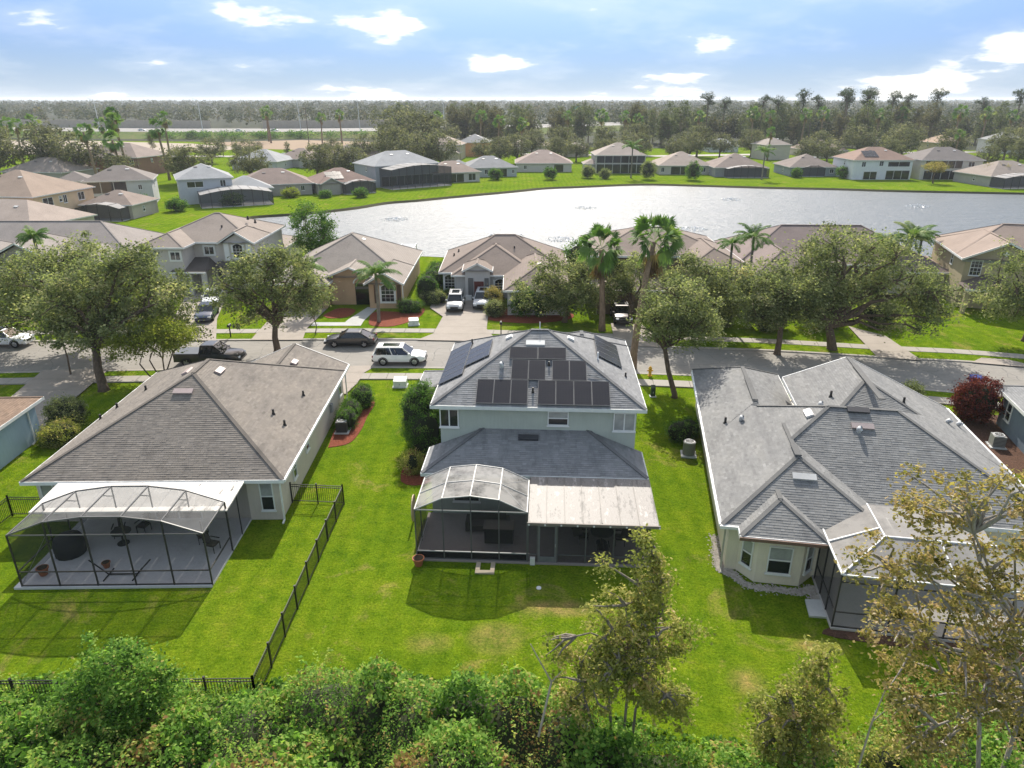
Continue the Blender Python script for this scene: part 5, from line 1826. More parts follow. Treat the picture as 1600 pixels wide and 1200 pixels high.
far_house('cream two-storey house in shrubs left of the blue-grey house', 102.6, 285.5, 11, 12, 2, (0.28, 0.24, 0.21), (0.50, 0.46, 0.39), 10, wins=((-2, 3.6, 1.2, 1.2),))
far_house('long brown roof with pale gable behind the blue-grey house', 127.6, 295, 15, 22, 1, (0.24, 0.18, 0.155), (0.50, 0.45, 0.35), 8, gable=(-7, 0, -1.8, 8, 2.9))
far_house('pale grey house in front of the tree belt beyond the lake', 93.3, 327, 14, 12, 1, LGR, (0.52, 0.53, 0.54), 0)
far_house('orange-tan roofed house behind the cream two-storey house', 177, 300, 13, 12, 2, (0.33, 0.235, 0.17), (0.50, 0.42, 0.30), 5)
far_house('grey-roofed pale house near the right edge behind the lake row', 215.3, 319, 15, 13, 2, GRY, (0.55, 0.54, 0.50), 5, wins=((-3, 3.4, 1.2, 1.2),))
far_house('pinkish roofs in the trees behind the pinkish-roofed cream house', 8.5, 327, 18, 13, 1, (0.31, 0.245, 0.21), (0.46, 0.41, 0.34), 0)
# ------------------------------------------------------------------ plants
G_OAK = leaf_mat('oak_leaf', [(0.0, (0.051, 0.067, 0.028)), (0.3, (0.126, 0.152, 0.066)), (0.6, (0.234, 0.264, 0.118)), (0.85, (0.36, 0.354, 0.19)), (1.0, (0.485, 0.42, 0.261))], 0.42)
G_GREEN = leaf_mat('green_leaf', [(0.0, (0.026, 0.061, 0.013)), (0.4, (0.072, 0.152, 0.029)), (0.7, (0.136, 0.248, 0.048)), (1.0, (0.272, 0.32, 0.096))], 0.35)
G_LIME = leaf_mat('lime_leaf', [(0.0, (0.09, 0.128, 0.017)), (0.5, (0.225, 0.263, 0.041)), (1.0, (0.39, 0.375, 0.086))], 0.4)
G_THICK = leaf_mat('thicket_leaf', [(0.0, (0.028, 0.068, 0.013)), (0.3, (0.092, 0.193, 0.031)), (0.55, (0.189, 0.332, 0.061)), (0.75, (0.303, 0.407, 0.097)), (0.9, (0.405, 0.348, 0.114)), (1.0, (0.27, 0.155, 0.07))], 0.48)
G_MAPLE = leaf_mat('autumn_leaf', [(0.0, (0.095, 0.095, 0.03)), (0.3, (0.206, 0.192, 0.054)), (0.55, (0.322, 0.263, 0.09)), (0.8, (0.424, 0.301, 0.156)), (1.0, (0.535, 0.462, 0.323))], 0.42)
G_POPLAR = leaf_mat('olive_leaf', [(0.0, (0.092, 0.114, 0.026)), (0.35, (0.217, 0.241, 0.06)), (0.65, (0.384, 0.367, 0.11)), (0.88, (0.567, 0.451, 0.208)), (1.0, (0.667, 0.483, 0.333))], 0.45)
G_RED = leaf_mat('red_leaf', [(0.0, (0.039, 0.01, 0.01)), (0.5, (0.124, 0.023, 0.021)), (1.0, (0.221, 0.072, 0.046))], 0.3)
G_PALM = leaf_mat('palm_frond', [(0.0, (0.038, 0.082, 0.02)), (0.5, (0.1, 0.194, 0.043)), (0.85, (0.199, 0.27, 0.083)), (1.0, (0.328, 0.342, 0.149))], 0.3, 0.65, 0.18)
G_DEAD = leaf_mat('dead_frond', [(0.0, (0.10, 0.062, 0.030)), (0.6, (0.20, 0.135, 0.062)), (1.0, (0.30, 0.22, 0.08))], 0.25)
G_WOOD = leaf_mat('woodland_leaf', [(0.0, (0.039, 0.057, 0.027)), (0.4, (0.1, 0.127, 0.059)), (0.7, (0.187, 0.207, 0.096)), (1.0, (0.33, 0.295, 0.163))], 0.25)
G_BROWNW = leaf_mat('bare_twig', [(0.0, (0.072, 0.055, 0.038)), (0.5, (0.138, 0.106, 0.072)), (1.0, (0.216, 0.168, 0.114))], 0.25)
G_PINE = leaf_mat('pine_needle', [(0.0, (0.022, 0.04, 0.022)), (0.5, (0.062, 0.091, 0.044)), (1.0, (0.127, 0.155, 0.077))], 0.2)
G_FAROAK = leaf_mat('far_oak_leaf', [(0.0, (0.041, 0.049, 0.028)), (0.35, (0.108, 0.116, 0.067)), (0.65, (0.182, 0.184, 0.109)), (1.0, (0.297, 0.263, 0.175))], 0.35)
G_WOODB = leaf_mat('woodland_brown', [(0.0, (0.042, 0.044, 0.024)), (0.4, (0.104, 0.104, 0.051)), (0.7, (0.182, 0.156, 0.078)), (1.0, (0.273, 0.215, 0.128))], 0.3)
G_WOODG = leaf_mat('woodland_green', [(0.0, (0.037, 0.053, 0.023)), (0.4, (0.094, 0.119, 0.047)), (0.7, (0.163, 0.188, 0.075)), (1.0, (0.25, 0.25, 0.117))], 0.3)
BARK = mat_bark()
BARK_GREY = mat_bark('bark_grey', (0.20, 0.175, 0.145))
BARK_PALM = mat_bark('bark_palm', (0.22, 0.155, 0.105))


def leaf_cards(rng, pos, size, tint, aspect=0.55, upbias=0.6, drop=0.0):
    """diamond leaf cards at pos (N,3)"""
    n = len(pos)
    nrm = rng.normal(size=(n, 3))
    nrm[:, 2] = np.abs(nrm[:, 2]) + upbias
    nrm /= np.linalg.norm(nrm, axis=1)[:, None]
    t = rng.normal(size=(n, 3))
    t[:, 2] -= drop
    t -= nrm * np.sum(t * nrm, 1)[:, None]
    t /= np.linalg.norm(t, axis=1)[:, None] + 1e-9
    b = np.cross(nrm, t)
    s = size[:, None]
    fold = nrm * s * 0.10
    V = np.stack([pos - t * s * 0.5, pos + b * s * aspect * 0.5 + fold, pos + t * s * 0.5, pos - b * s * aspect * 0.5 + fold], 1)
    return V


def crown_cloud(rng, blobs, n_clump, per, r_clump, shell=0.55, flat=0.75):
    """leaf positions gathered in clumps spread through ellipsoids; returns positions, tint, clump centres"""
    w = np.array([b[6] if len(b) > 6 else b[3] * b[4] * b[5] for b in blobs], float)
    w /= w.sum()
    idx = rng.choice(len(blobs), n_clump, p=w)
    B = np.array([b[:6] for b in blobs], float)[idx]
    d = rng.normal(size=(n_clump, 3))
    d /= np.linalg.norm(d, axis=1)[:, None]
    r = shell + (1 - shell) * rng.random(n_clump) ** 0.5
    r *= rng.uniform(0.82, 1.08, n_clump)
    cc = B[:, :3] + d * B[:, 3:6] * r[:, None]
    cr = r_clump * rng.uniform(0.45, 1.15, n_clump)
    ctint = rng.normal(0.0, 0.17, n_clump)
    k = rng.integers(int(per * 0.5), int(per * 1.5) + 1, n_clump)
    ii = np.repeat(np.arange(n_clump), k)
    off = rng.normal(size=(len(ii), 3)) * np.array([1, 1, flat]) * 0.5
    pos = cc[ii] + off * cr[ii][:, None]
    tint = 0.47 + ctint[ii] + rng.normal(0, 0.13, len(ii))
    return pos, tint, cc


def limb(mb, p, q, r0, r1, rng, n=4, sag=0.12, sides=6):
    p, q = Vector(p), Vector(q)
    L = (q - p).length
    pts, rad = [], []
    for k in range(n + 1):
        t = k / n
        j = Vector((rng.normal(), rng.normal(), rng.normal() * 0.5)) * L * 0.05 * (1 if 0 < k < n else 0)
        up = Vector((0, 0, math.sin(math.pi * t) * L * sag))
        pts.append(p.lerp(q, t) + j + up)
        rad.append(r0 + (r1 - r0) * t)
    mb.tube(pts, rad, sides, cap=False)
    return pts


def tree_meshes(seed, blobs, fork, r_trunk, n_clump, per, r_clump, leaf, shell=0.55, base=(0, 0, 0), n_limb=14, lean=None, leaf_aspect=0.55, twig=0, multi=None, ragged=0):
    rng = np.random.default_rng(seed)
    if ragged:
        extra = []
        for b in blobs:
            for k in range(ragged):
                d = rng.normal(size=3)
                d /= np.linalg.norm(d)
                s = rng.uniform(0.28, 0.5)
                extra.append((b[0] + d[0] * b[3] * 0.95, b[1] + d[1] * b[4] * 0.95, max(1.6, b[2] + d[2] * b[5] * 0.95), b[3] * s, b[4] * s, b[5] * s, b[3] * b[4] * b[5] * 0.12))
        blobs = list(blobs) + extra
    pos, tint, cc = crown_cloud(rng, blobs, n_clump, per, r_clump, shell)
    size = leaf * rng.uniform(0.6, 1.45, len(pos))
    V = leaf_cards(rng, pos, size, tint, leaf_aspect)
    crown = quads_mesh('crown', V, tint)
    tb = MB()
    forks = []
    stems = multi or [(base, fork)]
    for (b0, f0) in stems:
        b0, f0 = Vector(b0), Vector(f0)
        rt = r_trunk / (len(stems) ** 0.5)
        mid = b0.lerp(f0, 0.5) + Vector((rng.normal() * 0.12, rng.normal() * 0.12, 0))
        tb.tube([b0 - Vector((0, 0, 0.15)), b0 + Vector((0, 0, 0.25)), mid, f0], [rt * 1.5, rt * 1.08, rt * 0.9, rt * 0.78], 9)
        forks.append((f0, rt))
    order = rng.permutation(len(cc))
    mains = []
    for i in order[:n_limb]:
        f0, rt = forks[int(rng.integers(len(forks)))]
        q = Vector(cc[i])
        f1 = f0 - Vector((0, 0, float(rng.uniform(0, 0.12)) * f0.z))
        pts = limb(tb, f1, q, rt * 0.55, 0.025 + rt * 0.06, rng, 5, 0.10)
        mains.append(pts)
    for i in order[n_limb:n_limb + twig]:
        q = Vector(cc[i])
        best = min((p for m in mains for p in m[1:-1]), key=lambda a: (a - q).length)
        limb(tb, best, q, 0.05 + r_trunk * 0.10, 0.012, rng, 3, 0.06, 5)
    tr = bpy.data.meshes.new('trunk')
    tr.from_pydata(tb.v, [], tb.f)
    tr.polygons.foreach_set('use_smooth', [True] * len(tr.polygons))
    return tr, crown


def tree(name, label, cat, loc, meshes, bark, leaf_m, group=None, rz=0.0, scale=1.0):
    t = thing(name, label, cat, loc, rz, group)
    if scale != 1.0:
        t.scale = (scale, scale, scale)
    link('trunk', meshes[0], bark, t)
    link('crown', meshes[1], leaf_m, t)
    return t


# --- street oaks (blobs: centre xyz, radii xyz, in metres from the trunk's foot)
tree('oak_tree', 'big dark oak with thick trunk on the lawn left of the tan-roofed bungalow', 'tree', (-33.2, 52.9, 0),
     tree_meshes(1, [(-1.0, 3.6, 7.4, 4.2, 4.0, 3.2), (2.2, 4.2, 7.2, 4.0, 3.8, 3.1), (4.6, 5.0, 6.2, 2.6, 2.8, 2.6), (-3.8, 3.0, 6.4, 3.2, 3.0, 2.9), (0.5, 3.2, 4.6, 4.8, 3.6, 1.9), (-3.4, 2.6, 3.9, 3.0, 2.6, 1.5), (4.6, 4.6, 4.2, 2.2, 2.4, 1.6), (1.0, 3.6, 9.4, 2.6, 2.6, 1.4)], (-0.8, 1.6, 3.4), 0.36, 520, 62, 0.92, 0.23, 0.3, ragged=4, n_limb=20, twig=80), BARK, G_OAK)
tree('oak_tree', 'wide oak over the road at the left picture edge', 'tree', (-40.5, 67.2, 0),
     tree_meshes(2, [(-2.0, -3.5, 6.6, 4.8, 4.4, 3.0), (2.0, -3.0, 6.8, 4.2, 4.2, 3.0), (-6.0, -4.2, 5.6, 3.4, 3.4, 2.8), (-2, -6.8, 4.4, 4.6, 3.2, 2.4), (0.8, -4.5, 8.8, 2.8, 2.6, 1.3), (-6.5, -7.5, 4.0, 2.8, 2.4, 2.2), (2.5, -5.5, 3.8, 3.0, 2.6, 1.6)], (0.0, -2.0, 3.0), 0.32, 520, 62, 0.95, 0.23, 0.3, ragged=4, n_limb=18, twig=70), BARK, G_OAK)
tree('oak_tree', 'rounded oak with straight trunk behind the black pickup truck', 'tree', (-22.0, 62.4, 0),
     tree_meshes(3, [(-1.6, 0.2, 6.4, 3.2, 3.0, 2.9), (1.8, 0.2, 6.6, 3.1, 3.0, 2.8), (0.2, 0.2, 8.5, 2.4, 2.4, 1.5), (3.9, 0.2, 5.6, 1.8, 2.0, 2.2), (-3.7, 0, 5.4, 1.7, 1.9, 2.0), (0.2, 0, 4.6, 3.6, 2.6, 1.5)], (0.1, 0, 2.7), 0.30, 330, 60, 0.85, 0.22, 0.3, ragged=4, n_limb=18, twig=60), BARK, G_OAK)
tree('oak_tree', 'young oak with crooked trunk on the lawn right of the sage house', 'tree', (12.9, 51.4, 0),
     tree_meshes(5, [(-0.2, 0.8, 7.6, 2.6, 2.6, 2.2), (-1.6, 1.0, 6.6, 1.9, 2.0, 2.0), (1.7, 0.8, 6.4, 1.9, 2.0, 1.9), (-0.2, 0.8, 5.4, 2.8, 2.4, 1.4), (2.2, 0.8, 5.2, 1.3, 1.4, 1.2)], (-1.0, 0.8, 4.2), 0.21, 230, 58, 0.78, 0.20, 0.3, ragged=4, n_limb=14, twig=50), BARK, G_OAK)
tree('oak_tree', 'grey-green oak beside the brown house driveway left of the fan palms', 'tree', (5.6, 71.8, 0),
     tree_meshes(6, [(0.2, 0, 4.9, 3.7, 3.2, 2.7), (2.8, 0, 4.2, 2.4, 2.6, 2.4), (-3.0, -0.3, 3.0, 2.8, 2.4, 1.9), (0.4, -0.6, 2.6, 3.4, 2.4, 1.6)], (0, 0, 1.8), 0.26, 300, 60, 0.9, 0.23, 0.3, ragged=4, n_limb=12, twig=40), BARK, G_OAK)
tree('oak_tree', 'oak over the driveway between the two fan palms', 'tree', (12.4, 70.5, 0),
     tree_meshes(61, [(0.0, 0, 5.6, 2.8, 2.6, 2.2), (-1.6, 0.2, 4.2, 2.0, 2.0, 1.6)], (0, 0, 2.6), 0.22, 150, 58, 0.85, 0.22, 0.3, ragged=4, n_limb=10, twig=24), BARK, G_OAK)
tree('oak_tree', 'shady oak over the far pavement right of the crooked young oak', 'tree', (18.6, 66.6, 0),
     tree_meshes(7, [(-1.6, 0, 5.2, 3.0, 2.8, 2.7), (1.9, 0.2, 5.0, 3.2, 2.8, 2.6), (0, 0, 6.9, 2.4, 2.4, 1.4), (0.3, -0.5, 3.2, 3.6, 2.4, 1.6)], (0, 0, 2.2), 0.26, 300, 60, 0.88, 0.22, 0.3, ragged=4, n_limb=12, twig=40), BARK, G_OAK)
tree('oak_tree', 'widest street oak spreading over the road before the grey-roofed bungalow', 'tree', (30.2, 62.9, 0),
     tree_meshes(8, [(-4.4, 0.4, 7.0, 4.6, 4.2, 3.3), (0.2, 0.6, 7.9, 4.8, 4.4, 3.4), (4.6, 0.2, 6.8, 4.2, 4.0, 3.2), (8.0, -0.8, 5.0, 2.7, 3.0, 2.6), (-8.0, 0.2, 5.4, 2.6, 3.0, 2.6), (5.2, -2.0, 3.6, 3.0, 2.4, 1.5), (-3.5, -0.8, 4.6, 3.8, 2.6, 1.8), (0, 0.5, 10.0, 4.0, 3.6, 1.4)], (-0.8, -0.2, 2.6), 0.42, 640, 62, 0.98, 0.23, 0.3, ragged=4, n_limb=26, twig=100), BARK, G_OAK)
tree('oak_tree', 'oak with dark trunk in front of the widest street oak', 'tree', (24.6, 61.6, 0),
     tree_meshes(9, [(-0.6, -0.6, 6.0, 2.9, 2.6, 2.3), (1.4, -1.0, 4.8, 2.4, 2.2, 1.8), (-1.8, -0.4, 4.6, 2.2, 2.0, 1.7)], (-0.1, -0.2, 2.6), 0.28, 220, 58, 0.85, 0.21, 0.3, ragged=4, n_limb=12, twig=30), BARK, G_OAK)
tree('oak_tree', 'oak cut by the right picture edge before the beige two-storey house', 'tree', (50.2, 65.4, 0),
     tree_meshes(10, [(-1.8, 0, 6.2, 3.6, 3.4, 2.9), (2.4, 0, 6.6, 3.8, 3.4, 3.0), (-3.8, -0.5, 4.6, 2.2, 2.4, 2.1), (0.5, -0.5, 4.0, 3.6, 2.6, 1.6)], (0, 0, 2.6), 0.30, 340, 60, 0.9, 0.22, 0.3, ragged=4, n_limb=14, twig=50), BARK, G_OAK)
tree('small_tree', 'small yellow-green multi-stemmed tree beside the tan-roofed bungalow', 'tree', (-29.0, 54.0, 0),
     tree_meshes(11, [(0.4, 0, 4.3, 2.6, 2.2, 1.3), (-1.9, -0.6, 3.6, 1.6, 1.6, 1.1), (1.9, 0.2, 4.4, 1.7, 1.6, 1.0)], (0, 0, 1.6), 0.13, 260, 56, 0.7, 0.16, 0.35, n_limb=12, twig=30,
                 multi=[((0, 0, 0), (-0.6, 0, 2.2)), ((0.15, 0.1, 0), (0.5, 0, 2.4)), ((0.1, -0.1, 0), (1.4, 0.1, 2.9)), ((-0.1, 0, 0), (-1.3, -0.3, 2.0))]), BARK, G_LIME)
tree('broadleaf_tree', 'bright green leafy tree at the lake end of the grey two-storey house', 'tree', (-28.0, 99.0, 0),
     tree_meshes(12, [(0, 0, 5.4, 3.1, 3.0, 3.3), (0.9, 0, 3.2, 3.0, 2.8, 2.0)], (0, 0, 2.2), 0.3, 200, 60, 0.95, 0.26, 0.55, n_limb=8, twig=20), BARK, G_GREEN)
tree('young_tree', 'slim young tree on the verge left of the tan-roofed bungalow', 'tree', (-37.8, 58.6 - 2.4, 0),
     tree_meshes(13, [(0, 0, 4.6, 1.0, 1.0, 1.3)], (0, 0, 3.2), 0.07, 36, 40, 0.55, 0.16, 0.3, n_limb=6), BARK, G_OAK)
tree('young_tree', 'sapling with a bare trunk beside the black sedan', 'tree', (-19.7, 69.0 - 1.6, 0),
     tree_meshes(14, [(0, 0, 2.6, 0.8, 0.8, 0.8)], (0, 0, 1.8), 0.05, 24, 40, 0.5, 0.15, 0.3, n_limb=5), BARK, G_OAK)


# --- palms
def fan_frond(rng, L, petiole, el, az, droop, n=15):
    """one fan leaf: segments radiating from the end of the stalk; returns quads"""
    d = np.array([math.cos(el) * math.cos(az), math.cos(el) * math.sin(az), math.sin(el)])
    side = np.array([-math.sin(az), math.cos(az), 0.0])
    up = np.cross(d, side) * -1
    roll = rng.uniform(-1.2, 1.2)
    side, up = side * math.cos(roll) + up * math.sin(roll), up * math.cos(roll) - side * math.sin(roll)
    hub = d * petiole
    Q = [np.array([[0, 0, 0], hub + side * 0.035, hub, hub - side * 0.035])]
    for k in range(n):
        a = R(-78 + 156 * k / (n - 1))
        dd = d * math.cos(a) + side * math.sin(a) + up * rng.uniform(-0.10, 0.16)
        ll = L * (1.0 - 0.22 * abs(k / (n - 1) - 0.5) * 2) * rng.uniform(0.88, 1.08)
        perp = np.cross(dd, up)
        perp /= np.linalg.norm(perp)
        m = hub + dd * ll * 0.55
        e = hub + dd * ll - np.array([0, 0, droop * ll * rng.uniform(0.6, 1.3)])
        w = ll * 0.085
        Q.append(np.array([hub, m + perp * w, e, m - perp * w]))
    return Q


def fan_palm(name, label, loc, top, rt=0.2, n=34, L=1.05, pet=1.2, seed=0, skirt=26, group=None):
    rng = np.random.default_rng(seed)
    t = thing(name, label, 'palm', loc, 0, group)
    tx, ty, tz = top
    pts = [(tx * (k / 8) ** 1.4, ty * k / 8, tz * k / 8 - (0.15 if k == 0 else 0)) for k in range(9)]
    MB().tube(pts, [rt * (1.35 - 0.45 * (k / 8)) if k else rt * 1.6 for k in range(9)], 10).build('trunk', BARK_PALM, t, smooth=True)
    Q, T = [], []
    for k in range(n):
        el = R(rng.uniform(-58, 80))
        q = fan_frond(rng, L * rng.uniform(0.85, 1.15), pet * rng.uniform(0.8, 1.15), el, rng.uniform(0, 2 * math.pi), 0.18 if el > 0 else 0.4)
        Q += q
        T += [float(np.clip(0.5 + rng.normal(0, 0.2), 0, 1))] * len(q)
    V = np.array(Q) + np.array([tx, ty, tz + 0.15])
    link('crown', quads_mesh('crown', V, np.array(T)), G_PALM, t)
    Q, T = [], []
    for k in range(skirt):
        q = fan_frond(rng, L * 0.7, pet * 0.75, R(rng.uniform(-84, -52)), rng.uniform(0, 2 * math.pi), 0.5, 9)
        zz = rng.uniform(-1.3, 0.05)
        Q += [a + np.array([tx, ty, tz + zz]) for a in q]
        T += [float(rng.random())] * len(q)
    if Q:
        link('dead_fronds', quads_mesh('dead_fronds', np.array(Q), np.array(T)), G_DEAD, t)
    return t


def feather_palm(name, label, loc, h, L=2.6, n=17, rt=0.16, seed=0, group=None, shaft=True):
    rng = np.random.default_rng(seed)
    t = thing(name, label, 'palm', loc, 0, group)
    MB().tube([(0, 0, -0.15), (0, 0, 0.3), (0.03, 0, h * 0.5), (0, 0, h)], [rt * 1.5, rt * 1.15, rt, rt * 0.85], 10).build('trunk', BARK_GREY, t, smooth=True)
    if shaft:
        MB().tube([(0, 0, h - 0.05), (0, 0, h + 0.5), (0, 0, h + 0.75)], [rt * 0.95, rt * 0.85, rt * 0.4], 9).build('crownshaft', plain('crownshaft_green', (0.12, 0.16, 0.06), 0.5), t, smooth=True)
    Q, T = [], []
    for k in range(n):
        az = 2 * math.pi * k / n + rng.uniform(-0.25, 0.25)
        el0 = R(rng.uniform(8, 78))
        ll = L * rng.uniform(0.85, 1.12)
        d0 = np.array([math.cos(az), math.sin(az), 0])
        side = np.array([-math.sin(az), math.cos(az), 0])
        p = np.array([0, 0, h + 0.6])
        el = el0
        m = 22
        ti = float(np.clip(0.5 + rng.normal(0, 0.18), 0, 1))
        for j in range(m):
            d = d0 * math.cos(el) + np.array([0, 0, 1]) * math.sin(el)
            p2 = p + d * ll / m
            up = np.cross(side, d)
            Q.append(np.array([p - side * 0.02, p2 - side * 0.02, p2 + side * 0.02, p + side * 0.02]))
            T.append(0.9)
            if j > 1:
                lf = 0.62 * ll / 2.6 * math.sin(math.pi * min(0.96, 0.12 + 0.86 * j / m)) ** 0.7
                for s in (-1, 1):
                    for jj in range(2):
                        b0 = p + (p2 - p) * (jj * 0.5)
                        tip = b0 + (side * s * 0.86 + d * 0.42 - np.array([0, 0, 0.35])) * lf * rng.uniform(0.8, 1.15) + up * lf * rng.uniform(-0.12, 0.3)
                        mid = (b0 + tip) / 2 + up * lf * 0.14
                        wv = d * 0.042 * ll / 2.6
                        Q.append(np.array([b0, mid + wv, tip, mid - wv]))
                        T.append(ti + rng.normal(0, 0.08))
            p = p2
            el -= R(92) / m * (0.7 + 0.7 * j / m)
    link('crown', quads_mesh('crown', np.array(Q), np.array(T)), G_PALM, t)
    return t


fan_palm('fan_palm', 'taller leaning fan palm behind the sage house, right of the two', (10.6, 57.0 + 0.9, 0), (1.55, 2.6, 10.6), 0.24, 46, 1.15, 1.5, 3)
fan_palm('fan_palm', 'shorter fan palm behind the sage house, left of the two', (9.2, 68.8, 0), (-0.4, 0.4, 8.2), 0.25, 44, 1.15, 1.45, 4)
feather_palm('feather_palm', 'feather palm before the arched window of the orange-tan house', (-14.1, 71.7, 0), 4.6, 2.9, 18, 0.17, 5)
feather_palm('feather_palm', 'feather palm behind the rounded street oak beside the orange-tan house', (-22.2, 76.0, 0), 4.2, 2.4, 15, 0.15, 6)
feather_palm('feather_palm', 'left palm of the pair rising beside the brown two-storey house', (22.6, 72.3, 0), 7.6, 1.9, 14, 0.14, 7)
feather_palm('feather_palm', 'right palm of the pair rising beside the brown two-storey house', (25.8, 75.4, 0), 7.7, 2.5, 16, 0.15, 8)
feather_palm('feather_palm', 'bushy feather palm at the lake beside the beige two-storey house', (48.9, 86.5, 0), 5.6, 3.0, 26, 0.2, 9)
feather_palm('feather_palm', 'smaller feather palm leaning over the lake near the beige two-storey house', (51.5, 88.8, 0), 5.4, 2.4, 16, 0.15, 10)
feather_palm('feather_palm', 'leafy palm clump between the lake and the beige two-storey house', (46.2, 87.0, 0), 4.6, 2.6, 24, 0.2, 19)
feather_palm('feather_palm', 'bright green palm before the long grey house at the left', (-57.8, 91.0 - 5.5, 0), 5.8, 2.4, 26, 0.2, 11)
for i, (x, y, h) in enumerate(((35.5, 218, 8.2), (72.9, 213, 7.2), (148.0, 205, 7.0))):
    feather_palm('feather_palm', ('tall feather palm on the lawn before the two-storey screened house', 'feather palm before the curved screen cage across the lake', 'feather palm at the right end of the far bank')[i], (x, y, 0), h, 3.8, 14, 0.2, 20 + i)
for i, (x, y, z, s) in enumerate(((-116.5, 205, 13.5, 1.35), (-109, 208, 16.0, 1.3), (-99.5, 212, 14.2, 1.3), (-122, 232, 17, 1.4), (-102, 192, 12.0, 1.4))):
    fan_palm('fan_palm', ('leaning fan palm nearest the brick-fronted house', 'tallest of the wind-swept fan palms at the left', 'fan palm right of the wind-swept group', 'fan palm behind the brick-fronted house', 'low fan palm before the brick-fronted house')[i], (x, y, 0), (-1.2, 0, z), 0.28, 26, 1.5, 1.5, 40 + i, 14)
FPS = []
fp = fan_palm('fan_palm', 'small distant fan palm at the far left before the bare field', (-178, 268, 0), (0.6, 0, 13), 0.28, 22, 1.5, 1.5, 60, 10, 'distant fan palms')
for i, (x, y, s) in enumerate(((-196, 290, 1.0), (-168, 262, 1.1), (-150, 275, 1.0), (-132, 285, 1.15), (-95, 372, 1.0), (-88, 385, 1.1), (-128, 395, 1.2), (-134, 410, 1.1), (3.5, 282, 1.0), (40, 330, 1.15), (52, 345, 1.1), (-6, 318, 1.0), (88, 352, 1.1), (112, 348, 1.2), (122, 356, 1.1), (136, 350, 1.15),
                               (150, 362, 1.2), (172, 352, 1.15), (205, 346, 1.25), (222, 352, 1.2), (61, 360, 1.0), (26, 348, 1.1), (-15, 352, 1.1), (190, 366, 1.2), (240, 360, 1.1), (97, 280, 0.8), (163, 272, 0.75), (-34, 344, 1.1))):
    FPS.append((x, y, i, s))

ORD = ['first', 'second', 'third', 'fourth', 'fifth', 'sixth', 'seventh', 'eighth', 'ninth', 'tenth', 'eleventh', 'twelfth', 'thirteenth', 'fourteenth', 'fifteenth', 'sixteenth', 'last']
# --- shrubs and hedges
def bush_mesh(seed, blobs, n_clump, per, r_clump, leaf, shell=0.8, aspect=0.6):
    rng = np.random.default_rng(seed)
    pos, tint, cc = crown_cloud(rng, blobs, n_clump, per, r_clump, shell, 0.9)
    pos[:, 2] = np.maximum(pos[:, 2], 0.03)
    return quads_mesh('foliage', leaf_cards(rng, pos, leaf * rng.uniform(0.6, 1.4, len(pos)), tint, aspect, 0.3), tint)


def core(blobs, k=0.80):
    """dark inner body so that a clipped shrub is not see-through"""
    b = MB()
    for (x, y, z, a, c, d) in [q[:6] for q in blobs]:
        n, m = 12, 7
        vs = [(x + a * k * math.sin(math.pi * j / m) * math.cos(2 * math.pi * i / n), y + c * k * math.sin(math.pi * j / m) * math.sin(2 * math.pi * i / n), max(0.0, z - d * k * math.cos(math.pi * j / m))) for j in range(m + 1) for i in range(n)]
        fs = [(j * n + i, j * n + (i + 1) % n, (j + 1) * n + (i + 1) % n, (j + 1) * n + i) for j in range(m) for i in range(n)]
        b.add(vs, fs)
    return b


SHRUB_CORE = plain('shrub_inside', (0.020, 0.026, 0.012), 0.95)


def shrub(name, label, cat, loc, blobs, seed, n_clump, per, r_clump, leaf, m, k=0.8, group=None, shell=0.85):
    t = thing(name, label, cat, loc, 0, group)
    link('foliage', bush_mesh(seed, blobs, n_clump, per, r_clump, leaf, shell), m, t)
    core(blobs, k).build('dark_core', SHRUB_CORE, t, smooth=True)  # added dark filler body, inner shade put into its colour
    return t


shrub('tall_shrub', 'tall dense clipped shrub against the left wall of the sage house', 'shrub', (-6.35, 42.4, 0), [(0.2, 0.9, 2.2, 1.35, 1.9, 2.3), (0.6, -0.6, 1.6, 1.1, 1.2, 1.7)], 31, 330, 60, 0.4, 0.10, G_GREEN, 0.88)
shrub('small_shrub', 'small pale loose shrub at the rear left corner of the sage house', 'shrub', (-6.3, 39.3, 0), [(0, 0, 0.75, 0.7, 0.7, 0.85)], 32, 60, 50, 0.3, 0.09, G_POPLAR, 0.55)
shrub('clipped_hedge', 'clipped hedge behind the air conditioner of the tan-roofed bungalow', 'hedge', (-11.9, 47.6, 0), [(0, -1.5, 0.6, 0.75, 1.1, 0.75), (-0.05, 0.2, 0.6, 0.7, 1.2, 0.75), (0.35, 2.2, 0.75, 0.9, 1.2, 0.95)], 33, 260, 52, 0.3, 0.085, G_GREEN, 0.9)
shrub('clipped_hedge', 'dark clipped hedge behind the air conditioner of the grey-roofed bungalow', 'hedge', (11.85, 43.9, 0), [(-0.2, 0, 0.65, 1.0, 0.7, 0.8), (0.5, 0.6, 0.6, 0.8, 0.9, 0.7)], 34, 130, 50, 0.3, 0.085, G_GREEN, 0.9)
shrub('round_shrub', 'round dark shrub beside the driveway of the pale blue house', 'shrub', (-32.2, 46.3, 0), [(0, 0, 0.95, 1.35, 1.3, 1.1)], 35, 200, 55, 0.35, 0.10, G_OAK, 0.88)
shrub('round_shrub', 'low yellowish shrub at the wall corner of the pale blue house', 'shrub', (-31.2, 43.7, 0), [(0, 0, 0.6, 1.15, 1.3, 0.75)], 36, 150, 50, 0.35, 0.10, G_POPLAR, 0.85)
shrub('red_shrub', 'dark red leafed shrub beside the blue-grey house', 'shrub', (34.0, 47.0, 0), [(0, 0, 1.7, 1.5, 1.5, 1.6), (-0.3, 0, 1.0, 1.2, 1.2, 1.0)], 37, 210, 55, 0.45, 0.14, G_RED, 0.75)
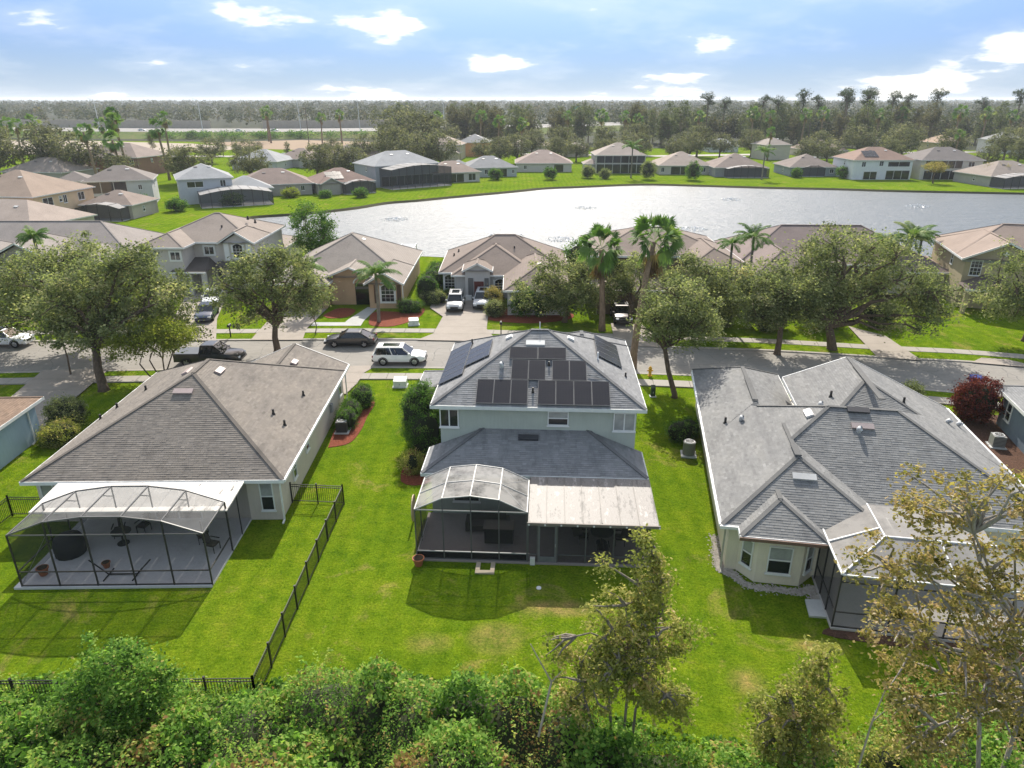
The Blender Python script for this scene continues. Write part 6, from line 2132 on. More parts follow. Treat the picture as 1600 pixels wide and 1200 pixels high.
shrub('bare_shrub', 'grey-green shrub at the street corner of the grey-roofed bungalow', 'shrub', (31.0, 50.3, 0), [(0, 0, 0.8, 0.9, 0.9, 0.9)], 38, 90, 45, 0.35, 0.10, G_OAK, 0.7)
for i, (x, y, r, h) in enumerate(((20.6, 70.2, 2.2, 3.6), (26.2, 69.6, 2.0, 3.0), (31.6, 70.2, 2.3, 3.8), (37.6, 70.5, 2.0, 3.0), (16.0, 70.4, 1.9, 3.0))):
    shrub('loose_shrub', ORD[(3, 2, 1, 0, 4)[i]] + ' loose olive shrub from the right behind the street oaks', 'shrub', (x, y, 0), [(0, 0, h * 0.5, r, r * 0.8, h * 0.55), (r * 0.7, 0.3, h * 0.35, r * 0.6, r * 0.6, h * 0.4)], 150 + i, 130, 44, 0.6, 0.2, G_OAK, 0.6, 'loose shrubs behind the street oaks')
for i, (x, y, r, h) in enumerate(((-9.9, 80.2, 1.3, 3.0), (-9.7, 84.2, 1.35, 2.7), (-9.3, 87.6, 1.4, 2.5), (-9.7, 90.8, 1.3, 2.2))):
    shrub('topiary_shrub', ('nearest clipped cone shrub beside the orange-tan house', 'second clipped shrub beside the orange-tan house', 'third clipped shrub beside the orange-tan house', 'farthest clipped shrub beside the orange-tan house')[i], 'shrub', (x, y, 0), [(0, 0, h * 0.5, r, r, h * 0.55)], 50 + i, 130, 45, 0.4, 0.12, G_GREEN, 0.92, 'clipped shrubs beside the orange-tan house')
shrub('round_shrub', 'low rounded shrub at the left corner of the grey house with the red door', 'shrub', (-9.0, 79.0, 0), [(0, 0, 0.7, 1.6, 1.3, 0.85)], 55, 120, 45, 0.4, 0.11, G_OAK, 0.88)
shrub('round_shrub', 'dark rounded shrub under the arched window of the orange-tan house', 'shrub', (-11.6, 75.4, 0), [(0, 0, 0.7, 1.1, 0.8, 0.85), (0.9, 0.3, 0.6, 0.8, 0.8, 0.7)], 56, 110, 45, 0.4, 0.11, G_GREEN, 0.88)
shrub('flowering_shrub', 'reddish shrub beside the parked silver car', 'shrub', (-2.1, 77.5, 0), [(0, 0, 1.1, 1.1, 1.1, 1.2)], 57, 100, 45, 0.4, 0.12, G_MAPLE, 0.6)
shrub('round_shrub', 'grey round shrub at the driveway edge of the grey house', 'shrub', (-1.9, 74.0, 0), [(0, 0, 0.8, 1.1, 1.0, 0.95)], 58, 100, 45, 0.4, 0.11, G_OAK, 0.85)
shrub('leafy_shrub', 'dark leafy shrub before the garage wing of the grey house', 'shrub', (1.4, 74.4, 0), [(0, 0, 1.6, 1.6, 1.4, 1.7), (1.8, 0, 1.1, 1.3, 1.2, 1.2)], 59, 180, 50, 0.5, 0.15, G_GREEN, 0.75)
shrub('round_shrub', 'small dark shrub below the left window of the grey house', 'shrub', (-7.0, 81.9, 0), [(0, 0, 0.5, 1.4, 0.6, 0.6)], 60, 80, 45, 0.3, 0.10, G_GREEN, 0.88)
shrub('leafy_shrub', 'green shrub in the gap left of the fan palms by the lake', 'shrub', (9.0, 93.5, 0), [(0, 0, 2.2, 2.4, 2.0, 2.3)], 61, 150, 50, 0.7, 0.2, G_GREEN, 0.75)
LAKEB = ['round bush before the grey-green house', 'round bush at the water before the pinkish-roofed house', 'round bush at the right corner of the solar bungalow cage', 'low bush at the front of the solar bungalow', 'bush at the left end of the pool cage', 'wide dark bush before the screened balcony house',
         'tall round tree-like bush at the water before the beige house', 'small bush left of the blue-grey house front', 'bush right of the blue-grey house front', 'loose bush left of the feather palm before the screened house', 'small loose bush close to that feather palm', 'yellowish bush left of the solar bungalow', 'tall loose bush at the right end of the screened house', 'bush between the balcony house and the pool cage house']
for i, (x, y, r, h, m) in enumerate(((-4.8, 213, 1.9, 2.9, 0), (11.2, 213.5, 1.9, 3.2, 0), (-36.3, 173.5, 1.6, 1.9, 0), (-44.8, 173, 1.2, 1.3, 0), (-62, 160, 2.4, 2.4, 0), (-77.5, 150, 3.2, 3.0, 0), (52.5, 212, 2.3, 5.0, 0), (85.2, 219, 1.4, 2.6, 0), (98.0, 217, 1.6, 3.2, 0),
                                     (22.6, 218, 2.0, 3.4, 1), (27.4, 216, 1.5, 2.6, 1), (-53.0, 173.5, 1.8, 2.0, 2), (39.8, 214, 2.2, 5.0, 1), (-70.5, 151, 2.0, 2.4, 0))):
    shrub('lakeside_bush', LAKEB[i], 'shrub', (x, y, 0), [(0, 0, h * 0.56, r, r, h * 0.5)], 70 + i, 90, 40, 0.7, 0.24, (G_GREEN, G_OAK, G_LIME)[m], 0.75, 'bushes on the lakeside lawn')
for i, (x, y) in enumerate(((117.6, 203.5), (134.5, 203.0))):
    tree('small_tree', ('left golden flat-topped tree before the cream two-storey house', 'right golden flat-topped tree before the cream two-storey house')[i], 'tree', (x, y, 0),
         tree_meshes(90 + i, [(0, 0, 4.4, 3.6, 3.2, 1.3)], (0, 0, 2.8), 0.2, 90, 45, 0.9, 0.26, 0.45, n_limb=10), BARK, G_MAPLE)

# --- trees between and behind the far houses: a few kinds, copied
OAKF = [tree_meshes(100 + i, [(0, 0, 6.2, 5.0, 4.6, 3.6), (2.6 - i, 0.5, 5.0, 3.4, 3.4, 2.6), (-2.8, 0, 4.6, 3.2, 3.2, 2.4)], (0, 0, 2.2), 0.35, 120, 34, 1.5, 0.48, 0.6, n_limb=8) for i in range(3)]
TALL = [tree_meshes(110 + i, [(0, 0, 12.5, 3.0, 3.0, 4.6), (0.6, 0, 8.0, 3.2, 3.2, 3.0), (-0.8, 0.4, 5.0, 2.8, 2.8, 2.4)], (0.2, 0, 8.0), 0.28, 110, 30, 1.4, 0.5, 0.45, n_limb=10) for i in range(3)]
PINE = [tree_meshes(120 + i, [(0.5, 0, 21.0, 3.6, 3.4, 1.9), (-1.2, 0.2, 18.3, 2.8, 2.8, 1.3), (1.6, 0, 16.2, 2.2, 2.2, 1.0)], (0.1, 0, 19.5), 0.30, 62, 32, 1.2, 0.42, 0.3, n_limb=14) for i in range(3)]
BARE = [tree_meshes(130 + i, [(0, 0, 8.0, 2.8, 2.8, 4.6), (0.4, 0, 5, 2.6, 2.6, 2.6)], (0, 0, 6.0), 0.2, 80, 26, 1.3, 0.34, 0.3, n_limb=22) for i in range(2)]
_first = {}


def place(kind, meshes, k, bark, lm, name, label, x, y, s, rz, group, sz=1.0):
    key = (kind, k)
    if key not in _first:
        t = thing(name, label, 'tree', (x, y, 0), rz, group)
        link('trunk', meshes[k][0], bark, t)
        link('crown', meshes[k][1], lm, t)
        t.scale = (s, s, s * sz)
        _first[key] = t
        return t
    return copy_tree(_first[key], (x, y, 0), rz, (s, s, s * sz), label, group)


rr = random.Random(5)
ANCHOR = [(137, 196, 'house with the pale screen cage at the right edge'), (127.9, 220, 'cream two-storey house with the upper lanai'), (107.9, 220, 'white two-storey house with the terracotta roof'), (91.5, 228, 'small blue-grey house'), (69, 228, 'grey-brown house with the curved cage'),
          (53.9, 236, 'beige house with the pale tan roof'), (34.3, 240, 'two-storey screened house'), (10.3, 244, 'cream house with the pinkish roof'), (-6, 228, 'grey-green house'), (-16, 212, 'tan house with white columns'), (-29, 200, 'house with the huge screen cage'),
          (-42, 188, 'solar-panelled bungalow'), (-58, 186, 'brown-roofed house on the left bank'), (-70, 168, 'light grey house with the pool cage'), (-90, 168, 'house with the screened balcony'), (-92, 142, 'peach two-storey house'), (-136, 214, 'roof behind the left oak hedge'),
          (-124, 232, 'brick-fronted brown house'), (-85, 250, 'pale grey bungalow below the bank'), (-75, 260, 'bungalow with the small white gable'), (-60, 282, 'low grey-brown roof'), (-46, 268, 'dark tan roof'), (-27, 292, 'tan house with tiered roofs'), (-16, 308, 'orange-walled house'),
          (26, 306, 'small tan house with the gable window'), (102, 292, 'cream house in the shrubs'), (127, 305, 'long brown roof'), (93, 332, 'pale grey house before the tree belt'), (177, 306, 'orange-tan roofed house'), (215, 325, 'pale house near the right edge'), (8.5, 333, 'pinkish roofs in the trees')]


def near_label(head, x, y, used={}):
    """head + the house it stands nearest to, counted from the left where several do"""
    a = min(ANCHOR, key=lambda q: (q[0] - x) ** 2 + (q[1] - y) ** 2)
    k = (head, a[2])
    used.setdefault(k, []).append((x, y))
    n = len(used[k])
    return head + ' by the ' + a[2] if n == 1 else ORD[n - 1] + ' ' + head + ' by the ' + a[2]


OAKSPOT = [(-150, 214, 1.5), (-139, 221, 1.55), (-129, 217, 1.4), (-158, 222, 1.6), (-101, 189, 0.9), (-92, 203, 1.0), (-86, 198, 1.05), (-73, 205, 1.0), 
           (-57, 214, 1.0), (-51, 209, 1.05), (-46, 213, 0.95), (-40, 250, 1.4), (-31, 241, 1.3), (-24, 247, 1.2), (-52, 268, 1.1), (-45, 292, 2.0), (-38, 300, 1.8), (-30, 312, 1.5), (-4, 260, 1.0), (2, 268, 1.05), (-10, 272, 0.9),
           (16, 270, 0.95), (24, 276, 0.9), (33, 268, 0.9), (41, 274, 1.0), (47, 280, 1.05), (60, 272, 0.95), (67, 280, 1.1), (20, 300, 1.2), (38, 302, 1.2), (52, 310, 1.3), (8, 300, 1.15), (75, 300, 1.25), (82, 292, 1.0), (97, 300, 1.1), (112, 262, 0.9), (106, 268, 0.85),
           (118, 285, 1.1), (140, 300, 1.3), (150, 285, 1.2), (158, 300, 1.4), (134, 262, 0.9), (166, 280, 1.2), (190, 285, 1.2), (200, 296, 1.2), (212, 300, 1.1), (180, 262, 0.9), (205, 268, 1.0), (224, 290, 1.2), (-172, 192, 1.2), (-168, 204, 1.1), (155, 240, 0.8), (-110, 270, 0.9), (-96, 268, 0.9), (-70, 290, 0.8), (-180, 232, 1.3)]
for (x, y, i, s) in sorted(FPS):
    copy_tree(fp, (x, y, 0), i * 1.7, s, near_label('distant fan palm', x, y))
for i, (x, y, s) in enumerate(sorted(OAKSPOT)):
    place('oak', OAKF, i % 3, BARK, G_FAROAK, 'oak_tree', near_label('rounded oak', x, y), x, y, s, rr.uniform(0, 6), 'oaks among the houses beyond the lake')
for i in range(130):
    y = rr.uniform(352, 400)
    x = rr.uniform(-30, 330) if i % 4 else rr.uniform(-60, 40)
    y += 10 if x < 20 else 0
    s = rr.uniform(0.75, 1.25)
    if x > 230 and rr.random() < 0.5:
        place('bare', BARE, i % 2, BARK_GREY, G_BROWNW, 'bare_tree', 'brownish bare-twigged tree in the belt of trees', x, y, s, rr.uniform(0, 6), 'bare trees in the tree belt')
    else:
        place('tall', TALL, i % 3, BARK, (G_WOOD, G_WOODB, G_WOODG)[i % 3], 'slender_tree', ('slender dark green', 'slender brownish', 'slender olive green')[i % 3] + ' tree in the belt beyond the houses', x, y, s, rr.uniform(0, 6), 'slender trees in the tree belt')
for i, (x, y, s) in enumerate(sorted(((98, 378, 1.0), (126, 380, 0.95), (131, 372, 0.93), (148, 385, 1.05), (166, 376, 1.05), (172, 388, 1.08), (178, 380, 1.05), (184, 390, 1.1), (190, 378, 1.02), (206, 395, 0.98), (213, 380, 1.08), (258, 385, 1.06), (263, 378, 1.0), (284, 392, 0.98), (160, 395, 0.95), (108, 384, 0.9), (243, 390, 0.9)))):
    place('pine', PINE, i % 3, BARK, G_PINE, 'pine_tree', ORD[i] + ' tall flat-crowned pine from the left above the tree belt', x, y, s * 1.1, rr.uniform(0, 6), 'tall pines above the tree belt')
for i, (x, y, s) in enumerate(((-62, 378, 0.55), (-56, 380, 0.6), (-49, 382, 0.55), (-42, 384, 0.6), (-35, 386, 0.55), (-80, 292, 0.35), (-88, 290, 0.4), (-98, 288, 0.4), (-112, 300, 0.45), (-118, 302, 0.5), (-160, 330, 0.5))):
    place('tall', TALL, i % 3, BARK, G_PINE, 'young_pine', ORD[i] + ' young dark tree from the right along the highway ramp' if False else near_label('young dark ramp tree', x, y), x, y, s, rr.uniform(0, 6), 'young trees along the ramp')

# --- the woods to the horizon: one mass
def woods():
    rng = np.random.default_rng(77)
    P, S, T = [], [], []
    for k in range(7000):
        y = 385 + 4200 * rng.random() ** 2.2
        half = y * 0.86 + 60
        x = rng.uniform(-half, half)
        if y < 640 and x < 90 - (y - 385) * 0.1 and y < 585 + max(0, -x) * 0.12:
            continue                                   # the highway corridor stays open
        if y < 720 and -60 < x < 40 and rng.random() < 0.6:
            continue
        h = rng.uniform(9, 16) * (1.0 if y < 900 else 1.15)
        n = 90 if y < 560 else (46 if y < 1200 else 22)
        r = rng.uniform(3.5, 6.0) * (1 if y < 900 else 1.7)
        d = rng.normal(size=(n, 3))
        d /= np.linalg.norm(d, axis=1)[:, None]
        d *= (0.55 + 0.45 * rng.random(n))[:, None]
        p = np.array([x, y, h * 0.58]) + d * np.array([r, r, h * 0.42])
        P.append(p)
        S.append(np.full(n, (1.3 if y < 560 else 2.1 if y < 1200 else 4.6)) * rng.uniform(0.7, 1.3, n))
        T.append(np.clip(0.42 + rng.normal(0, 0.16) + rng.normal(0, 0.14, n), 0, 1))
    P, S, T = np.concatenate(P), np.concatenate(S), np.concatenate(T)
    me = quads_mesh('woods', leaf_cards(rng, P, S, T, 0.8, 0.3), T)
    o = link('woods', me, leaf_mat('woods_mass', [(0.0, (0.030, 0.040, 0.019)), (0.4, (0.068, 0.080, 0.038)), (0.65, (0.110, 0.112, 0.057)), (0.85, (0.155, 0.118, 0.074)), (1.0, (0.19, 0.16, 0.08))], 0.2))
    tag(o, 'dull green woods reaching to the horizon', 'woods', kind='stuff')


woods()


def bank_shrubs():
    """low green scrub along the top of the highway bank"""
    rng = np.random.default_rng(12)
    P, T = [], []
    for (x0, x1, d0, d1, n) in ((-225, -118, -20, -8, 230), (-118, -60, -22, -10, 60), (-420, -240, -20, -12, 60)):
        ln = [p for p in offset(HWY, 0) if x0 <= p[0] <= x1]
        for k in range(n):
            p = ln[int(rng.integers(len(ln)))]
            q = (p[0] + rng.uniform(-8, 8), p[1] + rng.uniform(d0, d1) - 2)
            m = 26
            c = rng.normal(size=(m, 3)) * np.array([1.3, 1.0, 0.7]) + np.array([q[0], q[1], 2.6 + rng.uniform(-1.2, 0.9)])
            P.append(c)
            T.append(np.clip(0.5 + rng.normal(0, 0.15) + rng.normal(0, 0.12, m), 0, 1))
    P, T = np.concatenate(P), np.concatenate(T)
    o = link('bank_scrub', quads_mesh('bank_scrub', leaf_cards(rng, P, rng.uniform(0.5, 1.1, len(P)), T, 0.8), T), G_GREEN)
    tag(o, 'low green scrub along the highway bank', 'scrub', kind='stuff')


bank_shrubs()
# ------------------------------------------------------------------ the thicket in front and its trees
MOUNDS = [(-23, 18.3, 2.2, 2.6), (-19.5, 18.2, 2.0, 2.2), (-17, 17.6, 2.4, 2.2), (-11.5, 19.2, 1.5, 1.6), (-9.6, 19.6, 1.6, 1.2), (-11.5, 17.8, 2.3, 2.0), (-9.2, 18.4, 2.7, 1.8), (-7.0, 19.4, 3.1, 1.7), (-5.0, 19.8, 2.9, 1.5), (-3.6, 19.0, 2.7, 1.6),
          (-1.6, 19.2, 3.0, 1.5), (0.2, 18.9, 3.4, 1.5), (1.8, 18.2, 3.2, 1.4), (-14, 16.0, 2.6, 3.0), (-8, 16.0, 2.8, 3.0), (-2, 16.2, 3.2, 2.6), (3.2, 16.8, 2.8, 1.8), (5.4, 16.6, 1.9, 1.6), (7.4, 16.0, 2.2, 1.7), (9.4, 15.6, 3.2, 1.5),
          (11.2, 15.4, 2.6, 1.5), (13.4, 15.8, 3.0, 1.8), (15.6, 16.8, 3.2, 1.9), (18, 18, 3.4, 2.2), (-20, 14.5, 2.2, 3), (4, 13.5, 2.5, 3), (14, 13, 3, 3)]


def mound_h(x, y):
    h = np.zeros_like(x)
    for (mx, my, mh, mr) in MOUNDS:
        h = np.maximum(h, mh * np.exp(-((x - mx) ** 2 + (y - my) ** 2) / (mr * mr) * 0.8))
    return h


def thicket():
    rng = np.random.default_rng(9)
    n = 190000
    x, y = rng.uniform(-26, 21, n), rng.uniform(10.5, 22.2, n)
    h = mound_h(x, y)
    gx = (mound_h(x + 0.2, y) - h) / 0.2
    gy = (mound_h(x, y + 0.2) - h) / 0.2
    lump = 0.5 * (np.sin(x * 2.3 + 1.3 * np.sin(y * 1.7)) * np.sin(y * 2.6 + np.sin(x * 1.9)))
    keep = (h > 0.12) & (rng.random(n) < 0.35 + h)
    x, y, h, lump = x[keep], y[keep], h[keep], lump[keep]
    lump2 = np.sin(x * 4.7 + 2.1 * np.sin(y * 3.1)) * np.sin(y * 5.3 + 1.7 * np.sin(x * 3.7))
    hole = (lump + 0.35 * lump2) < -0.30                                   # gaps between the mats of vine, sunk; their shade goes into the tint
    z = h * rng.uniform(0.55, 1.0, len(x)) ** 0.6 + lump * 0.42 + lump2 * 0.13 + rng.normal(0, 0.08, len(x)) - hole * rng.uniform(0.2, 0.7, len(x))
    pos = np.stack([x + rng.normal(0, 0.06, len(x)), y + rng.normal(0, 0.06, len(x)), np.maximum(z, 0.05)], 1)
    patch = np.sin(x * 0.9 + 2.0 * np.sin(y * 0.5)) * np.sin(y * 0.8 + 1.5 * np.sin(x * 0.6))
    brown = np.exp(-((x + 8.5) ** 2 + (y - 15.2) ** 2) / 1.6) + np.exp(-((x + 12.6) ** 2 + (y - 17.2) ** 2) / 0.8) + np.exp(-((x - 0.6) ** 2 + (y - 18.2) ** 2) / 1.6) + np.exp(-((x + 3.2) ** 2 + (y - 16.0) ** 2) / 1.0)
    tint = 0.44 + 0.20 * patch + 0.22 * lump + 0.12 * lump2 + 0.42 * brown - 0.22 * hole + rng.normal(0, 0.20, len(x))  # lumps lighter, hollows darker: light and shade put into the tint
    kind = np.sin(x * 1.3 + 4.0) * np.sin(y * 1.1 + 1.0 + 0.8 * np.sin(x * 0.7))   # broad-leaved vines here, fine-leaved brush there
    size = np.where(kind > 0.15, 0.20, np.where(kind < -0.35, 0.10, 0.145)) * rng.uniform(0.5, 1.4, len(x))
    # upright shoots
    ns, nl = 420, 16
    sx_, sy_ = rng.uniform(-25, 20, ns), rng.uniform(13.5, 21, ns)
    sh = mound_h(sx_, sy_)
    ok = sh > 0.7
    sx_, sy_, sh = sx_[ok], sy_[ok], sh[ok]
    lean = rng.normal(0, 0.28, (len(sx_), 2))
    ln = rng.uniform(0.35, 1.25, len(sx_))
    tt = np.linspace(0.1, 1.0, nl)
    sp = np.stack([sx_[:, None] + lean[:, :1] * tt * ln[:, None], sy_[:, None] + lean[:, 1:] * tt * ln[:, None], sh[:, None] * 0.95 + tt * ln[:, None]], 2).reshape(-1, 3)
    sp += rng.normal(0, 0.05, sp.shape)
    st_ = np.repeat(rng.uniform(0.35, 0.95, len(sx_)), nl) + rng.normal(0, 0.1, len(sp))
    ss_ = np.repeat(rng.uniform(0.08, 0.17, len(sx_)), nl)
    pos, tint, size = np.concatenate([pos, sp]), np.concatenate([tint, st_]), np.concatenate([size, ss_])
    V = leaf_cards(rng, pos, size, tint, 0.62, 0.5)
    o = link('undergrowth', quads_mesh('undergrowth', V, tint), G_THICK)
    tag(o, 'tangled green vines and brush along the near edge of the lawn', 'undergrowth', kind='stuff')
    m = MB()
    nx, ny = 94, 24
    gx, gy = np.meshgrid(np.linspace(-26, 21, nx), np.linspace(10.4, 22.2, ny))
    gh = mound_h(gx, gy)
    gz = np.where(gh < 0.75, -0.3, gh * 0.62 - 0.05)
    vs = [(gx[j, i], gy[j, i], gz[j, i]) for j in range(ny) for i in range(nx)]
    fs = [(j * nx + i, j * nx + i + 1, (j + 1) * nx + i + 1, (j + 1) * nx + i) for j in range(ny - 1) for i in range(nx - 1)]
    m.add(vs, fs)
    m.build('dark_underlayer', plain('dark_underlayer', (0.030, 0.036, 0.016), 0.95, 0.4, 2.0), o, kind='stuff')  # added dark mound hiding the ground, shaded depth put into its colour


thicket()
# vine-covered bush standing out of the thicket at the left
tree('vine_bush', 'tall vine-covered bush beside the rear picket fence', 'shrub', (-14.2, 19.3, 0),
     tree_meshes(201, [(0, 0, 2.3, 1.75, 1.5, 1.7), (0.5, 0, 3.5, 0.9, 0.9, 0.9), (-1.3, 0, 1.5, 1.2, 1.2, 1.2), (1.5, 0.2, 1.5, 1.0, 1.0, 1.2), (-0.4, 0, 4.3, 0.18, 0.18, 0.7), (1.6, 0.2, 3.2, 0.7, 0.3, 0.35)], (0, 0, 1.2), 0.10, 330, 52, 0.5, 0.135, 0.6, n_limb=18, twig=30), BARK, G_THICK)
tree('slender_tree', 'slender olive tree rising from the thicket before the sage house', 'tree', (3.9, 18.2, 0),
     tree_meshes(202, [(0.15, 0.1, 9.0, 0.42, 0.42, 1.2), (0.7, 0.1, 8.0, 0.5, 0.5, 1.0), (-1.0, 0.1, 7.9, 0.38, 0.38, 1.3), (0.3, 0.1, 7.3, 0.8, 0.75, 1.2), (0.1, 0, 5.9, 0.95, 0.9, 1.4), (-1.0, 0, 6.2, 0.55, 0.55, 1.2), (-0.9, -0.2, 4.8, 0.9, 0.9, 1.2), (1.3, 0, 5.6, 0.7, 0.6, 0.9), (2.1, 0.1, 5.6, 0.55, 0.4, 0.4), (-2.3, 0, 4.9, 0.6, 0.6, 0.9), (0.3, 0, 4.2, 0.95, 0.9, 1.3), (-1.4, 0, 3.2, 0.9, 0.9, 1.0), (1.4, 0, 3.0, 0.9, 0.9, 1.0)], (0.1, 0, 4.5), 0.10, 500, 40, 0.33, 0.12, 0.15, n_limb=40, twig=140,
                 multi=[((0, 0, 0), (0.1, 0, 5.6)), ((-0.3, 0.1, 0), (-0.8, 0.1, 5.0)), ((0.3, 0, 0), (0.9, 0.1, 4.8)), ((-0.6, -0.1, 0), (-1.7, 0, 4.2))]), BARK_GREY, G_POPLAR)
tree('slender_tree', 'small dark-tipped tree rising from the thicket at the lower right', 'tree', (9.2, 16.9, 0),
     tree_meshes(203, [(0.3, 0, 5.7, 0.42, 0.42, 0.9), (-0.3, 0, 4.6, 0.75, 0.7, 1.0), (0.6, 0, 4.2, 0.8, 0.7, 1.1), (-0.9, 0.1, 3.2, 0.9, 0.8, 1.0), (0.2, 0, 2.6, 1.4, 1.2, 1.2)], (0, 0, 3.0), 0.07, 220, 52, 0.36, 0.12, 0.3, n_limb=24, twig=60), BARK_GREY, G_POPLAR)
tree('maple_tree', 'large open-branched russet tree at the lower right picture edge', 'tree', (14.6, 15.4, 0),
     tree_meshes(204, [(-3.2, 0.8, 12.0, 1.3, 1.3, 1.0), (-1.5, 0.6, 12.4, 1.2, 1.2, 0.9), (0.4, 0.4, 12.6, 1.5, 1.4, 1.0), (-4.2, 0.6, 10.2, 1.2, 1.2, 0.9), (-2.4, 0.4, 10.4, 1.5, 1.4, 1.0), (-0.4, 0, 10.6, 1.6, 1.5, 1.1), (1.4, 0, 11.0, 1.6, 1.5, 1.3), (-3.6, 0.2, 8.4, 1.3, 1.2, 0.9), (-1.8, 0, 8.5, 1.5, 1.4, 1.0), (1.2, 0.2, 8.4, 1.6, 1.5, 1.2), (-2.8, 0, 6.6, 1.4, 1.3, 0.9), (-0.9, 0, 6.4, 1.5, 1.3, 0.9), (1.0, 0, 5.6, 1.6, 1.4, 1.2), (-2.4, 0, 4.8, 1.5, 1.3, 1.0)], (0.3, 0, 5.5), 0.13, 540, 40, 0.42, 0.13, 0.2, n_limb=46, twig=220,
                 multi=[((0.2, 0, 0), (0.2, 0, 6.5)), ((-0.1, 0.2, 0), (-0.9, 0.2, 5.6)), ((0.5, 0, 0), (1.0, 0, 7.0))]), mat_bark('bark_pale', (0.30, 0.265, 0.225)), G_MAPLE)
for i, (x, y, s, k) in enumerate(((12.2, 16.6, 1.0, 0), (17.4, 17.6, 1.25, 0), (6.6, 15.4, 0.9, 1), (15.4, 15.2, 1.2, 1))):
    shrub('brush_clump', ('olive brush clump between the small tree and the russet tree', 'reddish brush clump at the lower right corner', 'low olive brush clump right of the slender tree', 'leafy brush clump below the russet tree')[i], 'shrub', (x, y, 0),
          [(0, 0, 1.6 * s, 1.2 * s, 1.1 * s, 1.5 * s), (0.8 * s, 0.2, 1.1 * s, 0.9 * s, 0.9 * s, 1.1 * s)], 210 + i, 150, 44, 0.4, 0.115, (G_POPLAR, G_MAPLE, G_POPLAR, G_THICK)[i], 0.55, None, 0.6)
for i, (pts, lab) in enumerate(((((-10.4, 14.6, 3.2), (-9.2, 15.2, 3.25), (-8.4, 15.0, 3.05), (-7.4, 15.2, 3.15), (-6.6, 14.6, 2.9)), 'bare pale branch lying on the thicket at the bottom'),
                                (((0.9, 17.6, 2.0), (1.3, 17.8, 4.2), (0.9, 17.9, 5.0), (0.6, 18.0, 5.6)), 'bare pale dead stem left of the slender tree'),
                                (((11.0, 16.2, 1.5), (11.1, 16.2, 4.2), (11.35, 16.3, 5.6)), 'thin bare stem right of the small tree'))):
    b = MB().tube(pts, [0.045 - 0.028 * k / (len(pts) - 1) for k in range(len(pts))], 6)
    b.tube([pts[1], (pts[1][0] + 0.35, pts[1][1], pts[1][2] + 0.5)], [0.022, 0.008], 5)
    tag(b.build('dead_branch', plain('pale_wood', (0.40, 0.34, 0.27), 0.9, 0.2)), lab, 'branch')

# ------------------------------------------------------------------ vehicles
RUB = plain('tyre_rubber', (0.018, 0.018, 0.018), 0.85)
RIM = plain('alloy_rim', (0.42, 0.42, 0.43), 0.3, 0.1, 2, 0.5, 0.8)
CGL = mat_glass('car_glass', (0.010, 0.012, 0.014))
PLAST = plain('black_plastic', (0.020, 0.020, 0.021), 0.6)
LAMP = plain('lamp_lens', (0.72, 0.74, 0.76), 0.15, 0.05, 2, 0.6)
TAIL = plain('tail_lens', (0.22, 0.012, 0.010), 0.2, 0.05, 2, 0.6)


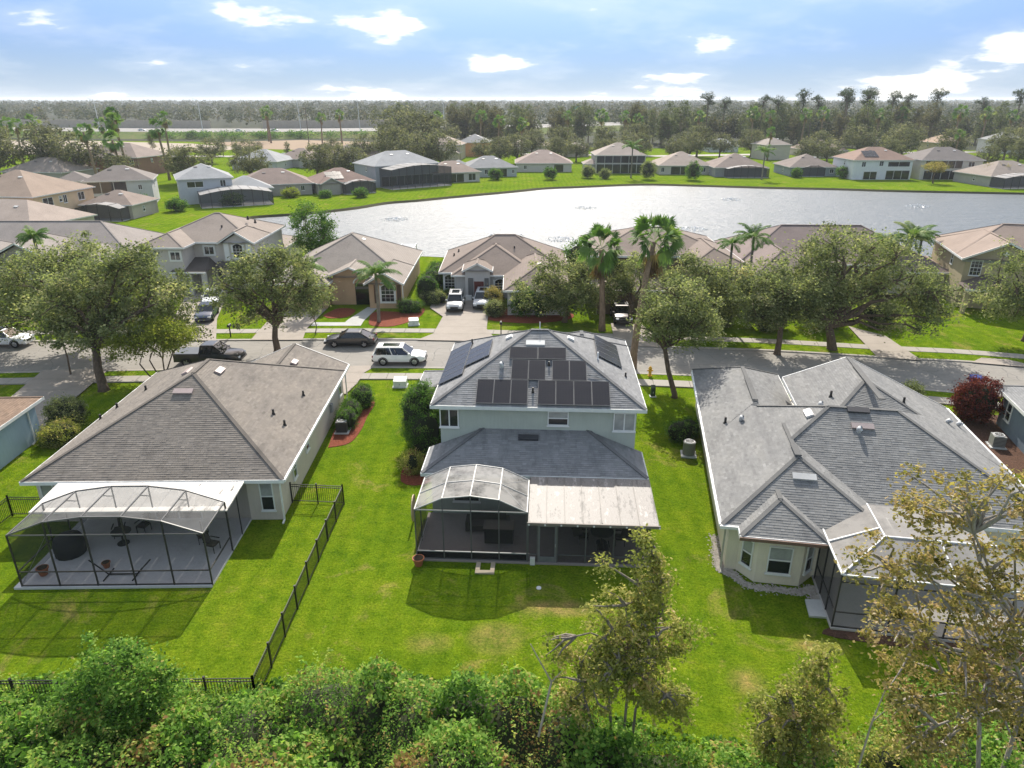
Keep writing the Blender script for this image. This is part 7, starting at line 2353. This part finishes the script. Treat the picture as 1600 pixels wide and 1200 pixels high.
def car(name, label, cat, loc, rz, kind, paint, group=None, dark_trim=False):
    t = thing(name, label, cat, loc, rz, group)
    P = dict(sedan=dict(L=4.8, hw=0.92, zb=0.25, sec=[(-2.4, 0.46, 0.78, 0.80), (-2.28, 0.30, 0.92, 0.88), (-1.5, 0.25, 0.97, 0.92), (0.0, 0.25, 0.93, 0.92), (1.0, 0.25, 0.93, 0.92), (1.9, 0.27, 0.82, 0.90), (2.25, 0.32, 0.70, 0.84), (2.4, 0.40, 0.58, 0.74)], cab=(-1.95, 1.15, -1.05, 0.30, 0.93, 1.43, 0.84, 0.66), wr=0.33, wx=(-1.42, 1.42)),
             suv=dict(L=4.7, hw=0.93, zb=0.30, sec=[(-2.33, 0.50, 0.95, 0.82), (-2.2, 0.36, 1.05, 0.90), (-1.4, 0.30, 1.06, 0.93), (0.2, 0.30, 1.03, 0.93), (1.0, 0.30, 1.02, 0.93), (1.75, 0.32, 0.95, 0.91), (2.15, 0.36, 0.84, 0.86), (2.33, 0.45, 0.66, 0.76)], cab=(-2.2, 1.15, -1.92, 0.35, 1.03, 1.66, 0.86, 0.70), wr=0.37, wx=(-1.38, 1.40)),
             pickup=dict(L=5.8, hw=1.0, zb=0.42, sec=[(-0.62, 0.42, 1.18, 0.99), (0.0, 0.42, 1.18, 1.0), (1.35, 0.42, 1.17, 1.0), (1.7, 0.42, 1.15, 0.99), (2.55, 0.45, 1.06, 0.97), (2.82, 0.50, 0.92, 0.92), (2.9, 0.55, 0.72, 0.86)], cab=(-0.62, 1.55, -0.45, 0.72, 1.17, 1.88, 0.91, 0.76), wr=0.41, wx=(-1.80, 1.85)))[kind]
    bm = bmesh.new()
    rings = []
    for (x, zb, zt, hw) in P['sec']:
        zm = zb + (zt - zb) * 0.62
        prof = [(0.80, zb), (0.97, zb + 0.08), (1.0, zb + (zt - zb) * 0.35), (0.985, zm), (0.93, zt - 0.03), (0.80, zt)]
        pts = [(hw * a, z) for a, z in prof] + [(0, zt + 0.035)] + [(-hw * a, z) for a, z in prof[::-1]]
        rings.append([bm.verts.new((x, y, z)) for y, z in pts])
    for a, b in zip(rings[:-1], rings[1:]):
        for k in range(len(a)):
            bm.faces.new((a[k], b[k], b[(k + 1) % len(a)], a[(k + 1) % len(a)]))
    bm.faces.new(rings[0])
    bm.faces.new(rings[-1][::-1])
    bmesh.ops.recalc_face_normals(bm, faces=bm.faces)
    me = bpy.data.meshes.new('body')
    bm.to_mesh(me)
    bm.free()
    body = link('body', me, paint, t, smooth=True)
    try:
        me.set_sharp_from_angle(angle=R(38))
    except Exception:
        pass
    xr, xf, tr, tf, zb, zt, hb, ht = P['cab']
    base = [(xr, -hb), (xf, -hb), (xf, hb), (xr, hb)]
    top = [(tr, -ht), (tf, -ht), (tf, ht), (tr, ht)]
    # roof panel with rounded edge
    rb = MB()
    lv = [(1.0, zt - 0.05), (0.97, zt), (0.80, zt + 0.035)]
    cx, cl = (tr + tf) / 2, (tf - tr) / 2
    vs, fs = [], []
    for (k, z) in lv:
        vs += [(cx - (cl + 0.05) * k, -(ht + 0.02) * k, z), (cx + (cl + 0.05) * k, -(ht + 0.02) * k, z), (cx + (cl + 0.05) * k, (ht + 0.02) * k, z), (cx - (cl + 0.05) * k, (ht + 0.02) * k, z)]
    for j in range(2):
        fs += [(4 * j + i, 4 * j + (i + 1) % 4, 4 * j + 4 + (i + 1) % 4, 4 * j + 4 + i) for i in range(4)]
    fs += [(8, 9, 10, 11), (3, 2, 1, 0)]
    rb.add(vs, fs).build('roof', paint, t)
    if kind == 'suv':
        MB().box(cx - cl * 0.55, cx + cl * 0.75, -ht * 0.6, ht * 0.6, zt + 0.036, zt + 0.042).build('sunroof', CGL, t)
        for s in (-1, 1):
            MB().bar((cx - cl * 0.9, s * (ht - 0.02), zt + 0.07), (cx + cl * 0.8, s * (ht - 0.02), zt + 0.07), 0.035, 0.03).build('roof_rail', GREYALU(), t)

    def quad(p, q, r, s_, nm, m=CGL):
        MB().poly([p, q, r, s_]).build(nm, m, t)
    zg0, zg1 = zb - 0.02, zt - 0.04
    quad((xf, -hb * 0.93, zg0), (xf, hb * 0.93, zg0), (tf, ht * 0.95, zg1), (tf, -ht * 0.95, zg1), 'windscreen')
    quad((xr, hb * 0.93, zg0), (xr, -hb * 0.93, zg0), (tr, -ht * 0.95, zg1), (tr, ht * 0.95, zg1), 'rear_window')
    n = 3 if kind == 'suv' else 2
    for s in (-1, 1):
        for k in range(n):
            a0, a1 = k / n + 0.012, (k + 1) / n - 0.012
            xb0, xb1 = xr + (xf - xr) * (0.06 + 0.88 * a0), xr + (xf - xr) * (0.06 + 0.88 * a1)
            xt0, xt1 = tr + (tf - tr) * (0.05 + 0.90 * a0), tr + (tf - tr) * (0.05 + 0.90 * a1)
            q = [(xb0, s * (hb + 0.004), zg0), (xb1, s * (hb + 0.004), zg0), (xt1, s * (ht + 0.010), zg1), (xt0, s * (ht + 0.010), zg1)]
            MB().poly(q if s < 0 else q[::-1]).build('side_window', CGL, t)
    pb = MB()
    for s in (-1, 1):
        for (xb_, xt_) in ((xr, tr), (xf, tf), (xr + (xf - xr) * 0.5, tr + (tf - tr) * 0.5)):
            pb.bar((xb_, s * (hb - 0.015), zg0 - 0.02), (xt_, s * (ht - 0.01), zg1 + 0.01), 0.07, 0.05, (0, 1, 0))
    pb.build('pillars', paint, t)
    for s in (-1, 1):
        MB().box(xf - 0.28, xf - 0.10, s * (hb + 0.10) - 0.08, s * (hb + 0.10) + 0.08, zb + 0.02, zb + 0.16).build('mirror', paint, t)
    xe = P['sec'][-1][0]
    fr_ = P['sec'][-2]
    for s in (-1, 1):
        MB().box(xe - 0.28, xe - 0.02, s * fr_[3] * 0.80 - 0.15, s * fr_[3] * 0.80 + 0.15, fr_[2] - 0.16, fr_[2] - 0.02).build('headlight', LAMP, t)
    MB().box(xe - 0.10, xe + 0.02, -0.42, 0.42, fr_[1] + 0.16, fr_[2] - 0.12).build('grille', PLAST, t)
    MB().box(xe - 0.20, xe + 0.06, -fr_[3] * 0.86, fr_[3] * 0.86, fr_[1] - 0.02, fr_[1] + 0.15).build('front_bumper', PLAST if dark_trim else paint, t)
    xb = P['sec'][0][0] if kind != 'pickup' else -2.88
    for s in (-1, 1):
        MB().box(xb - 0.015, xb + 0.12, s * 0.72 - 0.12, s * 0.72 + 0.12, 0.72 if kind != 'pickup' else 0.85, 0.92 if kind != 'pickup' else 1.15).build('tail_light', TAIL, t)
    MB().box(xb - 0.06, xb + 0.18, -0.8, 0.8, P['zb'] + 0.06, P['zb'] + 0.28).build('rear_bumper', PLAST, t)
    if kind == 'pickup':
        MB().box(-2.86, -0.64, -0.99, -0.92, 0.45, 1.16).box(-2.86, -0.64, 0.92, 0.99, 0.45, 1.16).box(-2.86, -2.79, -0.92, 0.92, 0.45, 1.14).box(-2.79, -0.64, -0.92, 0.92, 0.45, 0.74).build('cargo_bed', paint, t)
        MB().box(-2.80, -0.70, -0.93, 0.93, 1.165, 1.20).build('bed_cover', plain('bed_cover', (0.10, 0.11, 0.125), 0.35), t)
    wr = P['wr']
    for x in P['wx']:
        for s in (-1, 1):
            y = s * (P['hw'] - 0.10)
            b = MB()
            nn = 20
            prof = [(wr * 0.62, -0.11), (wr * 0.96, -0.11), (wr, -0.07), (wr, 0.07), (wr * 0.96, 0.11), (wr * 0.62, 0.11)]
            vs = [(r_ * math.cos(2 * math.pi * i / nn), w_, r_ * math.sin(2 * math.pi * i / nn)) for (r_, w_) in prof for i in range(nn)]
            fs = [(j * nn + i, j * nn + (i + 1) % nn, (j + 1) * nn + (i + 1) % nn, (j + 1) * nn + i) for j in range(len(prof) - 1) for i in range(nn)]
            b.add(vs, fs)
            w = b.build('wheel', RUB, t, smooth=True, loc=(x, y, wr))
            rmb = MB()
            for k in range(5):
                a = 2 * math.pi * k / 5
                rmb.bar((0, s * 0.09, 0), (wr * 0.6 * math.cos(a), s * 0.09, wr * 0.6 * math.sin(a)), 0.07, 0.03, (0, 1, 0))
            rmb.add([(wr * 0.62 * math.cos(2 * math.pi * i / 20), s * 0.06, wr * 0.62 * math.sin(2 * math.pi * i / 20)) for i in range(20)], [tuple(range(20))])
            rmb.build('rim', RIM, w)
            ab = MB()
            for k in range(9):
                a0, a1 = math.pi * k / 9, math.pi * (k + 1) / 9
                ab.bar((x + (wr + 0.05) * math.cos(a0), s * (P['hw'] + 0.002), wr + (wr + 0.05) * math.sin(a0)), (x + (wr + 0.05) * math.cos(a1), s * (P['hw'] + 0.002), wr + (wr + 0.05) * math.sin(a1)), 0.05, 0.06, (0, 1, 0))
            ab.build('wheel_arch', PLAST, t)
    return t


BLK = mat_paint('black_paint', (0.012, 0.013, 0.015))
WHT = mat_paint('white_car_paint', (0.74, 0.74, 0.73))
SLV = mat_paint('silver_paint', (0.36, 0.37, 0.38))
NAVY = mat_paint('navy_paint', (0.028, 0.045, 0.085))
car('pickup_truck', 'black pickup truck parked at the near kerb', 'truck', (-26.95, 59.25, 0.01), 0.02, 'pickup', BLK)
car('suv', 'white suv parked at the near kerb beside the sage house', 'car', (-10.05, 59.4, 0.01), 0.0, 'suv', WHT, dark_trim=True)
sed = car('sedan', 'black sedan parked at the far kerb before the orange-tan house', 'car', (-15.5, 64.35, 0.01), math.pi, 'sedan', BLK)
car('suv', 'silver suv on the left side of the grey house driveway', 'car', (-6.35, 77.0, 0.115), -math.pi / 2, 'suv', SLV, dark_trim=True)
car('suv', 'silver suv on the right side of the grey house driveway near the red door', 'car', (-3.35, 78.0, 0.115), -math.pi / 2 - 0.06, 'suv', mat_paint('pale_silver_paint', (0.48, 0.50, 0.52)), dark_trim=True)
wsed = car('sedan', 'white sedan in the driveway of the grey two-storey house', 'car', (-34.6, 79.2, 0.115), -math.pi / 2 + 0.22, 'sedan', WHT)
car('sedan', 'navy sedan nearest the street in the driveway of the grey two-storey house', 'car', (-32.9, 73.2, 0.115), -math.pi / 2 + 0.2, 'sedan', NAVY)
car('suv', 'white suv parked at the far kerb under the left oaks', 'car', (-48.6, 64.2, 0.01), 0.0, 'suv', WHT)
car('suv', 'dark suv in the driveway behind the fan palms', 'car', (11.6, 72.2, 0.115), -math.pi / 2, 'suv', BLK)
hw = [(p, i) for i, p in enumerate(HWY)]
for k, (x, lab) in enumerate(((-262, 'white car on the highway left of the light pole'), (-236, 'white car on the highway beside the leaning palms'), (-171, 'white car on the highway above the grass bank'), (-150, 'white car farther right on the highway'))):
    i = min(range(len(HWY)), key=lambda j: abs(HWY[j][0] - x))
    copy_tree(wsed, (HWY[i][0], HWY[i][1] + (2 if k % 2 else -3), 3.48), math.atan2(HWY[i + 1][1] - HWY[i][1], HWY[i + 1][0] - HWY[i][0]), 1.0, lab, 'cars on the highway')
for k, (x, y, lab) in enumerate(((-92, 299, 'white car parked below the grass bank, left one'), (-58, 300, 'white car parked below the grass bank, right one'), (30.5, 262, 'white car parked behind the two-storey screened house'), (131, 331, 'white car parked before the tree belt at the right'))):
    copy_tree(wsed, (x, y, 0.1), 0.3 * k, 1.0, lab, 'white cars parked far away')
# ------------------------------------------------------------------ small things
def ac_unit(label, loc, rz=0.0, m=None, round_=False):
    t = thing('air_conditioner', label, 'air conditioner', loc, rz)
    m = m or plain('ac_grey', (0.26, 0.26, 0.25), 0.5, 0.1)
    MB().box(-0.5, 0.5, -0.5, 0.5, 0.0, 0.08).build('pad', mat_concrete('pale_slab', (0.52, 0.52, 0.50)), t)
    if round_:
        MB().cyl(0, 0, 0.085, 0.98, 0.40, 18).build('casing', m, t)
    else:
        MB().box(-0.38, 0.38, -0.38, 0.38, 0.085, 0.85).build('casing', m, t)
        for k in range(7):
            z = 0.15 + k * 0.1
            MB().box(-0.386, 0.386, -0.386, -0.381, z, z + 0.03).build('louver', plain('ac_dark', (0.05, 0.05, 0.05)), t)
    zt = 0.98 if round_ else 0.85
    MB().tube([(0, 0, zt), (0, 0, zt + 0.05)], [0.36, 0.34], 18).build('top_ring', plain('ac_pale', (0.5, 0.5, 0.49), 0.5), t)
    MB().cyl(0, 0, zt + 0.052, zt + 0.056, 0.27, 18).build('fan_opening', plain('ac_dark', (0.05, 0.05, 0.05)), t)
    for k in range(4):
        a = math.pi * k / 4
        MB().bar((0.27 * math.cos(a), 0.27 * math.sin(a), zt + 0.065), (-0.27 * math.cos(a), -0.27 * math.sin(a), zt + 0.065), 0.015, 0.012).build('grille_bar', plain('ac_pale', (0.5, 0.5, 0.49)), t)
    return t


ac_unit('dark square air conditioner at the right wall of the tan-roofed bungalow', (-12.05, 45.2, 0.03), R(1), plain('ac_charcoal', (0.055, 0.055, 0.055), 0.5))
ac_unit('tall round-topped grey air conditioner at the left wall of the grey-roofed bungalow', (11.75, 41.7, 0), R(-9), plain('ac_olive', (0.20, 0.20, 0.18), 0.5), True)
ac_unit('grey air conditioner beside the blue-grey house', (33.0, 42.9, 0.03), R(-14))


def utility_box(label, loc, w, d, h, m, rz=0.0):
    t = thing('utility_box', label, 'utility box', loc, rz)
    MB().box(-w / 2 - 0.08, w / 2 + 0.08, -d / 2 - 0.08, d / 2 + 0.08, 0, 0.08).build('pad', mat_concrete('pale_slab', (0.52, 0.52, 0.50)), t)
    MB().add([(-w / 2, -d / 2, 0.082), (w / 2, -d / 2, 0.082), (w / 2, d / 2, 0.082), (-w / 2, d / 2, 0.082), (-w / 2, -d / 2, h * 0.8), (w / 2, -d / 2, h * 0.8), (w / 2, d / 2, h), (-w / 2, d / 2, h)],
             [(0, 3, 2, 1), (4, 5, 6, 7), (0, 1, 5, 4), (1, 2, 6, 5), (2, 3, 7, 6), (3, 0, 4, 7)]).build('cabinet', m, t)
    MB().box(-0.03, 0.03, -d / 2 - 0.03, -d / 2 - 0.002, h * 0.35, h * 0.5).build('latch', GREYALU(), t)
    return t


utility_box('pale green transformer box on the lawn near the white suv', (-9.2, 53.8, 0), 1.05, 0.8, 0.72, plain('box_white', (0.62, 0.63, 0.60), 0.5))
utility_box('white transformer box on the lawn of the orange-tan house', (-10.3, 70.8, 0), 1.0, 0.75, 0.7, plain('box_white', (0.62, 0.63, 0.60), 0.5), 0.2)
utility_box('narrow dark green pedestal on the lawn beside the young oak', (11.2, 51.6, 0), 0.34, 0.3, 0.95, plain('box_green', (0.035, 0.055, 0.035), 0.5))
hy = thing('fire_hydrant', 'yellow fire hydrant on the verge behind the sage house', 'hydrant', (11.75, 55.9, 0.07))
HYM = plain('hydrant_yellow', (0.62, 0.34, 0.03), 0.5, 0.1)
MB().tube([(0, 0, 0), (0, 0, 0.06), (0, 0, 0.061), (0, 0, 0.62), (0, 0, 0.66), (0, 0, 0.72), (0, 0, 0.84), (0, 0, 0.9)], [0.19, 0.19, 0.13, 0.13, 0.17, 0.16, 0.09, 0.03], 14).build('barrel', HYM, hy, smooth=True)
for s in (-1, 1):
    MB().tube([(s * 0.1, 0, 0.5), (s * 0.24, 0, 0.5)], 0.06, 10).build('nozzle', HYM, hy)
MB().tube([(0, -0.1, 0.48), (0, -0.26, 0.48)], 0.08, 10).build('nozzle', HYM, hy)
bn = thing('wheeled_bin', 'blue wheeled bin at the kerb behind the dark red shrub', 'bin', (37.6, 52.9, 0.01), R(-12))
BNM = plain('bin_blue', (0.012, 0.035, 0.19), 0.45, 0.1)
MB().add([(-0.32, -0.36, 0.08), (0.32, -0.36, 0.08), (0.32, 0.36, 0.08), (-0.32, 0.36, 0.08), (-0.42, -0.46, 1.1), (0.42, -0.46, 1.1), (0.42, 0.46, 1.1), (-0.42, 0.46, 1.1)],
         [(0, 3, 2, 1), (4, 5, 6, 7), (0, 1, 5, 4), (1, 2, 6, 5), (2, 3, 7, 6), (3, 0, 4, 7)]).build('body', BNM, bn)
MB().add([(-0.45, -0.5, 1.105), (0.45, -0.5, 1.105), (0.45, 0.52, 1.105), (-0.45, 0.52, 1.105), (-0.4, -0.42, 1.19), (0.4, -0.42, 1.19), (0.4, 0.42, 1.22), (-0.4, 0.42, 1.22)],
         [(0, 3, 2, 1), (4, 5, 6, 7), (0, 1, 5, 4), (1, 2, 6, 5), (2, 3, 7, 6), (3, 0, 4, 7)]).build('lid', BNM, bn)
for s in (-1, 1):
    MB().tube([(s * 0.30, 0.38, 0.13), (s * 0.38, 0.38, 0.13)], 0.13, 12).build('wheel', RUB, bn)


def pot(label, loc, r=0.3, h=0.42, plant=False):
    t = thing('flower_pot', label, 'pot', loc)
    tc_ = plain('terracotta', (0.34, 0.12, 0.055), 0.8, 0.15)
    MB().tube([(0, 0, 0), (0, 0, h * 0.8), (0, 0, h * 0.801), (0, 0, h)], [r * 0.65, r * 0.92, r * 1.05, r * 1.08], 16).build('pot', tc_, t, smooth=False)
    MB().cyl(0, 0, h + 0.002, h + 0.006, r * 0.9, 14).build('soil', mat_mulch('soil', (0.05, 0.035, 0.025)), t)
    return t


pot('terracotta pot on the lawn at the corner of the sage house enclosure', (-4.75, 29.75, 0), 0.29, 0.44)
pot('terracotta pot inside the corner of the bungalow enclosure', (-23.2, 28.8, 0.13), 0.27, 0.42)
pot('small terracotta pot near the middle of the bungalow enclosure', (-20.4, 29.4, 0.13), 0.2, 0.3)
dk = MB().tube([(0, 0, 0), (0.06, 0, 0)], 0.75, 22).build('round_board', plain('tan_board', (0.52, 0.40, 0.27), 0.7, 0.1), None, loc=(-5.55, 33.9, 0.78))
tag(dk, 'round tan board leaning at the left side of the sage house enclosure', 'board')
ps = thing('paver_step', 'pale pavers set in the grass before the sage house enclosure', 'pavers', (-1.35, 29.45, 0), R(-3))
for (x0, x1, y0, y1) in ((-0.48, -0.26, -0.2, 0.45), (0.26, 0.48, -0.2, 0.45), (-0.48, 0.48, -0.45, -0.21)):
    MB().box(x0, x1, y0, y1, 0, 0.07).build('paver', mat_concrete('paver_tan', (0.46, 0.38, 0.28)), ps)
sp = MB().cyl(0, 0, 0, 0.05, 0.12, 12).build('sprinkler_cover', WHITE(), None, loc=(1.3, 27.9, 0))
tag(sp, 'small white round cover in the shaded lawn', 'cover')


def mailbox(label, loc, rz=0.0):
    t = thing('mailbox', label, 'mailbox', loc, rz)
    MB().box(-0.05, 0.05, -0.05, 0.05, 0, 1.05).build('post', BLACK(), t)
    b = MB()
    n = 8
    prof = [(0.13 * math.cos(math.pi * k / n), 1.2 + 0.13 * math.sin(math.pi * k / n)) for k in range(n + 1)] + [(-0.13, 1.06), (0.13, 1.06)]
    m_ = len(prof)
    b.add([(x, -0.28, z) for x, z in prof] + [(x, 0.28, z) for x, z in prof], [tuple(range(m_)), tuple(range(m_, 2 * m_))[::-1]] + [(k, m_ + k, m_ + (k + 1) % m_, (k + 1) % m_) for k in range(m_)])
    b.build('box', BLACK(), t)


mailbox('black mailbox at the driveway of the grey house with the red door', (-1.1, 67.4, 0.08))
mailbox('black mailbox at the far kerb near the driveway of the grey two-storey house', (-27.9, 66.5, 0.08))


# white pebble border round the bay window
def pebbles():
    rng = np.random.default_rng(4)
    ca, sa = math.cos(R(9.6)), math.sin(R(9.6))
    loc = [(0.22, 3.2), (0.22, 1.4), (0.25, 0.35), (0.75, 0.1), (1.45, -0.75), (2.6, -0.85), (3.9, -0.85), (4.45, -0.5), (4.45, -1.4)]
    line = interp_line([(10.2 + u * ca + v * sa, 29.1 - u * sa + v * ca) for u, v in loc], 24)
    P = []
    for (x, y) in line:
        for k in range(16):
            P.append((x + rng.normal(0, 0.13), y + rng.normal(0, 0.13)))
    b = MB()
    for (x, y) in P:
        s = rng.uniform(0.03, 0.065)
        z = s * 0.6
        b.add([(x - s, y, z * .6), (x, y - s, z * .6), (x + s, y, z * .6), (x, y + s, z * .6), (x, y, z * 1.5), (x, y, 0)], [(0, 1, 4), (1, 2, 4), (2, 3, 4), (3, 0, 4), (1, 0, 5), (2, 1, 5), (3, 2, 5), (0, 3, 5)])
    o = b.build('pebbles', plain('pebble', (0.38, 0.345, 0.30), 0.85, 0.4, 6.0))
    tag(o, 'pale pebble border round the rear bay window', 'pebbles', kind='stuff')


pebbles()


# splashes of the lake's aerators
def splash(label, loc, r=2.6, seed=0):
    rng = np.random.default_rng(seed)
    n = 320
    a = rng.uniform(0, 2 * math.pi, n)
    d = r * rng.random(n) ** 0.6
    p = np.stack([d * np.cos(a), d * np.sin(a), 0.04 + 0.5 * np.exp(-(d / r * 2.2) ** 2) * rng.random(n)], 1)
    V = leaf_cards(rng, p, rng.uniform(0.08, 0.28, n), None, 0.7, 0.4)
    o = link('water_splash', quads_mesh('water_splash', V), plain('foam', (0.80, 0.82, 0.83), 0.3, 0.05), None, loc=loc)
    tag(o, label, 'splash', 'aerator splashes on the lake')


for i, (x, y) in enumerate(((8.2, 121.5), (16.1, 158.8), (33.6, 131.6), (52.5, 172.9), (91.0, 161.5), (-23.4, 142.9))):
    splash(('white aerator splash nearest the fan palms', 'white aerator splash in the middle of the lake', 'white aerator splash right of the fan palms', 'white aerator splash below the curved screen cage', 'white aerator splash at the right end of the lake', 'white aerator splash at the left end of the lake')[i], (x, y, -0.44), 2.6, i)

# ------------------------------------------------------------------ highway furniture and poles
def lamp_pole(label, loc, h=15.5):
    t = thing('street_lamp', label, 'street lamp', loc, 0, 'highway lamps')
    m = plain('lamp_steel', (0.62, 0.63, 0.64), 0.4, 0.08)
    MB().tube([(0, 0, 0), (-0.4, 0, h * 0.9), (-0.9, 0, h)], [0.22, 0.14, 0.10], 8).build('pole', m, t)
    MB().tube([(-0.9, 0, h), (-2.4, 0, h + 0.5)], [0.10, 0.08], 6).build('arm', m, t)
    MB().box(-3.6, -2.2, -0.22, 0.22, h + 0.38, h + 0.62).build('lamp_head', m, t)


for i, x in enumerate((-330, -250, -184, -131, -91, -45)):
    j = min(range(len(HWY)), key=lambda q: abs(HWY[q][0] - x))
    lamp_pole(('leftmost tall lamp on the highway', 'highway lamp behind the leaning fan palms', 'highway lamp above the green bank', 'highway lamp left of the middle', 'highway lamp above the ramp', 'rightmost highway lamp near the trees')[i], (HWY[j][0], HWY[j][1] - 7.0, 3.4), 18.0)


def wall_run(label, x0, x1, off, h):
    pts = [p for p in offset(HWY, off) if x0 <= p[0] <= x1]
    t = thing('sound_wall', label, 'wall', (pts[0][0], pts[0][1], 0))
    o = Vector((pts[0][0], pts[0][1], 0))
    m = mat_concrete('sound_wall', (0.38, 0.33, 0.27))
    for a, b in zip(pts[:-1], pts[1:]):
        n = max(1, round(math.dist(a, b) / 7))
        for k in range(n):
            p = Vector((a[0] + (b[0] - a[0]) * k / n, a[1] + (b[1] - a[1]) * k / n, 0)) - o
            q = Vector((a[0] + (b[0] - a[0]) * (k + 1) / n, a[1] + (b[1] - a[1]) * (k + 1) / n, 0)) - o
            d = (q - p).normalized() * 0.2
            MB().bar(p + d + Vector((0, 0, 3.4 + h / 2)), q - d + Vector((0, 0, 3.4 + h / 2)), 0.3, h).build('panel', m, t)
            MB().bar(p + Vector((0, 0, 2.5)), p + Vector((0, 0, 3.6 + h)), 0.5, 0.5, (0, 1, 0)).build('post', m, t)


wall_run('long tan sound wall along the highway at the left', -620, -195, 47, 5.0)
wall_run('tan sound wall along the highway in the middle distance', -170, -60, 47, 5.0)
pl = MB()
for i, (x, y, h) in enumerate(((-258, 405, 17), (-108, 395, 18), (20, 352, 12), (78, 346, 12), (136, 342, 12), (196, 338, 12), (260, 334, 12))):
    t = thing('utility_pole', ('dark utility pole behind the leaning palms', 'dark utility pole above the ramp', 'first wooden pole of the power line at the tree belt', 'second wooden pole of the power line', 'third wooden pole of the power line', 'fourth wooden pole of the power line', 'last wooden pole of the power line at the right')[i], 'utility pole', (x, y, 0))
    MB().cyl(0, 0, 0, h, 0.2, 8, 0.14).build('pole', mat_bark('pole_wood', (0.11, 0.09, 0.075)), t)
    MB().box(-1.2, 1.2, -0.08, 0.08, h - 0.9, h - 0.7).build('crossarm', mat_bark('pole_wood', (0.11, 0.09, 0.075)), t)
W_ = [(-60, 356, 12), (20, 352, 12), (78, 346, 12), (136, 342, 12), (196, 338, 12), (260, 334, 12), (330, 330, 12)]
for k in range(3):
    b = MB()
    for a, c in zip(W_[:-1], W_[1:]):
        pts = [(a[0] + (c[0] - a[0]) * s / 6, a[1] + (c[1] - a[1]) * s / 6, 11.3 - k * 0.9 - 1.2 * math.sin(math.pi * s / 6)) for s in range(7)]
        b.tube(pts, 0.035, 4, cap=False)
    o = b.build('power_line', BLACK())
    tag(o, ('top', 'middle', 'lowest')[k] + ' wire of the power line before the tree belt', 'power line')
sg = thing('highway_sign', 'small green highway sign above the distant woods', 'sign', (59, 690, 0))
MB().box(-4.0, 4.0, -0.1, 0.1, 11.5, 15.5).build('panel', plain('sign_green', (0.02, 0.22, 0.14), 0.5), sg)
for s in (-3, 3):
    MB().bar((s, 0.25, 0), (s, 0.25, 15.2), 0.4, 0.3, (0, 1, 0)).build('post', GREYALU(), sg)

# ------------------------------------------------------------------ the hazy air
hz = MB().box(-6020, 6020, -100, 9520, -2.6, 30.0).build('haze', None)
hz['kind'] = 'stuff'
hm = bpy.data.materials.new('haze')
hm.use_nodes = True
ht_ = hm.node_tree
ht_.nodes.remove(ht_.nodes['Principled BSDF'])
hv_ = ht_.nodes.new('ShaderNodeVolumePrincipled')
hv_.inputs['Color'].default_value = (0.86, 0.92, 1.0, 1)
hv_.inputs['Density'].default_value = 0.00013
hv_.inputs['Anisotropy'].default_value = 0.2
ht_.links.new(hv_.outputs[0], ht_.nodes['Material Output'].inputs['Volume'])
hz.data.materials.append(hm)
